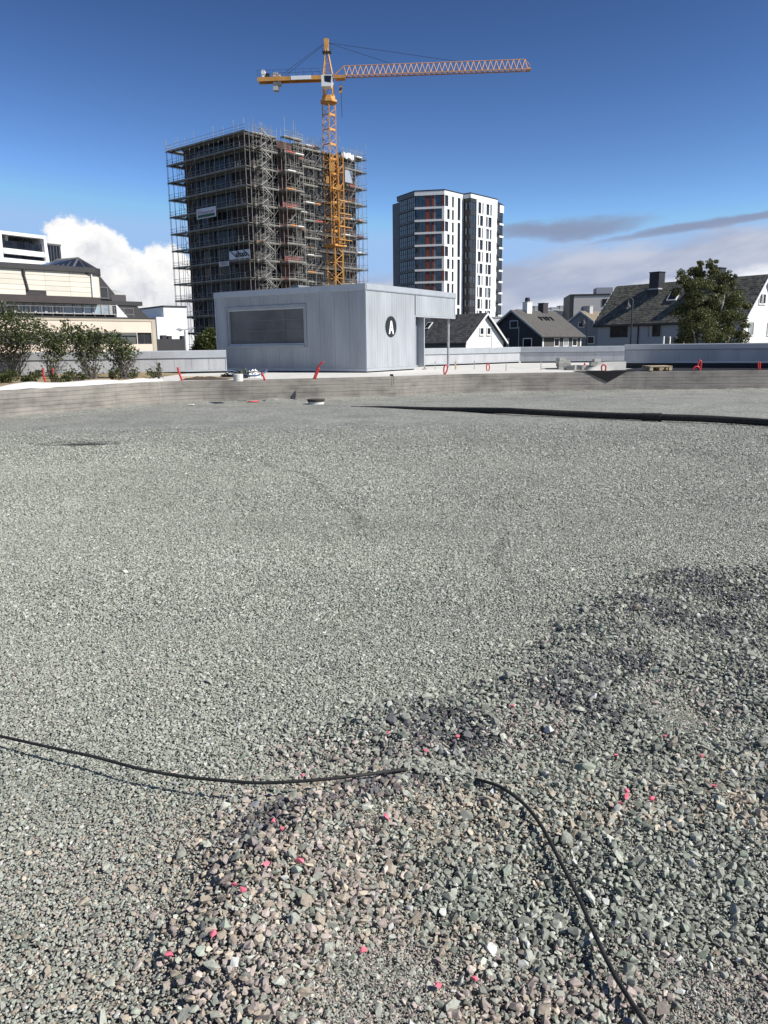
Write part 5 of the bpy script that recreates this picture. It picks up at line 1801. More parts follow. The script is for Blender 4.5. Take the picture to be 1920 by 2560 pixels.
# ------------------------------------------------------------------ white apartment tower
def build_white_tower():
    B0 = at_y(1111.4, 472.6, 190.0)
    zt = B0.z
    zg = -1.0
    fB, fC = F(B0, -79.0), F(B0, 41.0)
    sB = fB.s(1036, 476)
    A0 = fB.P(sB, 0)
    fA = F(A0, -28.0)
    sA = fA.s(992, 492)
    sC = fC.s(1159, 485)
    N0 = fC.P(sC, 0)
    fN = F(N0, 131.0)                       # side of the notch, coming forward
    sN = fN.s(1176.5, 482)
    D0 = fN.P(sN, 0)
    fD = F(D0, 41.0)
    sD = fD.s(1244, 498)
    E0 = fD.P(sD, 0, -1.6)
    fE = F(E0, 41.0)
    sE = fE.s(1260, 509)
    white = material('white_render', (0.80, 0.80, 0.79), 0.75, var=0.04, scale=0.3)
    grey = material('grey_band', (0.19, 0.20, 0.215), 0.7, var=0.12, scale=0.4)
    dark = material('dark_metal_cladding', (0.025, 0.027, 0.032), 0.5, var=0.25, scale=0.4)
    red = piece_material('rust_red_panel', (0.15, 0.032, 0.018), (0.26, 0.055, 0.03), 0.7, bscale=2)
    frame = material('window_frame_dark', (0.022, 0.024, 0.028), 0.5, var=0.1)
    g1 = glass_material('apartment_glass', (0.02, 0.028, 0.04), 0.05, 1.0)
    g2 = glass_material('apartment_glass_pale', (0.16, 0.20, 0.24), 0.12, 0.7)
    blue = material('blue_grey_panel', (0.20, 0.25, 0.33), 0.4, var=0.1, scale=0.5)
    t = thing('white_tower_block', 'finished white and rust-red apartment tower with a black glazed notch', 'building', (B0.x, B0.y, zg))
    inn = 0.6
    pts = [fA.P(sA, zg, -inn), fA.P(0, zg, -inn), fB.P(0, zg, -inn), fC.P(0.3, zg, -inn), fC.P(sC, zg, -inn), fN.P(sN * 0.5, zg, -inn), fD.P(0.6, zg, -inn), fD.P(sD, zg, -inn), fE.P(sE, zg, -0.5)]
    far = V(math.sin(R(-28)), math.cos(R(-28)), 0) * 16
    d41 = V(math.sin(R(41)), math.cos(R(41)), 0); dm = V(math.sin(R(-49)), math.cos(R(-49)), 0)
    poly_ = pts + [pts[-1] + dm * 8, pts[0] + d41 * 12]
    mb = MB(); mb.prism(poly_, (0, 0, zt - zg - 0.3)); mb.build('core', dark, t)
    # floors: band heights from the photograph on face B
    p0 = fB.z(1080, 516.5); pitch = (fB.z(1080, 516.5) - fB.z(1080, 703)) / 6.0
    bands = [p0 - pitch * k for k in range(12) if p0 - pitch * k > zg + 0.5]
    bh = fB.z(1080, 514.5) - fB.z(1080, 519.8)
    par = fB.z(1080, 475) - fB.z(1080, 488.5)
    ztop_open = zt - par
    e = 0.35

    def add(fc, s0, s1, z0, z1, o0, o1, mat, nm):
        mb = MB(); fc.bx(mb, s0, s1, z0, z1, o0, o1)
        return mb.build(nm, mat, t)
    # parapet bands and coping
    for fc, s1_, m in ((fA, sA, grey), (fB, sB, white), (fC, sC, white), (fN, sN, white), (fD, sD, white)):
        add(fc, 0.0, s1_, ztop_open, zt - 0.25, -e, 0.0, m, 'parapet')
        add(fc, -0.03, s1_ + 0.03, zt - 0.25, zt, -e, 0.04, dark, 'coping')
    zE = fE.z(1250, 510)
    add(fE, 0.0, sE, zE - 2.0, zE - 0.2, -3.0, 0.0, white, 'parapet'); add(fE, 0, sE + 0.03, zE - 0.2, zE, -3.0, 0.04, dark, 'coping')
    fA2 = F(fA.P(sA, 0, -1.2), -28.0); sA2 = fA2.s(981, 502)
    add(fA2, 0, sA2, zg, zt - 1.0, -0.4, 0.0, grey, 'side_wing')
    tops = [ztop_open] + [b - bh for b in bands]
    bots = bands + [zg]
    sx = lambda fc, px, py=600: fc.s(px, py)
    zx = lambda x: x                      # readability
    xB = lambda z: fB.s(940 + z / 4.608, 560)       # zoomed column to distance along face B
    xC = lambda z: fC.s(940 + z / 4.608, 560)
    xD = lambda z: fD.s(940 + z / 4.608, 600)
    xE = lambda z: fE.s(940 + z / 4.608, 640)
    for k, (zt_, zb_) in enumerate(zip(tops, bots)):
        if zt_ - zb_ < 0.8:
            continue
        h = zt_ - zb_
        if k < len(bands):
            add(fA, 0, sA, bands[k] - bh, bands[k], -e, 0.0, grey, 'floor_band')
            add(fB, 0, sB, bands[k] - bh, bands[k], -e, 0.0, white, 'floor_band')
        # face A: glazed balconies
        for (a, b) in ((0.15, sA * 0.46), (sA * 0.47, sA * 0.93)):
            window(fA, (a, b, zb_ + 0.02, zt_ - 0.02), t, frame, g1, o=-0.32, fw=0.09, nv=3, nh=1, proud=0.06)
        # face B, right to left: window, blue panel, rust panels, narrow window, loggia glass
        even = k % 2 == 0
        s790, s760, s685, s668, s640, s612, s570, s455 = [xB(z) for z in (790, 760, 685, 668, 640, 612, 572, 455)]
        if even:
            add(fB, 0.02, s760, zb_, zt_, -0.22, -0.04, red, 'rust_panel')
        else:
            add(fB, 0.0, s760, zb_, zt_, -e, 0.0, white, 'pier')
        window(fB, (s760, s685, zb_ + 0.04, zt_ - 0.04), t, frame, g2 if k == 5 else g1, o=-0.26, fw=0.10, nh=0, proud=0.06)
        add(fB, s760 + 0.08, s685 - 0.08, zb_ + h * 0.28, zb_ + h * 0.28 + 0.09, -0.23, -0.19, frame, 'transom')
        add(fB, s685 + 0.004, s668, zb_, zt_, -0.28, -0.16, g2 if k == 5 else blue, 'blue_panel')
        add(fB, s668 + 0.004, s640, zb_, zt_, -0.26, -0.14, red, 'rust_panel')
        window(fB, (s640 + 0.01, s612, zb_ + 0.02, zt_ - 0.02), t, frame, g1, o=-0.28, fw=0.09, nh=1, proud=0.06)
        add(fB, s612 + 0.004, s570, zb_, zt_, -0.26, -0.14, red, 'rust_panel')
        window(fB, (s570 + 0.01, s455, zb_ + 0.02, zt_ - 0.02), t, frame, g1, o=-0.34, fw=0.07, nv=2, proud=0.05)
        # openings of face C and D
    hC, hD, hE = [], [], []
    for k, (zt_, zb_) in enumerate(zip(tops, bots)):
        if zt_ - zb_ < 0.8:
            continue
        even = k % 2 == 0
        hC.append((xC(793) if even else xC(820), xC(833) if even else xC(849), zb_ + 0.05, zt_ - 0.05, 0, red if even else None))
        hC.append((xC(875), xC(897), zb_ + 0.05, zt_ - 0.05, 0, None))
        zo = zb_ - 0.55
        top = zt_ - 0.55
        r1 = ((1175, 1208), (1222, 1234), (1268, 1300), (1312, 1329)) if even else ((1170, 1183), (1196, 1231), (1266, 1284), (1292, 1328))
        for a, b in r1:
            hD.append((xD(a), xD(b), zo, top, 0, None))
    # tall stair window slots of face C
    for z0_, z1_ in ((253, 512), (540, 935), (962, 1490), (1525, 1640)):
        a, b = xC(940), xC(971)
        hC.append((a, b, fC.z(940 + 955 / 4.608, 440 + z1_ / 4.608), fC.z(940 + 955 / 4.608, 440 + z0_ / 4.608), 5, None))
    mb = MB(); fC.holes(mb, 0.0, sC, zg, ztop_open - 0.004, hC, 0.35); mb.build('wall', white, t)
    for h_ in hC:
        window(fC, h_[:4], t, frame, g1, o=-0.28, fw=0.09, nh=int(h_[4]) if h_[4] else 1, proud=0.06)
    mb = MB(); fD.holes(mb, xD(1155), sD, zg, ztop_open - 0.004, hD, 0.35); mb.build('wall', white, t)
    for i_, h_ in enumerate(hD):
        window(fD, h_[:4], t, frame, g2 if i_ % 7 == 3 else g1, o=-0.28, fw=0.09, nh=1 if i_ % 2 else 0, proud=0.06)
    # glazed notch: face N and the first strip of face D
    for k, (zt_, zb_) in enumerate(zip(tops, bots)):
        if zt_ - zb_ < 0.8:
            continue
        window(fN, (0.1, sN - 0.02, zb_ - 0.2, zt_ - 0.8), t, frame, g1, o=-0.1, fw=0.12, nv=1, nh=0, proud=0.06)
        window(fD, (0.05, xD(1152), zb_ - 0.2, zt_ - 0.8), t, frame, g1, o=-0.1, fw=0.12, nv=1, nh=0, proud=0.06)
        add(fN, 0.05, sN, zt_ - 0.78, zt_ + bh - 0.22, -0.3, -0.02, dark, 'spandrel')
        add(fD, 0.03, xD(1152), zt_ - 0.78, zt_ + bh - 0.22, -0.3, -0.02, dark, 'spandrel')
        # face E: balconies, rust panels, white bands
        ze1 = zE - 2.0 - (tops[0] - zt_); ze0 = ze1 - (tops[0] - tops[1]) + bh
        add(fE, xE(1410), sE, ze0 - bh, ze0, -2.0, 0.0, white, 'floor_band')
        window(fE, (xE(1412), sE - 0.1, ze0 + 0.02, ze1 - 0.02), t, frame, g1, o=-0.30, fw=0.1, nv=1, nh=1, proud=0.06)
        add(fE, xE(1388), xE(1411), ze0, ze1, -0.4, -0.05, material('dark_red_panel', (0.060, 0.016, 0.016), 0.7, var=0.2), 'rust_panel')
        add(fD, sD + 0.01, sD + 1.3, ze0 - 0.25, ze0, -1.4, 0.7, dark, 'balcony_slab')
        window(fD, (sD + 0.02, sD + 1.25, ze0 + 0.02, ze0 + 1.1), t, frame, g1, o=0.6, fw=0.06, nv=1, proud=0.05, name='balcony_front')


build_white_tower()

# ------------------------------------------------------------------ houses
white_paint = material('white_house_paint', (0.80, 0.79, 0.75), 0.7, var=0.04, scale=0.8)
trim_white = material('white_trim', (0.78, 0.78, 0.76), 0.6, var=0.05)
dark_glass = glass_material('house_glass', (0.014, 0.018, 0.025), 0.08, 0.12)
pale_glass = glass_material('house_glass_curtain', (0.30, 0.33, 0.34), 0.2, 0.6)
chim_black = material('chimney_black', (0.022, 0.024, 0.03), 0.6, var=0.2, scale=2)
slate_mat = island_material('lichen_slate', (0.075, 0.074, 0.066), (0.17, 0.165, 0.13), 0.75)
tile_mat = island_material('concrete_tile', (0.060, 0.058, 0.058), (0.125, 0.120, 0.118), 0.7)
felt_mat = material('roof_felt', (0.085, 0.08, 0.072), 0.9, var=0.18, scale=1.5)


def gable_house(name, label, P0, az_e, az_g, Le, Lg, ze, zr, zg, wall_e, wall_g, roof, ov=0.35, cover=None, tile=0.42, trim=None):
    """House with its gable on facade fg and its eaves wall on facade fe; both meet at the near corner P0."""
    fe, fg = F(P0, az_e), F(P0, az_g)
    t = thing(name, label, 'house', V(P0.x, P0.y, zg))
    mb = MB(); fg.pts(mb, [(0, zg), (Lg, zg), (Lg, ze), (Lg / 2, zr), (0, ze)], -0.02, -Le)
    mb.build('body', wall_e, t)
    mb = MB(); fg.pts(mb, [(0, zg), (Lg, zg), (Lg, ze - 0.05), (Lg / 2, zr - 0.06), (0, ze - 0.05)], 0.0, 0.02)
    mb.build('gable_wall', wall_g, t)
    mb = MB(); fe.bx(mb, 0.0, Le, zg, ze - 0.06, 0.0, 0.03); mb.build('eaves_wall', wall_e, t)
    k = (zr - ze) / (Lg / 2)
    th = 0.16
    for side in (0, 1):
        mb = MB()
        if side == 0:
            sec = [(-ov, ze - ov * k + 0.03), (Lg / 2, zr + 0.03), (Lg / 2, zr + 0.03 + th), (-ov, ze - ov * k + 0.03 + th)]
        else:
            sec = [(Lg + ov, ze - ov * k + 0.03), (Lg / 2 + 0.004, zr + 0.03), (Lg / 2 + 0.004, zr + 0.03 + th), (Lg + ov, ze - ov * k + 0.03 + th)]
        fg.pts(mb, sec, ov, -Le - ov)
        r = mb.build('roof', roof, t)
        if cover and side == 0:
            # courses of overlapping slates, every one a tilted flake
            up = (V(0, 0, 1) * (zr - ze) + fg.u * (Lg / 2)); sl = up.length; up.normalize()
            nn = up.cross(fg.n).normalized()
            if nn.z < 0:
                nn = -nn
            o0 = fg.P(-ov, ze - ov * k + 0.03 + th, ov)
            rows = int((sl * (1 + 2 * ov / Lg)) / (tile * 0.8)); cols = int((Le + 2 * ov) / tile)
            mb = MB(); rr = random.Random(4)
            for i in range(rows):
                for j in range(cols + 1):
                    a = o0 - fg.n * ((j - (0.5 if i % 2 else 0)) * tile + 0.005) + up * (i * tile * 0.8)
                    w = -fg.n * (tile - 0.012)
                    d = rr.uniform(0.012, 0.03)
                    if j == 0 and i % 2:
                        continue
                    mb.prism([a + nn * d, a + w + nn * d, a + w + up * tile + nn * 0.012, a + up * tile + nn * 0.012], nn * 0.012)
            tag(mb.build('slates', cover, r), kind='stuff')
    if trim:
        for side in (0, 1):
            mb = MB()
            e0 = (-ov, ze - ov * k) if side == 0 else (Lg + ov, ze - ov * k)
            fg.pts(mb, [(e0[0], e0[1] - 0.05), (Lg / 2, zr - 0.05), (Lg / 2, zr + 0.24), (e0[0], e0[1] + 0.22)], ov + 0.003, ov + 0.06)
            mb.build('barge_board', trim, t)
            mb = MB()
            fg.pts(mb, [(e0[0], e0[1] - 0.05), (Lg / 2, zr - 0.05), (Lg / 2, zr + 0.24), (e0[0], e0[1] + 0.22)], -Le - ov - 0.06, -Le - ov - 0.003)
            mb.build('barge_board', trim, t)
    mb = MB()
    pa, pb = fe.P(-ov, ze - ov * k + 0.06, ov + 0.06), fe.P(Le + ov, ze - ov * k + 0.06, ov + 0.06)
    mb.tube(pa, pb, 0.07, n=6); mb.build('gutter', chim_black, t)
    return t, fe, fg


def roof_point(fe, px, py, ze, slope):
    """Where a pixel meets the roof plane over eaves facade fe: plane rises by slope behind the wall line."""
    d = ray(px, py)
    # z = ze - slope * o   with o = (p - p0).n
    a = d.z + slope * d.dot(fe.n)
    b = ze - EYE.z - slope * (EYE - fe.p0).dot(fe.n)
    return EYE + d * (b / a)


def chimney(t, c, w, d, h, fe, mat, cap=True, nm='chimney'):
    mb = MB(); mb.box(c - fe.u * (w / 2) - fe.n * (d / 2) - V(0, 0, 0.6), fe.u * w, fe.n * d, (0, 0, h + 0.6))
    ch = mb.build(nm, mat, t)
    if cap:
        q = MB(); q.box(c - fe.u * (w / 2 + 0.05) - fe.n * (d / 2 + 0.05) + V(0, 0, h - 0.02), fe.u * (w + 0.1), fe.n * (d + 0.1), (0, 0, 0.07)); q.build('chimney_cap', mat, ch)
    return ch


def house_window(fc, r, t, frame=None, pane=None, nv=0, nh=0, fw=0.11, sill=None):
    return window(fc, r, t, frame or trim_white, pane or dark_glass, o=0.045, fw=fw, proud=0.055, nv=nv, nh=nh, sill=sill)


def build_houses():
    zg = -1.0
    z6 = lambda x, y: (1040 + x / 3.77, 740 + y / 3.77)
    z7 = lambda x, y: (1400 + x / 3.19, 640 + y / 3.19)
    r6 = lambda fc, x0, y0, x1, y1: rect(fc, *z6(x0, y0), *z6(x1, y1))
    r7 = lambda fc, x0, y0, x1, y1: rect(fc, *z7(x0, y0), *z7(x1, y1))
    # white gabled house with grey tiles, right behind the canopy
    P0 = at_y(*z6(470, 425), 92)
    fg = F(P0, 49)
    Lg = fg.s(*z6(822, 425))
    zr = fg.z(*z6(672, 175))
    dark_wall = material('shaded_blue_wall', (0.10, 0.11, 0.13), 0.8, var=0.1)  # shade on the side wall is put into this dark colour
    ridge_len = 15
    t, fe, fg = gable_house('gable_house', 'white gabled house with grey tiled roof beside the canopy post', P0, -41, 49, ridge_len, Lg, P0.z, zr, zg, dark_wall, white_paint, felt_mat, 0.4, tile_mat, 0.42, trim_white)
    for x0, x1 in ((598, 636), (663, 701)):
        house_window(fg, r6(fg, x0, 294, x1, 368), t, nh=0, sill=0.14)
    house_window(fg, r6(fg, 545, 486, 580, 540), t); house_window(fg, r6(fg, 718, 484, 758, 540), t)
    mb = MB(); a = fg.s(*z6(713, 380)); fg.bx(mb, a - 0.05, a + 0.05, zg, fg.z(*z6(713, 300)), 0.023, 0.06); mb.build('corner_strip', material('strip_grey', (0.5, 0.5, 0.5), 0.7), t)
    sl = (zr - P0.z) / (Lg / 2)
    c = roof_point(fe, *z6(118, 282), P0.z + 0.25, sl)
    up = (V(0, 0, sl) - fe.n).normalized(); nn = fe.u.cross(up).normalized(); nn = nn if nn.z > 0 else -nn
    def skylight(c, w, h, up, nn, fe, t, frame):
        mb = MB(); mb.box(c - fe.u * (w / 2) - up * (h / 2) + nn * 0.02, fe.u * w, up * h, nn * 0.10); s_ = mb.build('skylight', frame, t)
        q = MB(); q.box(c - fe.u * (w / 2 - 0.09) - up * (h / 2 - 0.09) + nn * 0.121, fe.u * (w - 0.18), up * (h - 0.18), nn * 0.012); q.build('pane', dark_glass, s_)
    skylight(c, 0.85, 1.1, up, nn, fe, t, trim_white)

    # dark house
    P0 = at_y(*z6(1187, 372), 105)
    fg = F(P0, -44); fe = F(P0, 46)
    sa = fg.s(*z6(915, 140))
    Le = fe.s(*z6(1556, 380))
    zr = fg.z(*z6(915, 145))
    navy = material('navy_boarding', (0.030, 0.034, 0.044), 0.75, var=0.2, scale=0.9, stretch=(1, 1, 6))
    olive = material('grey_brown_boarding', (0.085, 0.08, 0.07), 0.8, var=0.15, scale=0.9, stretch=(1, 1, 6))
    t, fe, fg = gable_house('gable_house', 'dark navy gabled house with white window frames between its pale neighbours', P0, 46, -44, Le, 2 * sa, P0.z, zr, zg, olive, navy, felt_mat, 0.45, None, 0.4, material('grey_barge', (0.30, 0.31, 0.33), 0.6))
    house_window(fg, r6(fg, 886, 230, 965, 306), t, material('grey_frame', (0.45, 0.47, 0.5), 0.6)); house_window(fg, r6(fg, 1010, 396, 1096, 490), t)
    house_window(fg, r6(fg, 858, 398, 880, 490), t)
    house_window(fe, r6(fe, 1296, 396, 1346, 478), t); house_window(fe, r6(fe, 1383, 396, 1432, 478), t, pane=pale_glass); house_window(fe, r6(fe, 1468, 396, 1514, 474), t)
    for f_, x in ((fe, 1194), (fe, 1548)):
        mb = MB(); a = f_.s(*z6(x, 430)); f_.bx(mb, a - 0.13, a + 0.13, zg, P0.z - 0.1, 0.032, 0.08); mb.build('corner_board', trim_white, t)
    mb = MB(); a = fg.s(*z6(970, 400)); fg.bx(mb, a - 0.06, a + 0.06, zg, fg.z(*z6(970, 290)), 0.024, 0.09); mb.build('downpipe', material('grey_pipe', (0.35, 0.36, 0.38), 0.6), t)
    sl = (zr - P0.z) / sa
    c = roof_point(fe, *z6(1048, 160), P0.z, sl); chimney(t, c, 1.1, 0.8, at_y(*z6(1045, 60), c.y).z - c.z, fe, white_paint)
    mb = MB(); top = at_y(*z6(1045, 62), c.y); mb.lathe(V(c.x, c.y, top.z), [(0.32, 0), (0.36, 0.3), (0.30, 0.65)], 10); mb.build('chimney_cowl', chim_black, t)
    c = roof_point(fe, *z6(1196, 158), P0.z, sl); chimney(t, c, 1.15, 0.9, at_y(*z6(1196, 70), c.y).z - c.z, fe, material('chimney_brown', (0.05, 0.042, 0.045), 0.7))
    up = (V(0, 0, sl) - fe.n).normalized()
    nn = fe.u.cross(up).normalized(); nn = nn if nn.z > 0 else -nn
    for (x, y) in ((1200, 222), (1265, 222)):
        c = roof_point(fe, *z6(x, y), P0.z + 0.22, sl)
        mb = MB()
        for q in (-0.5, 0.5):
            mb.box(c + fe.u * (q - 0.05) - up * 0.3, fe.u * 0.10, up * 0.9, nn * 0.14)
        mb.box(c - fe.u * 0.75 + up * 0.35, fe.u * 1.5, up * 0.08, nn * 0.16)
        mb.build('roof_step', chim_black, t)

    # small grey house behind
    P0 = at_y(*z7(306, 548), 135)
    fg = F(P0, -44)
    sa = fg.s(*z7(172, 445)); zr = fg.z(*z7(172, 447))
    greyw = material('blue_grey_boarding', (0.22, 0.235, 0.26), 0.8, var=0.08)
    t, fe, fg = gable_house('gable_house', 'small blue-grey gabled house half hidden behind the big roof', P0, 46, -44, 9, 2 * sa, P0.z, zr, zg, greyw, greyw, material('ochre_roof', (0.20, 0.165, 0.11), 0.85, var=0.2, scale=2), 0.35, None, 0.4, material('pale_barge', (0.62, 0.63, 0.66), 0.6))
    house_window(fg, r7(fg, 148, 526, 196, 570), t); house_window(fg, r7(fg, 218, 640, 276, 702), t)
    c = fg.P(sa, zr - 0.4, -2.0); chimney(t, c, 1.3, 1.0, at_y(*z7(190, 402), c.y).z - c.z, fg, material('pale_chimney', (0.48, 0.47, 0.46), 0.8))

    # big white house with mossy slates
    P0 = at_y(*z7(1466, 492), 66)
    fe, fg = F(P0, -38), F(P0, 52)
    Le = fe.s(*z7(306, 515)); sa = fg.s(*z7(1642, 160)); zr = fg.z(*z7(1642, 165))
    shade = material('white_paint_shade', (0.36, 0.37, 0.38), 0.8, var=0.06, scale=0.6)  # white front wall, its shade put into a greyer base colour
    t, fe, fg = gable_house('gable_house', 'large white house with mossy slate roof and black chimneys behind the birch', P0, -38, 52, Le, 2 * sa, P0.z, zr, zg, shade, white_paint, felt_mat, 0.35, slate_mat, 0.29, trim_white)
    house_window(fe, r7(fe, 398, 552, 551, 655), t, material('grey_window_frame', (0.35, 0.36, 0.38), 0.6), nv=0, fw=0.07)
    w_ = house_window(fe, r7(fe, 705, 541, 813, 649), t, material('grey_window_frame', (0.35, 0.36, 0.38), 0.6), fw=0.07)
    r = r7(fe, 715, 546, 738, 643); mb = MB(); fe.bx(mb, r[0], r[1], r[2], r[3], 0.058, 0.075); mb.build('curtain', material('curtain_cream', (0.42, 0.42, 0.37), 0.9), w_)
    r = r7(fe, 978, 540, 1110, 720); mb = MB(); fe.bx(mb, r[0], r[1], zg, r[3], 0.032, 0.06); mb.build('dark_door', material('dark_green_door', (0.012, 0.02, 0.024), 0.5, var=0.2), t)
    mb = MB(); a = fe.s(*z7(628, 600)); mb.tube(fe.P(a, zg, 0.10), fe.P(a, fe.z(*z7(630, 535)), 0.10), 0.055, n=6); mb.tube(fe.P(a, fe.z(*z7(630, 535)), 0.10), fe.P(a + 0.5, P0.z - 0.25, 0.42), 0.055, n=6); mb.build('downpipe', chim_black, t)
    for (x0, y0, x1, y1) in ((1584, 300, 1604, 382), (1612, 302, 1634, 383), (1503, 525, 1538, 633), (1648, 530, 1685, 630)):
        house_window(fg, r7(fg, x0, y0, x1, y1), t, fw=0.05, pane=pale_glass if y0 > 500 else dark_glass, sill=0.10)
    sl = (zr - P0.z) / sa
    c = roof_point(fe, *z7(770, 270), P0.z + 0.2, sl); ch = chimney(t, c, 1.0, 0.95, at_y(*z7(770, 132), c.y).z - c.z, fe, chim_black)
    q = MB(); q.box(c - fe.u * 0.56 - fe.n * 0.5, fe.u * 1.12, fe.n * 1.1, (0, 0, 0.12)); q.build('flashing', material('lead_flashing', (0.42, 0.42, 0.43), 0.6), ch)
    c = roof_point(fe, *z7(1250, 215), P0.z + 0.2, sl); chimney(t, c, 1.0, 0.95, at_y(*z7(1250, 100), c.y).z - c.z, fe, chim_black)
    up = (V(0, 0, sl) - fe.n).normalized(); nn = fe.u.cross(up).normalized(); nn = nn if nn.z > 0 else -nn
    skylight(roof_point(fe, *z7(910, 320), P0.z + 0.22, sl), 0.95, 1.15, up, nn, fe, t, trim_white)
    # glazed terrace screen before it
    q0 = at_y(*z7(825, 700), 58); f2 = F(q0, 52)
    s_ = thing('terrace_screen', 'glazed terrace screen with white posts in front of the big house', 'screen', V(q0.x, q0.y, zg))
    xs = [f2.s(*z7(x, 680)) for x in (825, 874, 925, 985)]
    zt = f2.z(*z7(900, 640))
    for a in xs:
        mb = MB(); f2.bx(mb, a - 0.05, a + 0.05, zg, zt, -0.05, 0.05); mb.build('post', trim_white, s_)
    for a, b in zip(xs[:-1], xs[1:]):
        mb = MB(); f2.bx(mb, a + 0.06, b - 0.06, zg + 0.2, zt - 0.1, -0.015, 0.015); mb.build('pane', dark_glass, s_)

    # flat grey building, box on its roof, and a low white building farther back
    p = at_y(*z7(112, 305), 175); f4 = F(p, 97)
    t = thing('flat_building', 'pale grey flat-roofed building with a dark edge behind the small house', 'building', V(p.x, p.y, zg))
    L4 = f4.s(*z7(520, 300)); z1 = p.z
    gw = material('pale_grey_panel', (0.47, 0.455, 0.44), 0.8, var=0.04, scale=0.2)
    mb = MB(); f4.bx(mb, 0, L4, zg, z1 - 0.35, -14, 0); mb.build('wall', gw, t)
    mb = MB(); f4.bx(mb, -0.1, L4 + 0.1, z1 - 0.35, z1, -14, 0.12); mb.build('roof_edge', chim_black, t)
    mb = MB(); f4.bx(mb, -0.85, -0.12, zg, z1, -13.5, 0.1); mb.build('dark_end_wall', chim_black, t)
    r = r7(f4, 296, 248, 428, 300); mb = MB(); f4.bx(mb, r[0], r[1], r[2] - 0.2, r[3], -6, -1.0); mb.build('plant_room', material('plant_room_grey', (0.30, 0.32, 0.35), 0.7), t)
    for (x0, y0, x1, y1) in ((176, 403, 224, 440), (336, 342, 380, 398)):
        window(f4, r7(f4, x0, y0, x1, y1), t, chim_black, dark_glass, o=0.03, fw=0.12)
    p = at_y(*z7(-60, 425), 190); f5 = F(p, 95)
    t = thing('flat_building', 'low white building peeping out left of the grey one', 'building', V(p.x, p.y, zg))
    mb = MB(); f5.bx(mb, 0, f5.s(*z7(86, 428)), zg, p.z, -10, 0); mb.build('wall', white_paint, t)
    mb = MB(); f5.bx(mb, 0.2, f5.s(*z7(86, 428)), p.z - 7.2, p.z - 4.7, 0.02, 1.0); mb.build('red_awning', material('awning_red', (0.45, 0.06, 0.08), 0.7), t)
    mb = MB(); r = r7(f5, 38, 458, 56, 475); f5.bx(mb, r[0], r[1], r[2], r[3], 0.01, 0.06); mb.build('window', pale_glass, t)
    # low white block behind the two gables
    p = at_y(*z6(724, 205), 150); f6 = F(p, 85)
    t = thing('flat_building', 'low white block seen between the two gabled houses', 'building', V(p.x, p.y, zg))
    mb = MB(); f6.bx(mb, 0, f6.s(*z6(850, 205)), zg, p.z, -8, 0); mb.build('wall', white_paint, t)
    mb = MB(); f6.bx(mb, -0.1, f6.s(*z6(850, 205)) + 0.1, p.z + 0.003, p.z + 0.2, -8.1, 0.1); mb.build('roof_edge', gw, t)
    p = at_y(*z6(940, 142), 210); f7 = F(p, 88)
    t = thing('flat_building', 'long pale roofline beyond the dark house chimneys', 'building', V(p.x, p.y, zg))
    mb = MB(); f7.bx(mb, 0, f7.s(*z6(1460, 140)), zg, p.z, -10, 0); mb.build('wall', material('pale_far_wall', (0.66, 0.66, 0.67), 0.8, var=0.05), t)
    for k in range(6):
        mb = MB(); a = f7.s(*z6(960 + 80 * k, 140)); f7.bx(mb, a, a + 2.0, p.z + 0.003, p.z + 0.5 + 0.4 * (k % 3), -4, -0.5); mb.build('roof_box', material('roof_box_grey', (0.3, 0.31, 0.33), 0.7), t)
    # wooded hill at the skyline
    mb = MB()
    a0 = at_y(*z7(-20, 430), 900)
    n = 40
    for k in range(n):
        pass
    cx_, w_ = at_y(*z7(70, 425), 900).x, 62
    hh = at_y(*z7(95, 368), 900).z
    vs, fs = [], []
    for i in range(25):
        for j in range(13):
            u, v = i / 24 * 2 - 1, j / 12 * 2 - 1
            x = cx_ + u * w_ + 18; y = 930 + v * 60
            z = -1.2 + (hh + 1) * max(0, (1 - u * u)) ** 0.8 * max(0, 1 - v * v) * (0.9 + 0.12 * noise.noise(V(u * 5, v * 5, 0)))
            vs.append((x, y, z))
    for i in range(24):
        for j in range(12):
            fs.append((i * 13 + j, (i + 1) * 13 + j, (i + 1) * 13 + j + 1, i * 13 + j + 1))
    mb.add(vs, fs)
    tag(mb.build('hill', material('hill_green', (0.05, 0.06, 0.045), 0.95, var=0.3, scale=0.1), smooth=True), kind='structure')

    # black swan-neck street lamps
    for (xb, yb, xt, yt, reach, Y, lab) in ((562, 712, 560, 335, -40, 50, 'tall black swan-neck street lamp before the big house'), (213, 715, 215, 478, -36, 62, 'smaller black swan-neck street lamp before the blue-grey house')):
        b = at_y(*z7(xb, yb), Y); top = at_y(*z7(xt, yt), Y); q = at_y(*z7(xt + reach, yt + (60 if reach == -40 else 50)), Y)
        b.z = zg
        t = thing('street_lamp', lab, 'street lamp', b)
        h = top.z
        rr_ = (top.x - q.x) / 2
        arc = [V(b.x, b.y, zg)] + [V(b.x, b.y, h - rr_)] + [V(b.x - rr_ + rr_ * math.cos(k * math.pi / 8), b.y, h - rr_ + rr_ * math.sin(k * math.pi / 8)) for k in range(1, 9)]
        mb = MB(); mb.path(arc, [0.05] * 2 + [0.03] * 8, 8); mb.build('pole', chim_black, t, smooth=True)
        e = arc[-1]
        mb = MB(); mb.lathe(e + V(0, 0, -0.62), [(0.21, 0.20), (0.19, 0.28), (0.11, 0.40), (0.06, 0.50), (0.035, 0.64)], 14); mb.build('shade', chim_black, t)
        mb = MB(); mb.lathe(e + V(0, 0, -0.50), [(0.04, 0.0), (0.08, 0.04), (0.09, 0.08)], 10); mb.build('bulb', material('lamp_glass', (0.5, 0.5, 0.5), 0.3), t)


build_houses()


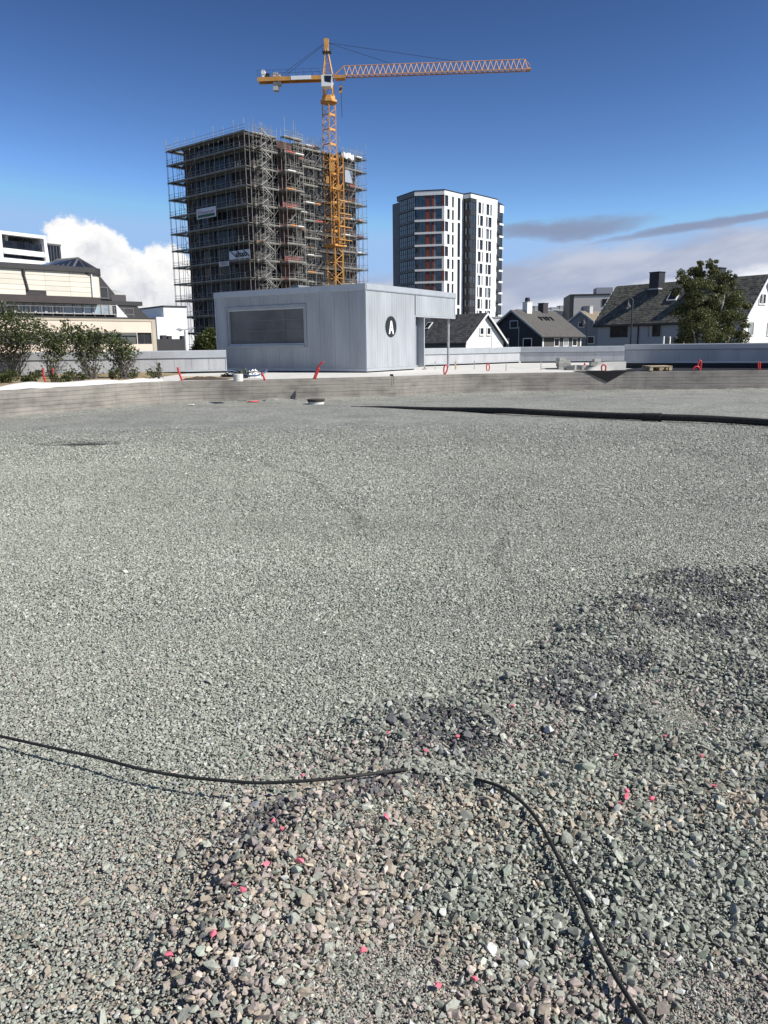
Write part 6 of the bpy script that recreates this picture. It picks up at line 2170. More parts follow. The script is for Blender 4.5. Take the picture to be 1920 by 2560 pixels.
# ------------------------------------------------------------------ left-hand buildings
def build_left():
    zg = -1.0
    z4 = lambda x, y: (x / 3.19, 540 + y / 3.19)
    p0 = at_y(*z4(0, 412), 75)
    q = at_z(*z4(750, 456), p0.z)
    az = math.degrees(math.atan2(q.x - p0.x, q.y - p0.y))
    f = F(p0, az)
    r4 = lambda x0, y0, x1, y1, o=0.0, fc=f: rect(fc, *z4(x0, y0), *z4(x1, y1), o)
    S = lambda x, y=600, o=0.0: f.s(*z4(x, y), o)
    Z = lambda x, y, o=0.0: f.z(*z4(x, y), o)
    cream = piece_material('cream_cladding', (0.60, 0.555, 0.46), (0.72, 0.67, 0.57), 0.7, bscale=4)
    peach = material('peach_render', (0.70, 0.58, 0.47), 0.75, var=0.05, scale=0.5)
    beige = material('beige_coping', (0.46, 0.40, 0.31), 0.75, var=0.08, scale=0.5)
    brown = material('brown_fascia', (0.055, 0.042, 0.042), 0.7, var=0.15, scale=0.5)
    dkroof = material('dark_roof_sheet', (0.038, 0.036, 0.038), 0.6, var=0.15, scale=0.6)
    frame = material('aluminium_grey_frame', (0.38, 0.38, 0.37), 0.5, var=0.1)
    gl = glass_material('office_glass', (0.022, 0.024, 0.028), 0.07, 0.9)
    gl2 = glass_material('office_glass_blind', (0.28, 0.34, 0.38), 0.15, 0.7)
    t = thing('office_building', 'cream terraced building with brown fascia and dark glass roof behind the shrubs', 'building', V(p0.x, p0.y, zg))
    sR = S(738, 550); s0 = -22.0
    zt, zb = Z(100, 418), Z(100, 625)
    # cladding boards in five courses
    nrow = 5; hh = (zt - zb) / nrow
    cuts = [s0, -8, -3.0, S(205, 600), S(368, 600), S(560, 560), sR]
    for i in range(nrow):
        for a, b in zip(cuts[:-1], cuts[1:]):
            if i == 0 and abs(a - S(205, 600)) < 0.01:
                continue
            mb = MB(); f.bx(mb, a + 0.008, b - 0.008, zb + i * hh + 0.012, zb + (i + 1) * hh - 0.012, -0.08, 0.0); mb.build('cladding_board', cream, t)
    mb = MB(); f.bx(mb, s0, sR, zb - 0.0, zt, -9, -0.07); mb.build('body', beige, t)
    window(f, (cuts[3], cuts[4], zb + 0.06, zb + hh - 0.02), t, brown, gl, o=-0.06, fw=0.10)
    # rounded corner and roof edge
    c = f.P(sR, 0, -1.15)
    mb = MB()
    mb.lathe(V(c.x, c.y, 0), [(1.15, zb), (1.15, zt - 0.15)], 28); mb.build('rounded_corner', cream, t, smooth=False)
    mb = MB(); f.bx(mb, s0, sR + 0.3, zt + 0.003, zt + 0.50, -9.2, 0.22); mb.lathe(V(c.x, c.y, 0), [(1.35, zt - 0.14), (1.35, zt + 0.49)], 24); mb.build('roof_edge', dkroof, t)
    mb = MB(); a = S(732, 560); mb.tube(f.P(a, zb, 0.12), f.P(a, zt - 0.1, 0.12), 0.07, n=8); mb.build('downpipe', white_paint, t)
    mb = MB(); a = S(190, 500); mb.tube(f.P(a, zt, 0.15), f.P(a, Z(195, 465), 0.1), 0.14, n=6); mb.tube(f.P(a, Z(195, 465), 0.1), f.P(a + 0.25, zb + hh, 0.1), 0.11, n=6); mb.build('downpipe', brown, t)
    # brown fascia and the recessed window strip
    zf0 = Z(300, 690)
    sW = S(1000, 720)
    mb = MB(); f.bx(mb, s0, sR + 0.6, zf0, zb - 0.02, -1.5, 0.25); mb.build('fascia', brown, t)
    mb = MB(); f.bx(mb, sR + 0.61, S(1090, 690, -2.0), Z(900, 706) , Z(900, 672), -6, -0.8); mb.build('fascia', dkroof, t)
    zs0 = Z(500, 778)
    xs = [-110, -60, 25, 47, 108, 125, 195, 212, 270, 287, 352, 372, 438, 455, 515, 583, 592, 655, 668, 730, 745, 805, 812, 868, 890, 930]
    for k in range(0, len(xs) - 1):
        a, b = S(xs[k], 735, -0.6), S(xs[k + 1], 735, -0.6)
        wdt = b - a
        if xs[k + 1] - xs[k] > 30:
            w_ = window(f, (a, b, zs0, zf0 - 0.004), t, frame, gl2 if xs[k] >= 515 and xs[k] < 890 else gl, o=-0.62, fw=0.06)
            if xs[k] in (125, 287, 372, 455):
                for m_ in range(2):
                    q0 = a + wdt * (0.35 + 0.3 * m_)
                    mb = MB(); f.bx(mb, q0, q0 + wdt * 0.16, zs0 + 0.08, zf0 - 0.3, -0.606, -0.59); mb.build('curtain', material('curtain_grey', (0.52, 0.53, 0.55), 0.9), w_)
        else:
            mb = MB(); f.bx(mb, a + 0.004, b - 0.004, zs0, zf0 - 0.004, -0.8, -0.5); mb.build('pier', frame, t)
    mb = MB(); f.bx(mb, s0, S(930, 735, -0.8), zs0, zf0 - 0.004, -6, -0.82); mb.build('inner_wall', brown, t)
    # lower storey, standing forward
    o = 1.6
    e0 = S(1243, 930, o)
    zc = Z(900, 806, o)
    mb = MB(); f.bx(mb, s0, e0, zg, zc - 0.55, -4, o - 0.25); mb.build('lower_body', peach, t)
    mb = MB(); f.bx(mb, s0, e0, zc - 0.10, zc, -4, o + 0.12); mb.build('terrace_edge', dkroof, t)
    mb = MB(); f.bx(mb, s0, e0, Z(900, 838, o), zc - 0.104, -1, o + 0.05)
    f.bx(mb, S(1212, 930, o), e0, zg, Z(900, 838, o) - 0.003, -1, o + 0.05); mb.build('beige_frame', beige, t)
    zw1, zw0 = Z(1100, 930, o), Z(1100, 1022, o)
    hol = [(S(345, 970, o), S(505, 970, o), zw0, zw1), (S(560, 970, o), S(1092, 970, o), zw0, zw1), (S(1097, 970, o), S(1210, 970, o), zw0, zw1), (-9.0, S(300, 970, o), zw0, zw1)]
    mb = MB(); f.holes(mb, s0, S(1212, 930, o) - 0.003, zg, Z(900, 838, o) - 0.004, hol, 0.22, o); mb.build('lower_wall', peach, t)
    blind = material('grey_green_blind', (0.10, 0.11, 0.105), 0.6, var=0.1)
    for i_, h_ in enumerate(hol):
        w_ = window(f, h_, t, brown, gl, o=o - 0.18, fw=0.07, nv=1 if i_ == 2 else 2)
        if i_ != 2:
            mb = MB(); f.bx(mb, h_[0] + 0.05, h_[1] - 0.05, h_[3] - 0.30, h_[3] - 0.01, o - 0.10, o + 0.05); mb.build('blind_box', blind, w_)
            n = 9
            for k in range(n):
                z_ = h_[2] + 0.05 + (h_[3] - 0.32 - h_[2]) * k / n
                mb = MB(); f.bx(mb, h_[0] + 0.08, h_[1] - 0.08, z_, z_ + (h_[3] - 0.32 - h_[2]) / n - 0.012, o - 0.11, o - 0.09); mb.build('blind_slat', blind, w_)
    # terrace railing
    rl = thing('terrace_railing', 'thin steel railing along the terrace of the cream building', 'railing', f.P(0, zc, o - 0.2))
    zr_ = Z(900, 762, o - 0.2)
    a, b = S(60, 760, o - 0.2), S(1068, 790, o - 0.2)
    for k in (0, 2):
        mb = MB(); z_ = zc + (zr_ + 0.35 - zc) * (k + 1) / 3; mb.tube(f.P(a, z_, o - 0.2), f.P(b, z_, o - 0.2), 0.013, n=5); mb.build('rail', frame, rl)
    for k in range(13):
        mb = MB(); s_ = a + (b - a) * k / 12; mb.tube(f.P(s_, zc, o - 0.2), f.P(s_, zr_ + 0.35, o - 0.2), 0.015, n=5); mb.build('post', frame, rl)
    # dark mansard beyond the window strip
    mb = MB(); f.pts(mb, [(S(930, 700, -1), Z(930, 700, -1)), (S(1075, 706, -1), Z(1075, 706, -1)), (S(1190, 802, -1), zc), (S(935, 800, -1), zc)], -7, -0.9); mb.build('mansard', dkroof, t)
    mb = MB(); f.pts(mb, [(S(932, 706, -.5), Z(932, 706, -.5)), (S(1028, 800, -.5), zc), (S(934, 800, -.5), zc)], -0.895, -0.6); mb.build('white_cheek', white_paint, t)
    mb = MB(); f.pts(mb, [(S(1075, 706, -3), Z(1075, 706, -3)), (S(1090, 706, -3), Z(1090, 706, -3)), (S(1205, 800, -3), zc), (S(1170, 800, -3), zc)], -7.5, -7.01); mb.build('mansard_edge', dkroof, t)
    # box with a dome on the roof
    r = r4(890, 628, 1005, 680, -2); mb = MB(); f.bx(mb, r[0], r[1], r[2] - 0.3, r[3], -4.5, -2); mb.build('roof_vent', material('vent_brown', (0.07, 0.06, 0.06), 0.7), t)
    mb = MB(); cc = f.P((r[0] + r[1]) / 2, r[3], -3.2); mb.lathe(cc, [(1.2, 0), (1.0, 0.25), (0.6, 0.45), (0.1, 0.55)], 14); mb.build('dome', frame, t)
    # glazed pyramid and the dark gable slope beside it
    zq = zt + 0.5
    A, B = f.P(S(362, 412, -1), zq, -0.6), f.P(S(752, 445, -1), zq, -0.6)
    T0, T1 = f.P(S(450, 355, -4), Z(450, 352, -4), -4), f.P(S(622, 336, -4), Z(622, 336, -4), -4)
    A2, B2 = A - f.n * 7, B - f.n * 7
    sk = MB(); sk.add([A, B, T1, T0, A2, B2], [(0, 1, 2, 3), (1, 5, 2), (0, 3, 4), (4, 3, 2, 5), (0, 4, 5, 1)]); sp = sk.build('glass_roof', gl, t)
    bar = material('glass_roof_bar', (0.11, 0.11, 0.115), 0.5)
    def bar_(p, q_, r_=0.07):
        mb = MB(); mb.tube(p, q_, r_, n=5); mb.build('glazing_bar', bar, sp)
    bar_(T0, T1, 0.11); bar_(T1, f.P(S(585, 430, -0.6), zq, -0.6), 0.13); bar_(T1, B, 0.12); bar_(A, T0, 0.09)
    for k in range(1, 5):
        u = k / 5
        lo = A.lerp(f.P(S(585, 430, -0.6), zq, -0.6), u * 0.93); bar_(lo, T0.lerp(T1, u), 0.05)
    bar_(T1, f.P(S(680, 440, -0.6), zq, -0.6), 0.06)
    # steep dark slope on the right of the rounded corner
    mb = MB(); f.pts(mb, [(S(772, 448, -2), Z(772, 448, -2)), (S(915, 622, -2), Z(915, 622, -2)), (S(885, 668, -2), Z(885, 668, -2)), (S(772, 665, -2), Z(772, 665, -2))], -6, -2); mb.build('steep_roof', dkroof, t)
    window(f, r4(792, 565, 862, 660, -2), t, bar, gl, o=-1.98, fw=0.12, nv=0)

    # white office tower behind
    p1 = at_y(*z4(10, 116), 150)
    q = at_z(*z4(365, 158), p1.z)
    f1 = F(p1, math.degrees(math.atan2(q.x - p1.x, q.y - p1.y)))
    s1 = lambda x, y: f1.sz(*z4(x, y))
    t = thing('office_tower', 'white office tower with an open roof frame and dark window bands', 'building', V(p1.x, p1.y, zg))
    wht = material('white_panel', (0.80, 0.80, 0.79), 0.6, var=0.03, scale=0.2)
    # frame pieces of the facade
    def piece(pts, o0, o1, m, nm):
        mb = MB(); f1.pts(mb, [s1(*p) for p in pts], o0, o1)
        return mb.build(nm, m, t)
    piece([(-120, 100), (10, 116), (36, 410), (-120, 400)], -3, 0, wht, 'panel')
    piece([(10, 116), (365, 158), (368, 184), (14, 142)], -9, 0, wht, 'panel')
    piece([(348, 182), (368, 184), (400, 388), (402, 420), (372, 420)], -9, 0, wht, 'panel')
    piece([(25, 252), (354, 290), (360, 330), (30, 296)], -9, 0, wht, 'panel')
    piece([(31, 331), (379, 364), (384, 395), (34, 368)], -9, 0, wht, 'panel')
    dkg = glass_material('tower_band_glass', (0.02, 0.026, 0.04), 0.08, 0.9)
    for k in range(7):
        x0 = 14 + 336 * k / 7; x1 = 14 + 336 * (k + 1) / 7
        y0 = lambda x: 186 + (x - 14) * 0.12
        piece([(x0 + 5, y0(x0)), (x1 + 3, y0(x1)), (x1 + 8, y0(x1) + 72), (x0 + 10, y0(x0) + 72)], -1.2, -0.9, dkg, 'window')
    piece([(18, 190), (352, 232), (356, 290), (24, 255)], -8, -1.21, brown, 'inner_wall')
    piece([(14, 142), (350, 182), (352, 225), (18, 186)], -9.5, -8.6, material('roof_screen_grey', (0.30, 0.30, 0.31), 0.7), 'roof_screen')
    for x in (110, 240, 300):
        piece([(x, 152), (x + 5, 152), (x - 2, 205), (x - 7, 205)], -2.5, -2.2, bar, 'strut')
        piece([(x + 8, 160), (x + 14, 160), (x + 44, 215), (x + 38, 215)], -3.5, -3.2, bar, 'brace')
    piece([(76, 152), (98, 154), (98, 192), (78, 190)], -2.2, -1.4, wht, 'roof_unit')
    for (yt, yb, n, xl) in ((300, 335, 8, 30), (372, 420, 8, 34)):
        for k in range(n):
            x0 = xl + (378 - xl) * k / n; x1 = xl + (378 - xl) * (k + 1) / n - 7
            dy = lambda x: (x - xl) * 0.098
            piece([(x0, yt - 4 + dy(x0)), (x1, yt - 4 + dy(x1)), (x1 + 3, yb + dy(x1)), (x0 + 3, yb + dy(x0))], -1.0, -0.6, dkg, 'window')
    piece([(30, 292), (372, 330), (392, 470), (36, 440)], -8, -1.01, wht, 'inner_wall')
    p2 = at_y(*z4(386, 232), 165); f2 = F(p2, f1.az)
    mb = MB(); sE_, zE_ = f2.sz(*z4(480, 232)); f2.bx(mb, -1, sE_, zg, p2.z, -10, 0); mb.build('glass_wing', dkg, t)
    for k in range(4):
        mb = MB(); a = sE_ * (k + 0.5) / 4; f2.bx(mb, a - 0.06, a + 0.06, zg, p2.z - 0.02, 0.0, 0.08); mb.build('mullion', bar, t)
    mb = MB(); f2.bx(mb, -1, sE_ + 0.1, p2.z + 0.003, p2.z + 0.35, -10, 0.1); mb.build('coping', bar, t)

    # stepped white building, dark-roofed neighbour and low dark building
    p3 = at_y(*z4(1246, 805), 118); f3 = F(p3, 52)
    g = lambda x, y: f3.sz(*z4(x, y))
    t = thing('stepped_building', 'bright white windowless stepped building left of the scaffolding', 'building', V(p3.x, p3.y, zg))
    a, zlow = g(1246, 805); b, zhi = g(1302, 726); c_, _ = g(1484, 730)
    mb = MB(); f3.bx(mb, a, b - 0.002, zg, zlow, -9, 0.0); mb.build('low_wall', wht, t)
    mb = MB(); f3.bx(mb, b, c_, zg, zhi, -9, 0.0); mb.build('high_wall', wht, t)
    mb = MB(); f3.bx(mb, b - 0.1, c_ + 0.1, zhi + 0.003, zhi + 0.22, -9.1, 0.1); mb.build('coping', dkroof, t)
    p4 = at_y(*z4(1142, 738), 132); f4 = F(p4, 60)
    t = thing('dark_roofed_building', 'low dark building with a row of small windows beside the white stepped one', 'building', V(p4.x, p4.y, zg))
    e4 = f4.s(*z4(1310, 735)); mb = MB(); f4.bx(mb, -3, e4, zg, p4.z - 0.9, -8, 0); mb.build('wall', brown, t)
    mb = MB(); f4.pts(mb, [(-3.5, p4.z - 0.9), (e4 + 0.3, p4.z - 0.9), (e4 + 0.3, p4.z - 0.2), (e4 * 0.55, p4.z - 0.5), (e4 * 0.2, p4.z)], -8, 0.3); mb.build('roof', dkroof, t)
    for x in (1195, 1235, 1252, 1270, 1286):
        r = rect(f4, *z4(x, 758), *z4(x + 9, 792)); mb = MB(); f4.bx(mb, r[0], r[1], r[2], r[3], 0.01, 0.07); mb.build('window', gl2 if x == 1195 else gl, t)
    p5 = at_y(*z4(1250, 982), 92); f5 = F(p5, 58)
    t = thing('dark_building', 'low black building with stub chimneys in front of the white stepped one', 'building', V(p5.x, p5.y, zg))
    e5 = f5.s(*z4(1480, 985)); mb = MB(); f5.bx(mb, 0, e5, zg, p5.z, -2.5, 0); mb.build('wall', dkroof, t)
    for (x0, y0, x1) in ((1293, 951, 1328), (1342, 956, 1370), (1452, 955, 1476)):
        a, z_ = f5.sz(*z4(x0, y0), -0.6); b = f5.s(*z4(x1, y0), -0.6)
        mb = MB(); f5.bx(mb, a, b, p5.z - 0.2, z_, -1.6, -0.6); mb.build('chimney', dkroof, t)

    # twin-headed street lamp
    b = at_y(*z4(1482, 1060), 62); top = at_y(*z4(1476, 908), 62)
    t = thing('street_lamp', 'pale street lamp with two flat heads before the scaffolding', 'street lamp', V(b.x, b.y, zg))
    pole = material('lamp_pole_grey', (0.50, 0.51, 0.52), 0.5, metal=0.3)
    mb = MB(); mb.tube(V(b.x, b.y, zg), V(b.x, b.y, top.z), 0.085, 0.06, n=8); mb.build('pole', pole, t)
    for (x0, x1, y0, y1) in ((1476, 1398, 906, 902), (1480, 1555, 904, 890)):
        a, c = at_y(*z4(x0, y0), 62), at_y(*z4(x1, y1), 62)
        d = (c - a).normalized(); L_ = (c - a).length
        mb = MB(); mb.tube(V(b.x, b.y, top.z), a + d * (L_ * 0.35), 0.035, n=6); mb.build('arm', pole, t)
        h0 = a + d * (L_ * 0.25)
        mb = MB(); w_ = V(0, 0.16, 0)
        mb.add([h0 - w_ + V(0, 0, 0.0), h0 + w_, c + w_ * 0.7, c - w_ * 0.7, h0.lerp(c, 0.4) - w_ * 1.2 + V(0, 0, -0.16), h0.lerp(c, 0.4) + w_ * 1.2 + V(0, 0, -0.16), h0.lerp(c, 0.45) + V(0, -0.1, 0.09), h0.lerp(c, 0.45) + V(0, 0.1, 0.09)],
               [(0, 6, 7, 1), (6, 3, 2, 7), (0, 1, 5, 4), (4, 5, 2, 3), (0, 4, 3, 6), (1, 7, 2, 5)])
        mb.build('lamp_head', pole, t)


build_left()

# ------------------------------------------------------------------ vegetation
def leaf_mesh(name, blobs, size, mat, parent, seed, lobe=0.0):
    """Many small leaf-shaped faces spread through overlapping clumps; blobs = (centre, radii, count)."""
    r = np.random.default_rng(seed)
    C = []
    for (c, rad, n) in blobs:
        d = r.normal(size=(n, 3)); d /= np.linalg.norm(d, axis=1)[:, None]
        rr = r.random(n) ** 0.45
        p = np.array(c) + d * rr[:, None] * np.array(rad)
        # ragged outline: push some leaves out along twigs
        k = r.random(n) < 0.12
        p[k] += d[k] * np.array(rad) * r.uniform(0.05, 0.35, (k.sum(), 1))
        C.append(p)
    C = np.concatenate(C)
    n = len(C)
    a = r.normal(size=(n, 3)); a /= np.linalg.norm(a, axis=1)[:, None]
    b = np.cross(a, r.normal(size=(n, 3))); b /= np.linalg.norm(b, axis=1)[:, None]
    s = size * r.uniform(0.6, 1.35, (n, 1))
    q = np.stack([C - a * s, C + b * s * 0.55, C + a * s, C - b * s * 0.55], 1).reshape(-1, 3)
    off = world_loc(parent)
    q -= np.array([off.x, off.y, off.z])
    me = bpy.data.meshes.new(name)
    me.vertices.add(4 * n); me.vertices.foreach_set('co', q.astype(np.float32).ravel())
    me.loops.add(4 * n); me.loops.foreach_set('vertex_index', np.arange(4 * n, dtype=np.int32))
    me.polygons.add(n); me.polygons.foreach_set('loop_start', np.arange(0, 4 * n, 4, dtype=np.int32))
    me.update(calc_edges=True)
    me.materials.append(mat)
    o = bpy.data.objects.new(name, me); COL.objects.link(o); o.parent = parent
    return o


def twig(mb, p, q, r0, r1, rnd, wob=0.06, n=6):
    pts = []
    L_ = (q - p).length
    for k in range(n + 1):
        f_ = k / n
        w_ = wob * L_ * math.sin(f_ * math.pi)
        pts.append(p.lerp(q, f_) + V(rnd.uniform(-1, 1), rnd.uniform(-1, 1), rnd.uniform(-.4, .4)) * w_ * 0.6)
    mb.path(pts, [r0 + (r1 - r0) * k / n for k in range(n + 1)], 5)
    return pts


def build_plants():
    green = island_material('shrub_leaf', (0.032, 0.046, 0.015), (0.125, 0.145, 0.055), 0.5, 0.25)
    russet = island_material('shrub_leaf_russet', (0.045, 0.030, 0.012), (0.105, 0.075, 0.028), 0.6, 0.2)
    olive = island_material('birch_leaf', (0.046, 0.054, 0.018), (0.165, 0.172, 0.068), 0.5, 0.2)
    lowg = island_material('low_shrub_leaf', (0.03, 0.045, 0.012), (0.10, 0.105, 0.035), 0.5, 0.2)
    stemm = material('shrub_stem', (0.115, 0.10, 0.088), 0.85, var=0.3, scale=12)
    birch = material('birch_bark', (0.55, 0.53, 0.48), 0.8, var=0.1, scale=3, dark=(0.08, 0.07, 0.06), stretch=(1, 1, 5))
    rnd = random.Random(11)
    # planting bed on the deck, bark mulch, and the fleece along its edge
    mulch = material('bark_mulch', (0.30, 0.235, 0.13), 0.95, var=0.3, scale=9, bump=0.6, bscale=40, dark=(0.16, 0.12, 0.065))
    xs = np.linspace(-17, -7.2, 60); vs, fs = [], []
    NJ = 14
    fx = np.array([p.x for p in FOOT]); fy = np.array([p.y for p in FOOT])
    for i, x in enumerate(xs):
        y0 = np.interp(x, fx, fy) + 0.55
        y1 = np.interp(x, [-22, at_z(0, 943, DECK).x, at_z(568, 931, DECK).x], [at_z(0, 943, DECK).y + 1.5 * 0, at_z(0, 943, DECK).y, at_z(568, 931, DECK).y]) - 0.15
        for j in range(NJ):
            f_ = j / (NJ - 1)
            y = y0 + (y1 - y0) * f_
            e = min(1, (i) / 4, (59 - i) / 8) * min(1, j / 2.0 + 0.15)
            vs.append((x, y, DECK - 0.02 + e * (0.085 + 0.05 * noise.noise(V(x * 1.3, y * 1.3, 2)))))
    for i in range(59):
        for j in range(NJ - 1):
            fs.append((i * NJ + j, (i + 1) * NJ + j, (i + 1) * NJ + j + 1, i * NJ + j + 1))
    mb = MB(); mb.add(vs, fs)
    tag(mb.build('planting_bed', mulch, smooth=True), 'bed of yellowish bark mulch under the shrubs', kind='structure')
    fleece = material('white_fleece', (0.52, 0.505, 0.475), 0.9, var=0.06, scale=3, bump=0.3, bscale=12)
    vs, fs = [], []
    xs2 = np.linspace(-15.5, at_z(430, 951, DECK).x, 120); NJ = 7
    for i, x in enumerate(xs2):
        y0 = np.interp(x, fx, fy) + 0.20 + 0.10 * noise.noise(V(x * 0.8, 3, 1))
        wdt = 0.50 + 0.34 * noise.noise(V(x * 0.7, 9, 4)) * 1.0
        if i > 104:
            wdt *= (120 - i) / 16 + 0.08
        for j in range(NJ):
            f_ = j / (NJ - 1)
            z = DECK + 0.016 + 0.085 * math.sin(f_ * math.pi) * (0.5 + abs(noise.noise(V(x * 1.1, f_, 5))) * 1.6) + 0.045 * f_ + 0.02 * noise.noise(V(x * 4, f_ * 3, 7))
            vs.append((x, y0 + wdt * f_, z))
    for i in range(119):
        for j in range(NJ - 1):
            fs.append((i * NJ + j, (i + 1) * NJ + j, (i + 1) * NJ + j + 1, i * NJ + j + 1))
    mb = MB(); mb.add(vs, fs)
    tag(mb.build('fleece_strip', fleece, smooth=True), 'rumpled white fleece along the edge of the planting bed', 'fleece')

    def shrub(name, label, base, clumps, nstem, mat, leaf=0.045, dens=0.66, group=None, cat='shrub', russ=None):
        """base pixel on the bed; clumps = (px, py, radius px, leaves)."""
        b = at_z(base[0], base[1], DECK + 0.05)
        t = thing(name, label, cat, b, group)
        Y = b.y
        k = Y / 2010.0
        bl, br_ = [], []
        mb = MB()
        for (px, py, rp, n) in clumps:
            c = at_y(px, py, Y + rnd.uniform(-0.35, 0.35))
            R_ = rp * k
            (br_ if russ and russ(px, py) else bl).append((c, (R_, R_ * 0.9, R_), int(n * dens * (0.45 if py > 888 and leaf > 0.04 else 1.0))))
            for _ in range(nstem):
                e = c + V(rnd.uniform(-1, 1), rnd.uniform(-1, 1), rnd.uniform(-0.6, 0.7)) * R_ * 0.7
                s_ = b + V(rnd.uniform(-0.16, 0.16), rnd.uniform(-0.16, 0.16), -0.08)
                pts = twig(mb, s_, e, rnd.uniform(0.010, 0.016), 0.004, rnd, 0.07)
                for _q in range(2):
                    a = pts[rnd.randint(2, 5)]
                    twig(mb, a, a + V(rnd.uniform(-1, 1), rnd.uniform(-.6, .6), rnd.uniform(0.1, 0.9)) * 0.35, 0.006, 0.003, rnd, 0.05, 3)
        mb.build('stem', stemm, t)
        leaf_mesh('foliage', bl, leaf, mat, t, int(base[0]) + 5)
        if br_:
            leaf_mesh('russet_foliage', br_, leaf * 0.9, russet, t, int(base[0]) + 55)
        return t
    brown_ = lambda px, py: py > 850 and px < 62 and py < 885
    g = 'tall leggy shrubs in the planting bed'
    shrub('tall_shrub', 'largest leggy shrub with russet patch at the end of the bed', (38, 940), [(-20, 800, 46, 900), (22, 792, 40, 900), (8, 830, 48, 1100), (56, 815, 44, 1000), (88, 812, 30, 420), (104, 826, 20, 160), (70, 846, 42, 900), (20, 862, 40, 900), (48, 868, 26, 500), (-15, 870, 40, 700), (36, 900, 42, 260), (10, 915, 40, 160)], 3, green, group=g, russ=brown_)
    shrub('tall_shrub', 'leggy shrub behind the two red conduits', (132, 942), [(118, 842, 34, 600), (142, 852, 34, 650), (128, 872, 36, 750), (155, 868, 24, 350), (130, 895, 34, 320), (120, 918, 34, 160), (148, 915, 30, 130)], 4, green, group=g)
    shrub('tall_shrub', 'wide leggy shrub in the middle of the bed with a tall twig', (232, 948), [(162, 812, 16, 110), (170, 832, 22, 260), (196, 842, 36, 650), (226, 850, 38, 750), (250, 838, 22, 260), (210, 872, 38, 800), (246, 870, 34, 600), (222, 898, 36, 330), (232, 922, 36, 240), (212, 915, 30, 120)], 3, green, group=g)
    shrub('tall_shrub', 'leggy shrub nearest the open parapet', (308, 945), [(284, 842, 18, 150), (290, 858, 30, 450), (312, 872, 28, 450), (296, 886, 32, 550), (320, 892, 22, 220), (304, 912, 30, 240), (318, 922, 24, 110), (340, 880, 12, 40)], 4, green, group=g)
    g2 = 'low plants in the planting bed'
    for (bx, _k, cl, lab) in (
            ((18, 958), 0, [(18, 942, 20, 420), (35, 938, 16, 260), (2, 945, 19, 300)], 'broad low shrub in the corner of the bed'),
            ((74, 956), 0, [(70, 948, 17, 330), (82, 943, 13, 200), (62, 952, 10, 120)], 'rounded low shrub left of the red conduits'),
            ((94, 948), 0, [(92, 936, 13, 170), (98, 932, 10, 90)], 'small brownish low shrub behind the red conduits'),
            ((140, 960), 0, [(138, 948, 12, 150), (132, 942, 9, 80)], 'little low shrub just right of the red conduits'),
            ((172, 958), 0, [(170, 946, 18, 260), (178, 932, 14, 140), (160, 955, 14, 140)], 'pointed low shrub between the leggy shrubs'),
            ((201, 957), 0, [(200, 946, 15, 220), (207, 940, 10, 100)], 'dense dark low shrub before the middle leggy shrub'),
            ((288, 948), 0, [(286, 932, 15, 200), (278, 938, 10, 90), (294, 924, 11, 90)], 'leafy low plant left of the last leggy shrub'),
            ((338, 948), 0, [(336, 932, 13, 150), (330, 940, 10, 90)], 'yellow-green low plant right of the last leggy shrub'),
            ((378, 948), 0, [(376, 932, 12, 130), (386, 936, 9, 80)], 'short bushy young plant before the open parapet'),
            ((398, 947), 0, [(397, 936, 9, 90), (397, 922, 7, 60), (397, 911, 5, 30)], 'upright young plant with a tall tip before the open parapet')):
        shrub('low_shrub', lab, bx, cl, 2, lowg, leaf=0.036, group=g2, cat='shrub')
    # birch by the big house
    Y = 50.0
    k = Y / 2010.0
    b = at_y(1785, 875, Y); b.z = -1.0
    t = thing('birch_tree', 'dense dark green birch with white stems in front of the big house', 'tree', b)
    mb = MB()
    mains = []
    for (x, y, dy) in ((1742, 700, 0.3), (1812, 730, -0.4), (1770, 690, 0.6), (1845, 760, 0.5), (1715, 790, -0.3)):
        e = at_y(x, y, Y + dy)
        pts = twig(mb, b + V(rnd.uniform(-.2, .2), rnd.uniform(-.2, .2), 0), e, 0.13, 0.035, rnd, 0.04, 8)
        for q in range(3, 8):
            twig(mb, pts[q], pts[q] + V(rnd.uniform(-1.3, 1.3), rnd.uniform(-1, 1), rnd.uniform(0.2, 1.0)), 0.035, 0.01, rnd, 0.06, 4)
    mb.build('trunk', birch, t)
    cl = [(1738, 678, 22, 500), (1752, 662, 14, 260), (1770, 672, 20, 420), (1728, 700, 26, 600), (1758, 696, 34, 1100), (1722, 722, 26, 460), (1745, 728, 34, 1100), (1780, 716, 28, 800),
          (1816, 692, 13, 170), (1832, 696, 11, 150), (1822, 714, 22, 420), (1800, 722, 30, 800), (1720, 756, 36, 1200), (1760, 765, 48, 2400), (1806, 760, 42, 1700), (1838, 745, 20, 420), (1842, 775, 26, 700),
          (1708, 790, 30, 800), (1740, 802, 46, 2000), (1786, 808, 52, 2600), (1832, 806, 40, 1500), (1858, 800, 16, 240), (1724, 836, 34, 1000), (1766, 842, 44, 1700), (1812, 842, 46, 1900), (1850, 832, 26, 600), (1740, 868, 36, 900), (1795, 872, 44, 1300), (1845, 868, 30, 700)]
    bl = []
    for (px, py, rp, n) in cl:
        R_ = rp * k
        c = at_y(px, py, Y + rnd.uniform(-0.5, 0.5))
        for _ in range(6):                       # split each clump into sprays
            cc = c + V(rnd.uniform(-1, 1), rnd.uniform(-1, 1), rnd.uniform(-1, 1)) * R_ * 0.85
            q_ = rnd.uniform(0.25, 0.6)
            bl.append((cc, (R_ * q_, R_ * q_ * 1.3, R_ * q_ * 0.8), int(n * 0.30)))
    leaf_mesh('crown', bl, 0.062, olive, t, 99)
    # bush by the corner of the pavilion, behind the parapet
    b = at_y(520, 874, 46); b.z = -1.0
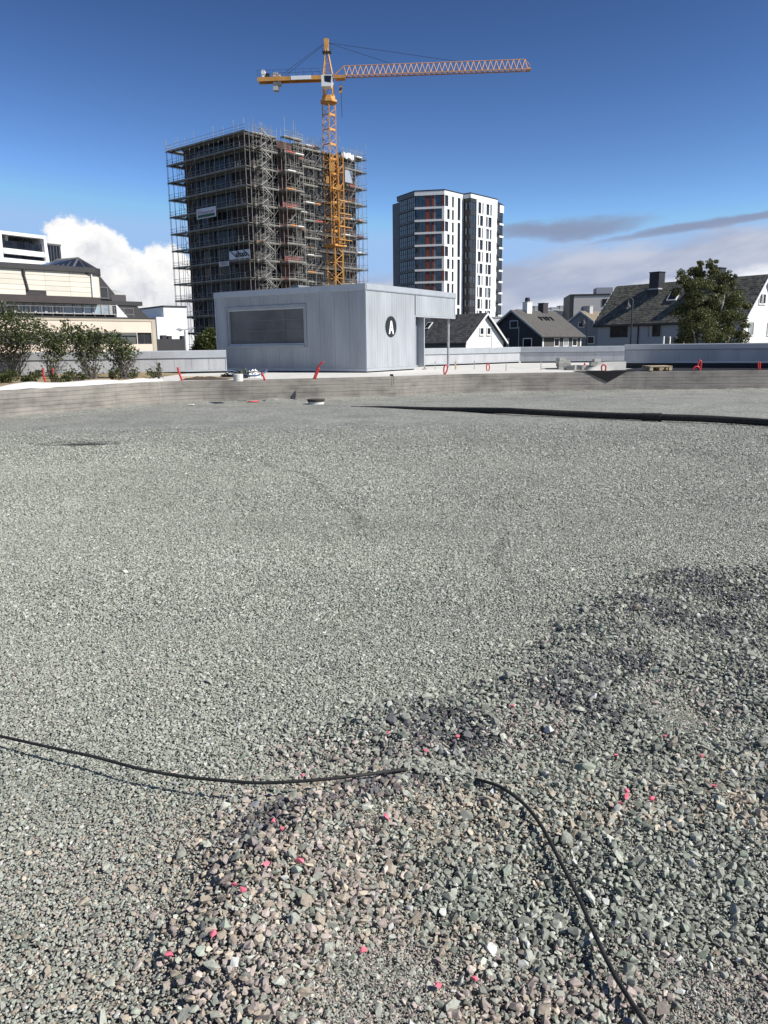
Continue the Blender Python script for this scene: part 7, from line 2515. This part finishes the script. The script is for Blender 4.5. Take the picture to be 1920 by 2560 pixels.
    t = thing('garden_tree', 'round green bush behind the parapet at the corner of the pavilion', 'tree', b)
    k = 46 / 2010.0
    mb = MB()
    for _ in range(5):
        twig(mb, b, at_y(rnd.uniform(500, 540), rnd.uniform(835, 860), 46), 0.06, 0.015, rnd, 0.05)
    mb.build('trunk', stemm, t)
    bl = [(at_y(px, py, 46 + rnd.uniform(-.4, .4)), (rp * k, rp * k, rp * k), n) for (px, py, rp, n) in ((528, 838, 20, 700), (512, 852, 22, 800), (540, 850, 22, 700), (500, 866, 20, 600), (522, 868, 28, 1000), (490, 872, 12, 200), (548, 870, 20, 500))]
    leaf_mesh('crown', bl, 0.07, island_material('bush_leaf', (0.035, 0.05, 0.012), (0.10, 0.115, 0.03), 0.5, 0.25), t, 77)


build_plants()


# ------------------------------------------------------------------ things lying about on the deck
def build_clutter():
    red = MATS['red_plastic_conduit']
    wood = piece_material('raw_timber', (0.34, 0.26, 0.17), (0.56, 0.46, 0.31), 0.85, bump=0.2, bscale=30)
    conc = MATS['concrete_light']
    greyc = piece_material('grey_concrete_block', (0.26, 0.255, 0.235), (0.44, 0.43, 0.39), 0.9, bump=0.4, bscale=25)
    blk = MATS['black_plastic']

    def conduit(paths, label, r=0.026, Y=None):
        b = at_z(*paths[0][0], DECK) if Y is None else at_y(*paths[0][0], Y)
        if Y is not None:
            b.z = DECK
        if len(paths) == 1:
            mb = MB(); mb.path(smooth_line([V(b.x, b.y, DECK - 0.02)] + [at_y(px, py, b.y) for px, py in paths[0][1:]], 5), r, 8)
            return tag(mb.build('conduit', red, smooth=True), label, 'conduit')
        t = thing('conduit', label, 'conduit', (b.x, b.y, DECK))
        for i, pth in enumerate(paths):
            off = 0.05 * i
            mb = MB(); mb.path(smooth_line([at_y(px, py, b.y + off) for px, py in pth], 5), r, 8); mb.build('tube', red, t, smooth=True)
        return t
    z6 = lambda x, y: (1040 + x / 3.77, 740 + y / 3.77)
    z7 = lambda x, y: (1400 + x / 3.19, 640 + y / 3.19)
    conduit([[(117, 966), (112, 950), (108, 934), (108, 919)]], 'left one of two red conduits sticking up from the bed', 0.024)
    conduit([[(128, 962), (130, 946), (132, 932), (132, 921)]], 'right one of two red conduits sticking up from the bed', 0.026)
    conduit([[(456, 952), (452, 943), (447, 930), (444, 918)]], 'straight red conduit leaning by the end of the fleece', 0.030)
    conduit([[(663, 951), (659, 942), (654, 931)], [(661, 951), (660, 944), (657, 937)]], 'short dark red conduit stub left of the tall one', 0.026)
    conduit([[(784, 948), (790, 932), (798, 915), (808, 904)], [(788, 947), (793, 933), (798, 921)]], 'tall curved red conduit in front of the pavilion corner', 0.027)
    conduit([[z6(268, 742), z6(262, 700), z6(268, 660), z6(283, 650), z6(296, 664), z6(292, 700), z6(272, 742)]], 'red conduit hoop beside the canopy post', 0.022)
    conduit([[z6(672, 706), z6(664, 672), z6(670, 646), z6(678, 641), z6(688, 648), z6(693, 674), z6(684, 706)]], 'slim red conduit hoop between the survey stakes', 0.020)
    conduit([[z6(1566, 688), z6(1578, 664), z6(1592, 630)], [z6(1572, 690), z6(1598, 640)]], 'crossed red conduits beside the concrete rubble', 0.022)
    conduit([[z7(336, 922), z7(331, 890), z7(338, 870), z7(350, 868), z7(363, 874), z7(366, 895), z7(358, 922)]], 'red conduit hoop behind the dark triangular flap', 0.024, 26.2)
    conduit([[z7(1062, 924), z7(1064, 896), z7(1086, 882), z7(1108, 890), z7(1116, 924)], [z7(1110, 924), z7(1102, 870), z7(1106, 842), z7(1116, 833), z7(1126, 842), z7(1124, 875), z7(1116, 924)]], 'two red conduit hoops right of the wooden pallet', 0.026, 26.2)
    conduit([[z7(1583, 924), z7(1580, 880), z7(1581, 846)], [z7(1592, 924), z7(1594, 880), z7(1596, 843)]], 'pair of upright red conduits before the black strip of painted shade', 0.028, 26.2)
    # survey stakes
    for (x, y0, y1, w, lab) in ((180, 612, 692, 0.012, 'thin metal survey stake nearest the canopy post'), (372, 614, 692, 0.03, 'stout wooden stake right of the canopy post'), (549, 610, 690, 0.013, 'thin survey stake left of the slim red hoop'),
                                (848, 630, 706, 0.013, 'leaning survey stake in the middle of the deck'), (1177, 620, 696, 0.013, 'thin survey stake left of the paver stack')):
        b = at_z(*z6(x, y1), DECK); top = at_y(*z6(x + 1, y0), b.y)
        mb = MB(); mb.box(V(b.x - w, b.y - w, DECK - 0.05), (2 * w, 0, 0), (0, 2 * w, 0), (top.x - b.x, 0, top.z - DECK + 0.05))
        tag(mb.build('survey_stake', MATS['raw_timber'] if w > 0.02 else steel), lab, 'stake')
    # paver stack and rubble
    def blocks(name, label, cat, base, items, Yoff=0.0):
        b = at_z(*base, DECK); t = thing(name, label, cat, (b.x, b.y, DECK))
        for (dx, dy, dz, sx, sy, sz_, rz) in items:
            mb = MB(); c_, s_ = math.cos(rz), math.sin(rz)
            mb.box(V(b.x + dx, b.y + dy, DECK + dz), V(c_, s_, 0) * sx, V(-s_, c_, 0) * sy, V(0.01, 0, sz_)); mb.build('block', greyc, t)
        return t
    blocks('paver_stack', 'stack of grey concrete pavers left of the rubble heap', 'pavers', z6(1345, 692), [(0.0, 0, 0.002 + 0.105 * k, 0.45 - 0.01 * (k % 3), 0.5, 0.1, 0.05 * ((k * 7) % 3 - 1)) for k in range(3)] + [(0.02, 0, 0.318, 0.22, 0.45, 0.1, 0.1)])
    rr = random.Random(5)
    blocks('rubble_heap', 'heap of broken concrete blocks beside the crossed red conduits', 'rubble', z6(1420, 700),
           [(rr.uniform(0, 1.55), rr.uniform(0, 0.5), 0.002, rr.uniform(0.14, 0.3), rr.uniform(0.15, 0.3), rr.uniform(0.10, 0.17), rr.uniform(-.6, .6)) for _ in range(9)] + [(0.85 + 0.2 * k, 0.1 * k, 0.15, 0.24, 0.25, 0.12, 0.3 * k) for k in range(4)] + [(1.0, 0.1, 0.28, 0.25, 0.2, 0.1, 0.2)])
    b = at_z(*z6(1185, 690), DECK)
    mb = MB(); mb.box(V(b.x, b.y, DECK + 0.002), (1.9, -0.12, 0), (0.02, 0.14, 0), (0, 0, 0.04)); tag(mb.build('timber_plank', wood), 'thin plank lying on the deck before the paver stack', 'plank')
    b = at_z(*z6(1580, 712), DECK)
    mb = MB(); mb.box(V(b.x - 0.3, b.y, DECK + 0.002), (0.9, -0.25, 0), (0.05, 0.16, 0), (0, 0, 0.03)); tag(mb.build('timber_plank', blk), 'dark board on the deck at the foot of the crossed conduits', 'plank')
    # upstand kerb behind the hoops (low pale block)
    f_ = F(at_z(*z7(228, 918), DECK), 82)
    mb = MB(); e_ = f_.s(*z7(525, 905)); f_.pts(mb, [(0, DECK), (e_, DECK), (e_, DECK + 0.30), (e_ * 0.45, DECK + 0.30), (e_ * 0.1, DECK + 0.08)], -0.25, 0.0)
    tag(mb.build('ramp_kerb', conc), 'pale concrete kerb ramping up behind the red hoop', 'kerb')
    # pallet
    Yp = 26.3
    a, c = at_y(*z7(693, 918), Yp), at_y(*z7(868, 918), Yp)
    w = c.x - a.x
    t = thing('wooden_pallet', 'pale wooden pallet lying on the deck before the black strip of painted shade', 'pallet', (a.x, Yp, DECK + 0.028))
    z0 = DECK + 0.028
    lm = [0.0, 0.5 * (w - 0.1), w - 0.1]
    for q in lm:
        mb = MB(); mb.bx(a.x + q, a.x + q + 0.1, Yp - 0.3, Yp + 0.5, z0, z0 + 0.022); mb.build('bottom_board', wood, t)
        for y_ in (-0.3, 0.03, 0.36):
            mb = MB(); mb.bx(a.x + q, a.x + q + 0.1, Yp + y_, Yp + y_ + 0.14, z0 + 0.023, z0 + 0.10); mb.build('block', wood, t)
    for y_ in (-0.3, 0.05, 0.37):
        mb = MB(); mb.bx(a.x, a.x + w, Yp + y_, Yp + y_ + 0.11, z0 + 0.101, z0 + 0.122); mb.build('stringer_board', wood, t)
    for k in range(7):
        x_ = a.x + (w - 0.1) * k / 6
        mb = MB(); mb.bx(x_, x_ + 0.1, Yp - 0.31, Yp + 0.51, z0 + 0.123, z0 + 0.145); mb.build('top_board', wood, t)
    # concrete ring and the tangle of hoses and sheeting behind it
    b = at_z(596, 953, DECK)
    mb = MB(); mb.lathe(V(b.x, b.y, DECK), [(0.135, 0.0), (0.135, 0.19), (0.125, 0.20), (0.105, 0.20), (0.10, 0.06)], 22)
    tag(mb.build('concrete_ring', conc), 'short pale concrete pipe ring standing on the deck', 'pipe ring')
    b = at_z(612, 945, DECK)
    t = thing('hose_tangle', 'tangle of dark hoses and plastic sheeting behind the concrete ring', 'hoses', (b.x, b.y, DECK))
    rr = random.Random(8)
    for k in range(7):
        pts = []
        ph = rr.uniform(0, 6)
        for q in range(26):
            a_ = ph + q * 0.42
            rad = 0.28 + 0.12 * math.sin(q * 0.6 + k)
            pts.append(V(b.x - 0.05 + rad * 1.7 * math.cos(a_) + 0.1 * (k - 3) * 0.5, b.y + 0.15 + rad * 0.8 * math.sin(a_), DECK + 0.02 + 0.035 * k * (0.6 + 0.4 * math.sin(q * 0.9 + k)) + 0.01))
        mb = MB(); mb.path(pts, 0.016, 6); mb.build('hose', blk if k % 3 else material('blue_grey_hose', (0.10, 0.14, 0.22), 0.5), t, smooth=True)
    for k, (dx, m_, hgt) in enumerate(((-0.05, material('dark_sheet', (0.03, 0.04, 0.03), 0.6, var=0.4, scale=8), 0.32), (0.28, material('white_sheet', (0.72, 0.72, 0.70), 0.6, var=0.1), 0.30))):
        vs, fs = [], []
        for i in range(13):
            for j in range(9):
                u, v = i / 12 * 2 - 1, j / 8 * 2 - 1
                rr2 = max(0, 1 - u * u) * max(0, 1 - v * v)
                vs.append((b.x + dx + u * (0.34 - 0.1 * k), b.y + 0.1 + v * 0.25, DECK + 0.006 + hgt * rr2 ** 0.6 * (0.75 + 0.5 * noise.noise(V(u * 3, v * 3, k * 5)))))
        for i in range(12):
            for j in range(8):
                fs.append((i * 9 + j, (i + 1) * 9 + j, (i + 1) * 9 + j + 1, i * 9 + j + 1))
        mb = MB(); mb.add(vs, fs); mb.build('plastic_sheet', m_, t)
    # long boards and brown soil by the end of the fleece
    b = at_z(470, 950, DECK)
    vs, fs = [], []
    for i in range(21):
        for j in range(9):
            u, v = i / 20 * 2 - 1, j / 8 * 2 - 1
            vs.append((b.x + 0.45 + u * 0.75, b.y + 0.2 + v * 0.35, DECK - 0.01 + 0.13 * max(0, 1 - u * u) * max(0, 1 - v * v) * (0.6 + 0.7 * abs(noise.noise(V(u * 3, v * 2, 1))))))
    for i in range(20):
        for j in range(8):
            fs.append((i * 9 + j, (i + 1) * 9 + j, (i + 1) * 9 + j + 1, i * 9 + j + 1))
    mb = MB(); mb.add(vs, fs); tag(mb.build('soil_heap', material('brown_soil', (0.075, 0.055, 0.042), 0.95, var=0.3, scale=14), smooth=True), 'flat heap of dark brown soil at the foot of the leaning conduit', 'soil')
    for k, (x0, y0, x1, y1) in enumerate(((450, 945, 560, 943), (500, 948, 585, 947))):
        p, q = at_z(x0, y0, DECK), at_z(x1, y1, DECK)
        mb = MB(); d = q - p; mb.box(V(p.x, p.y, DECK + 0.002), d, V(0, 0.12, 0), (0, 0, 0.045)); tag(mb.build('timber_plank', wood), ('longer' if k == 0 else 'shorter') + ' weathered plank on the deck left of the concrete ring', 'plank')
    # black junction box with a wire over the upstand
    i0 = min(range(len(FOOT)), key=lambda i: abs(FOOT[i].x - at_y(980, 950, 25).x))
    p = FOOT[i0] + BACK[i0] * 0.02
    x_ = at_y(979, 942, p.y).x
    t = thing('junction_box', 'small black box on the rim of the upstand with a wire hanging down', 'box', (x_, p.y, DECK + 0.014))
    mb = MB(); mb.bx(x_ - 0.05, x_ + 0.05, p.y - 0.02, p.y + 0.08, DECK + 0.014, DECK + 0.075); mb.build('case', blk, t)
    mb = MB(); mb.path([V(x_ + 0.04, p.y - 0.01, DECK + 0.05), V(x_ + 0.06, p.y - 0.06, DECK + 0.03), V(x_ + 0.065, p.y - 0.07, DECK - 0.1), V(x_ + 0.06, p.y - 0.065, DECK - 0.22)], 0.006, 5); mb.build('wire', blk, t)
    # foot bracket under the entrance panel
    b = FR.P(FR.s(1040, 916, -0.15), DECK, -0.15)
    mb = MB(); mb.lathe(V(b.x + 0.35, b.y, DECK), [(0.12, 0), (0.12, 0.02), (0.03, 0.03), (0.03, 0.12)], 12); tag(mb.build('post_foot', steel), 'steel foot plate under the entrance panel of the pavilion', 'bracket')


build_clutter()
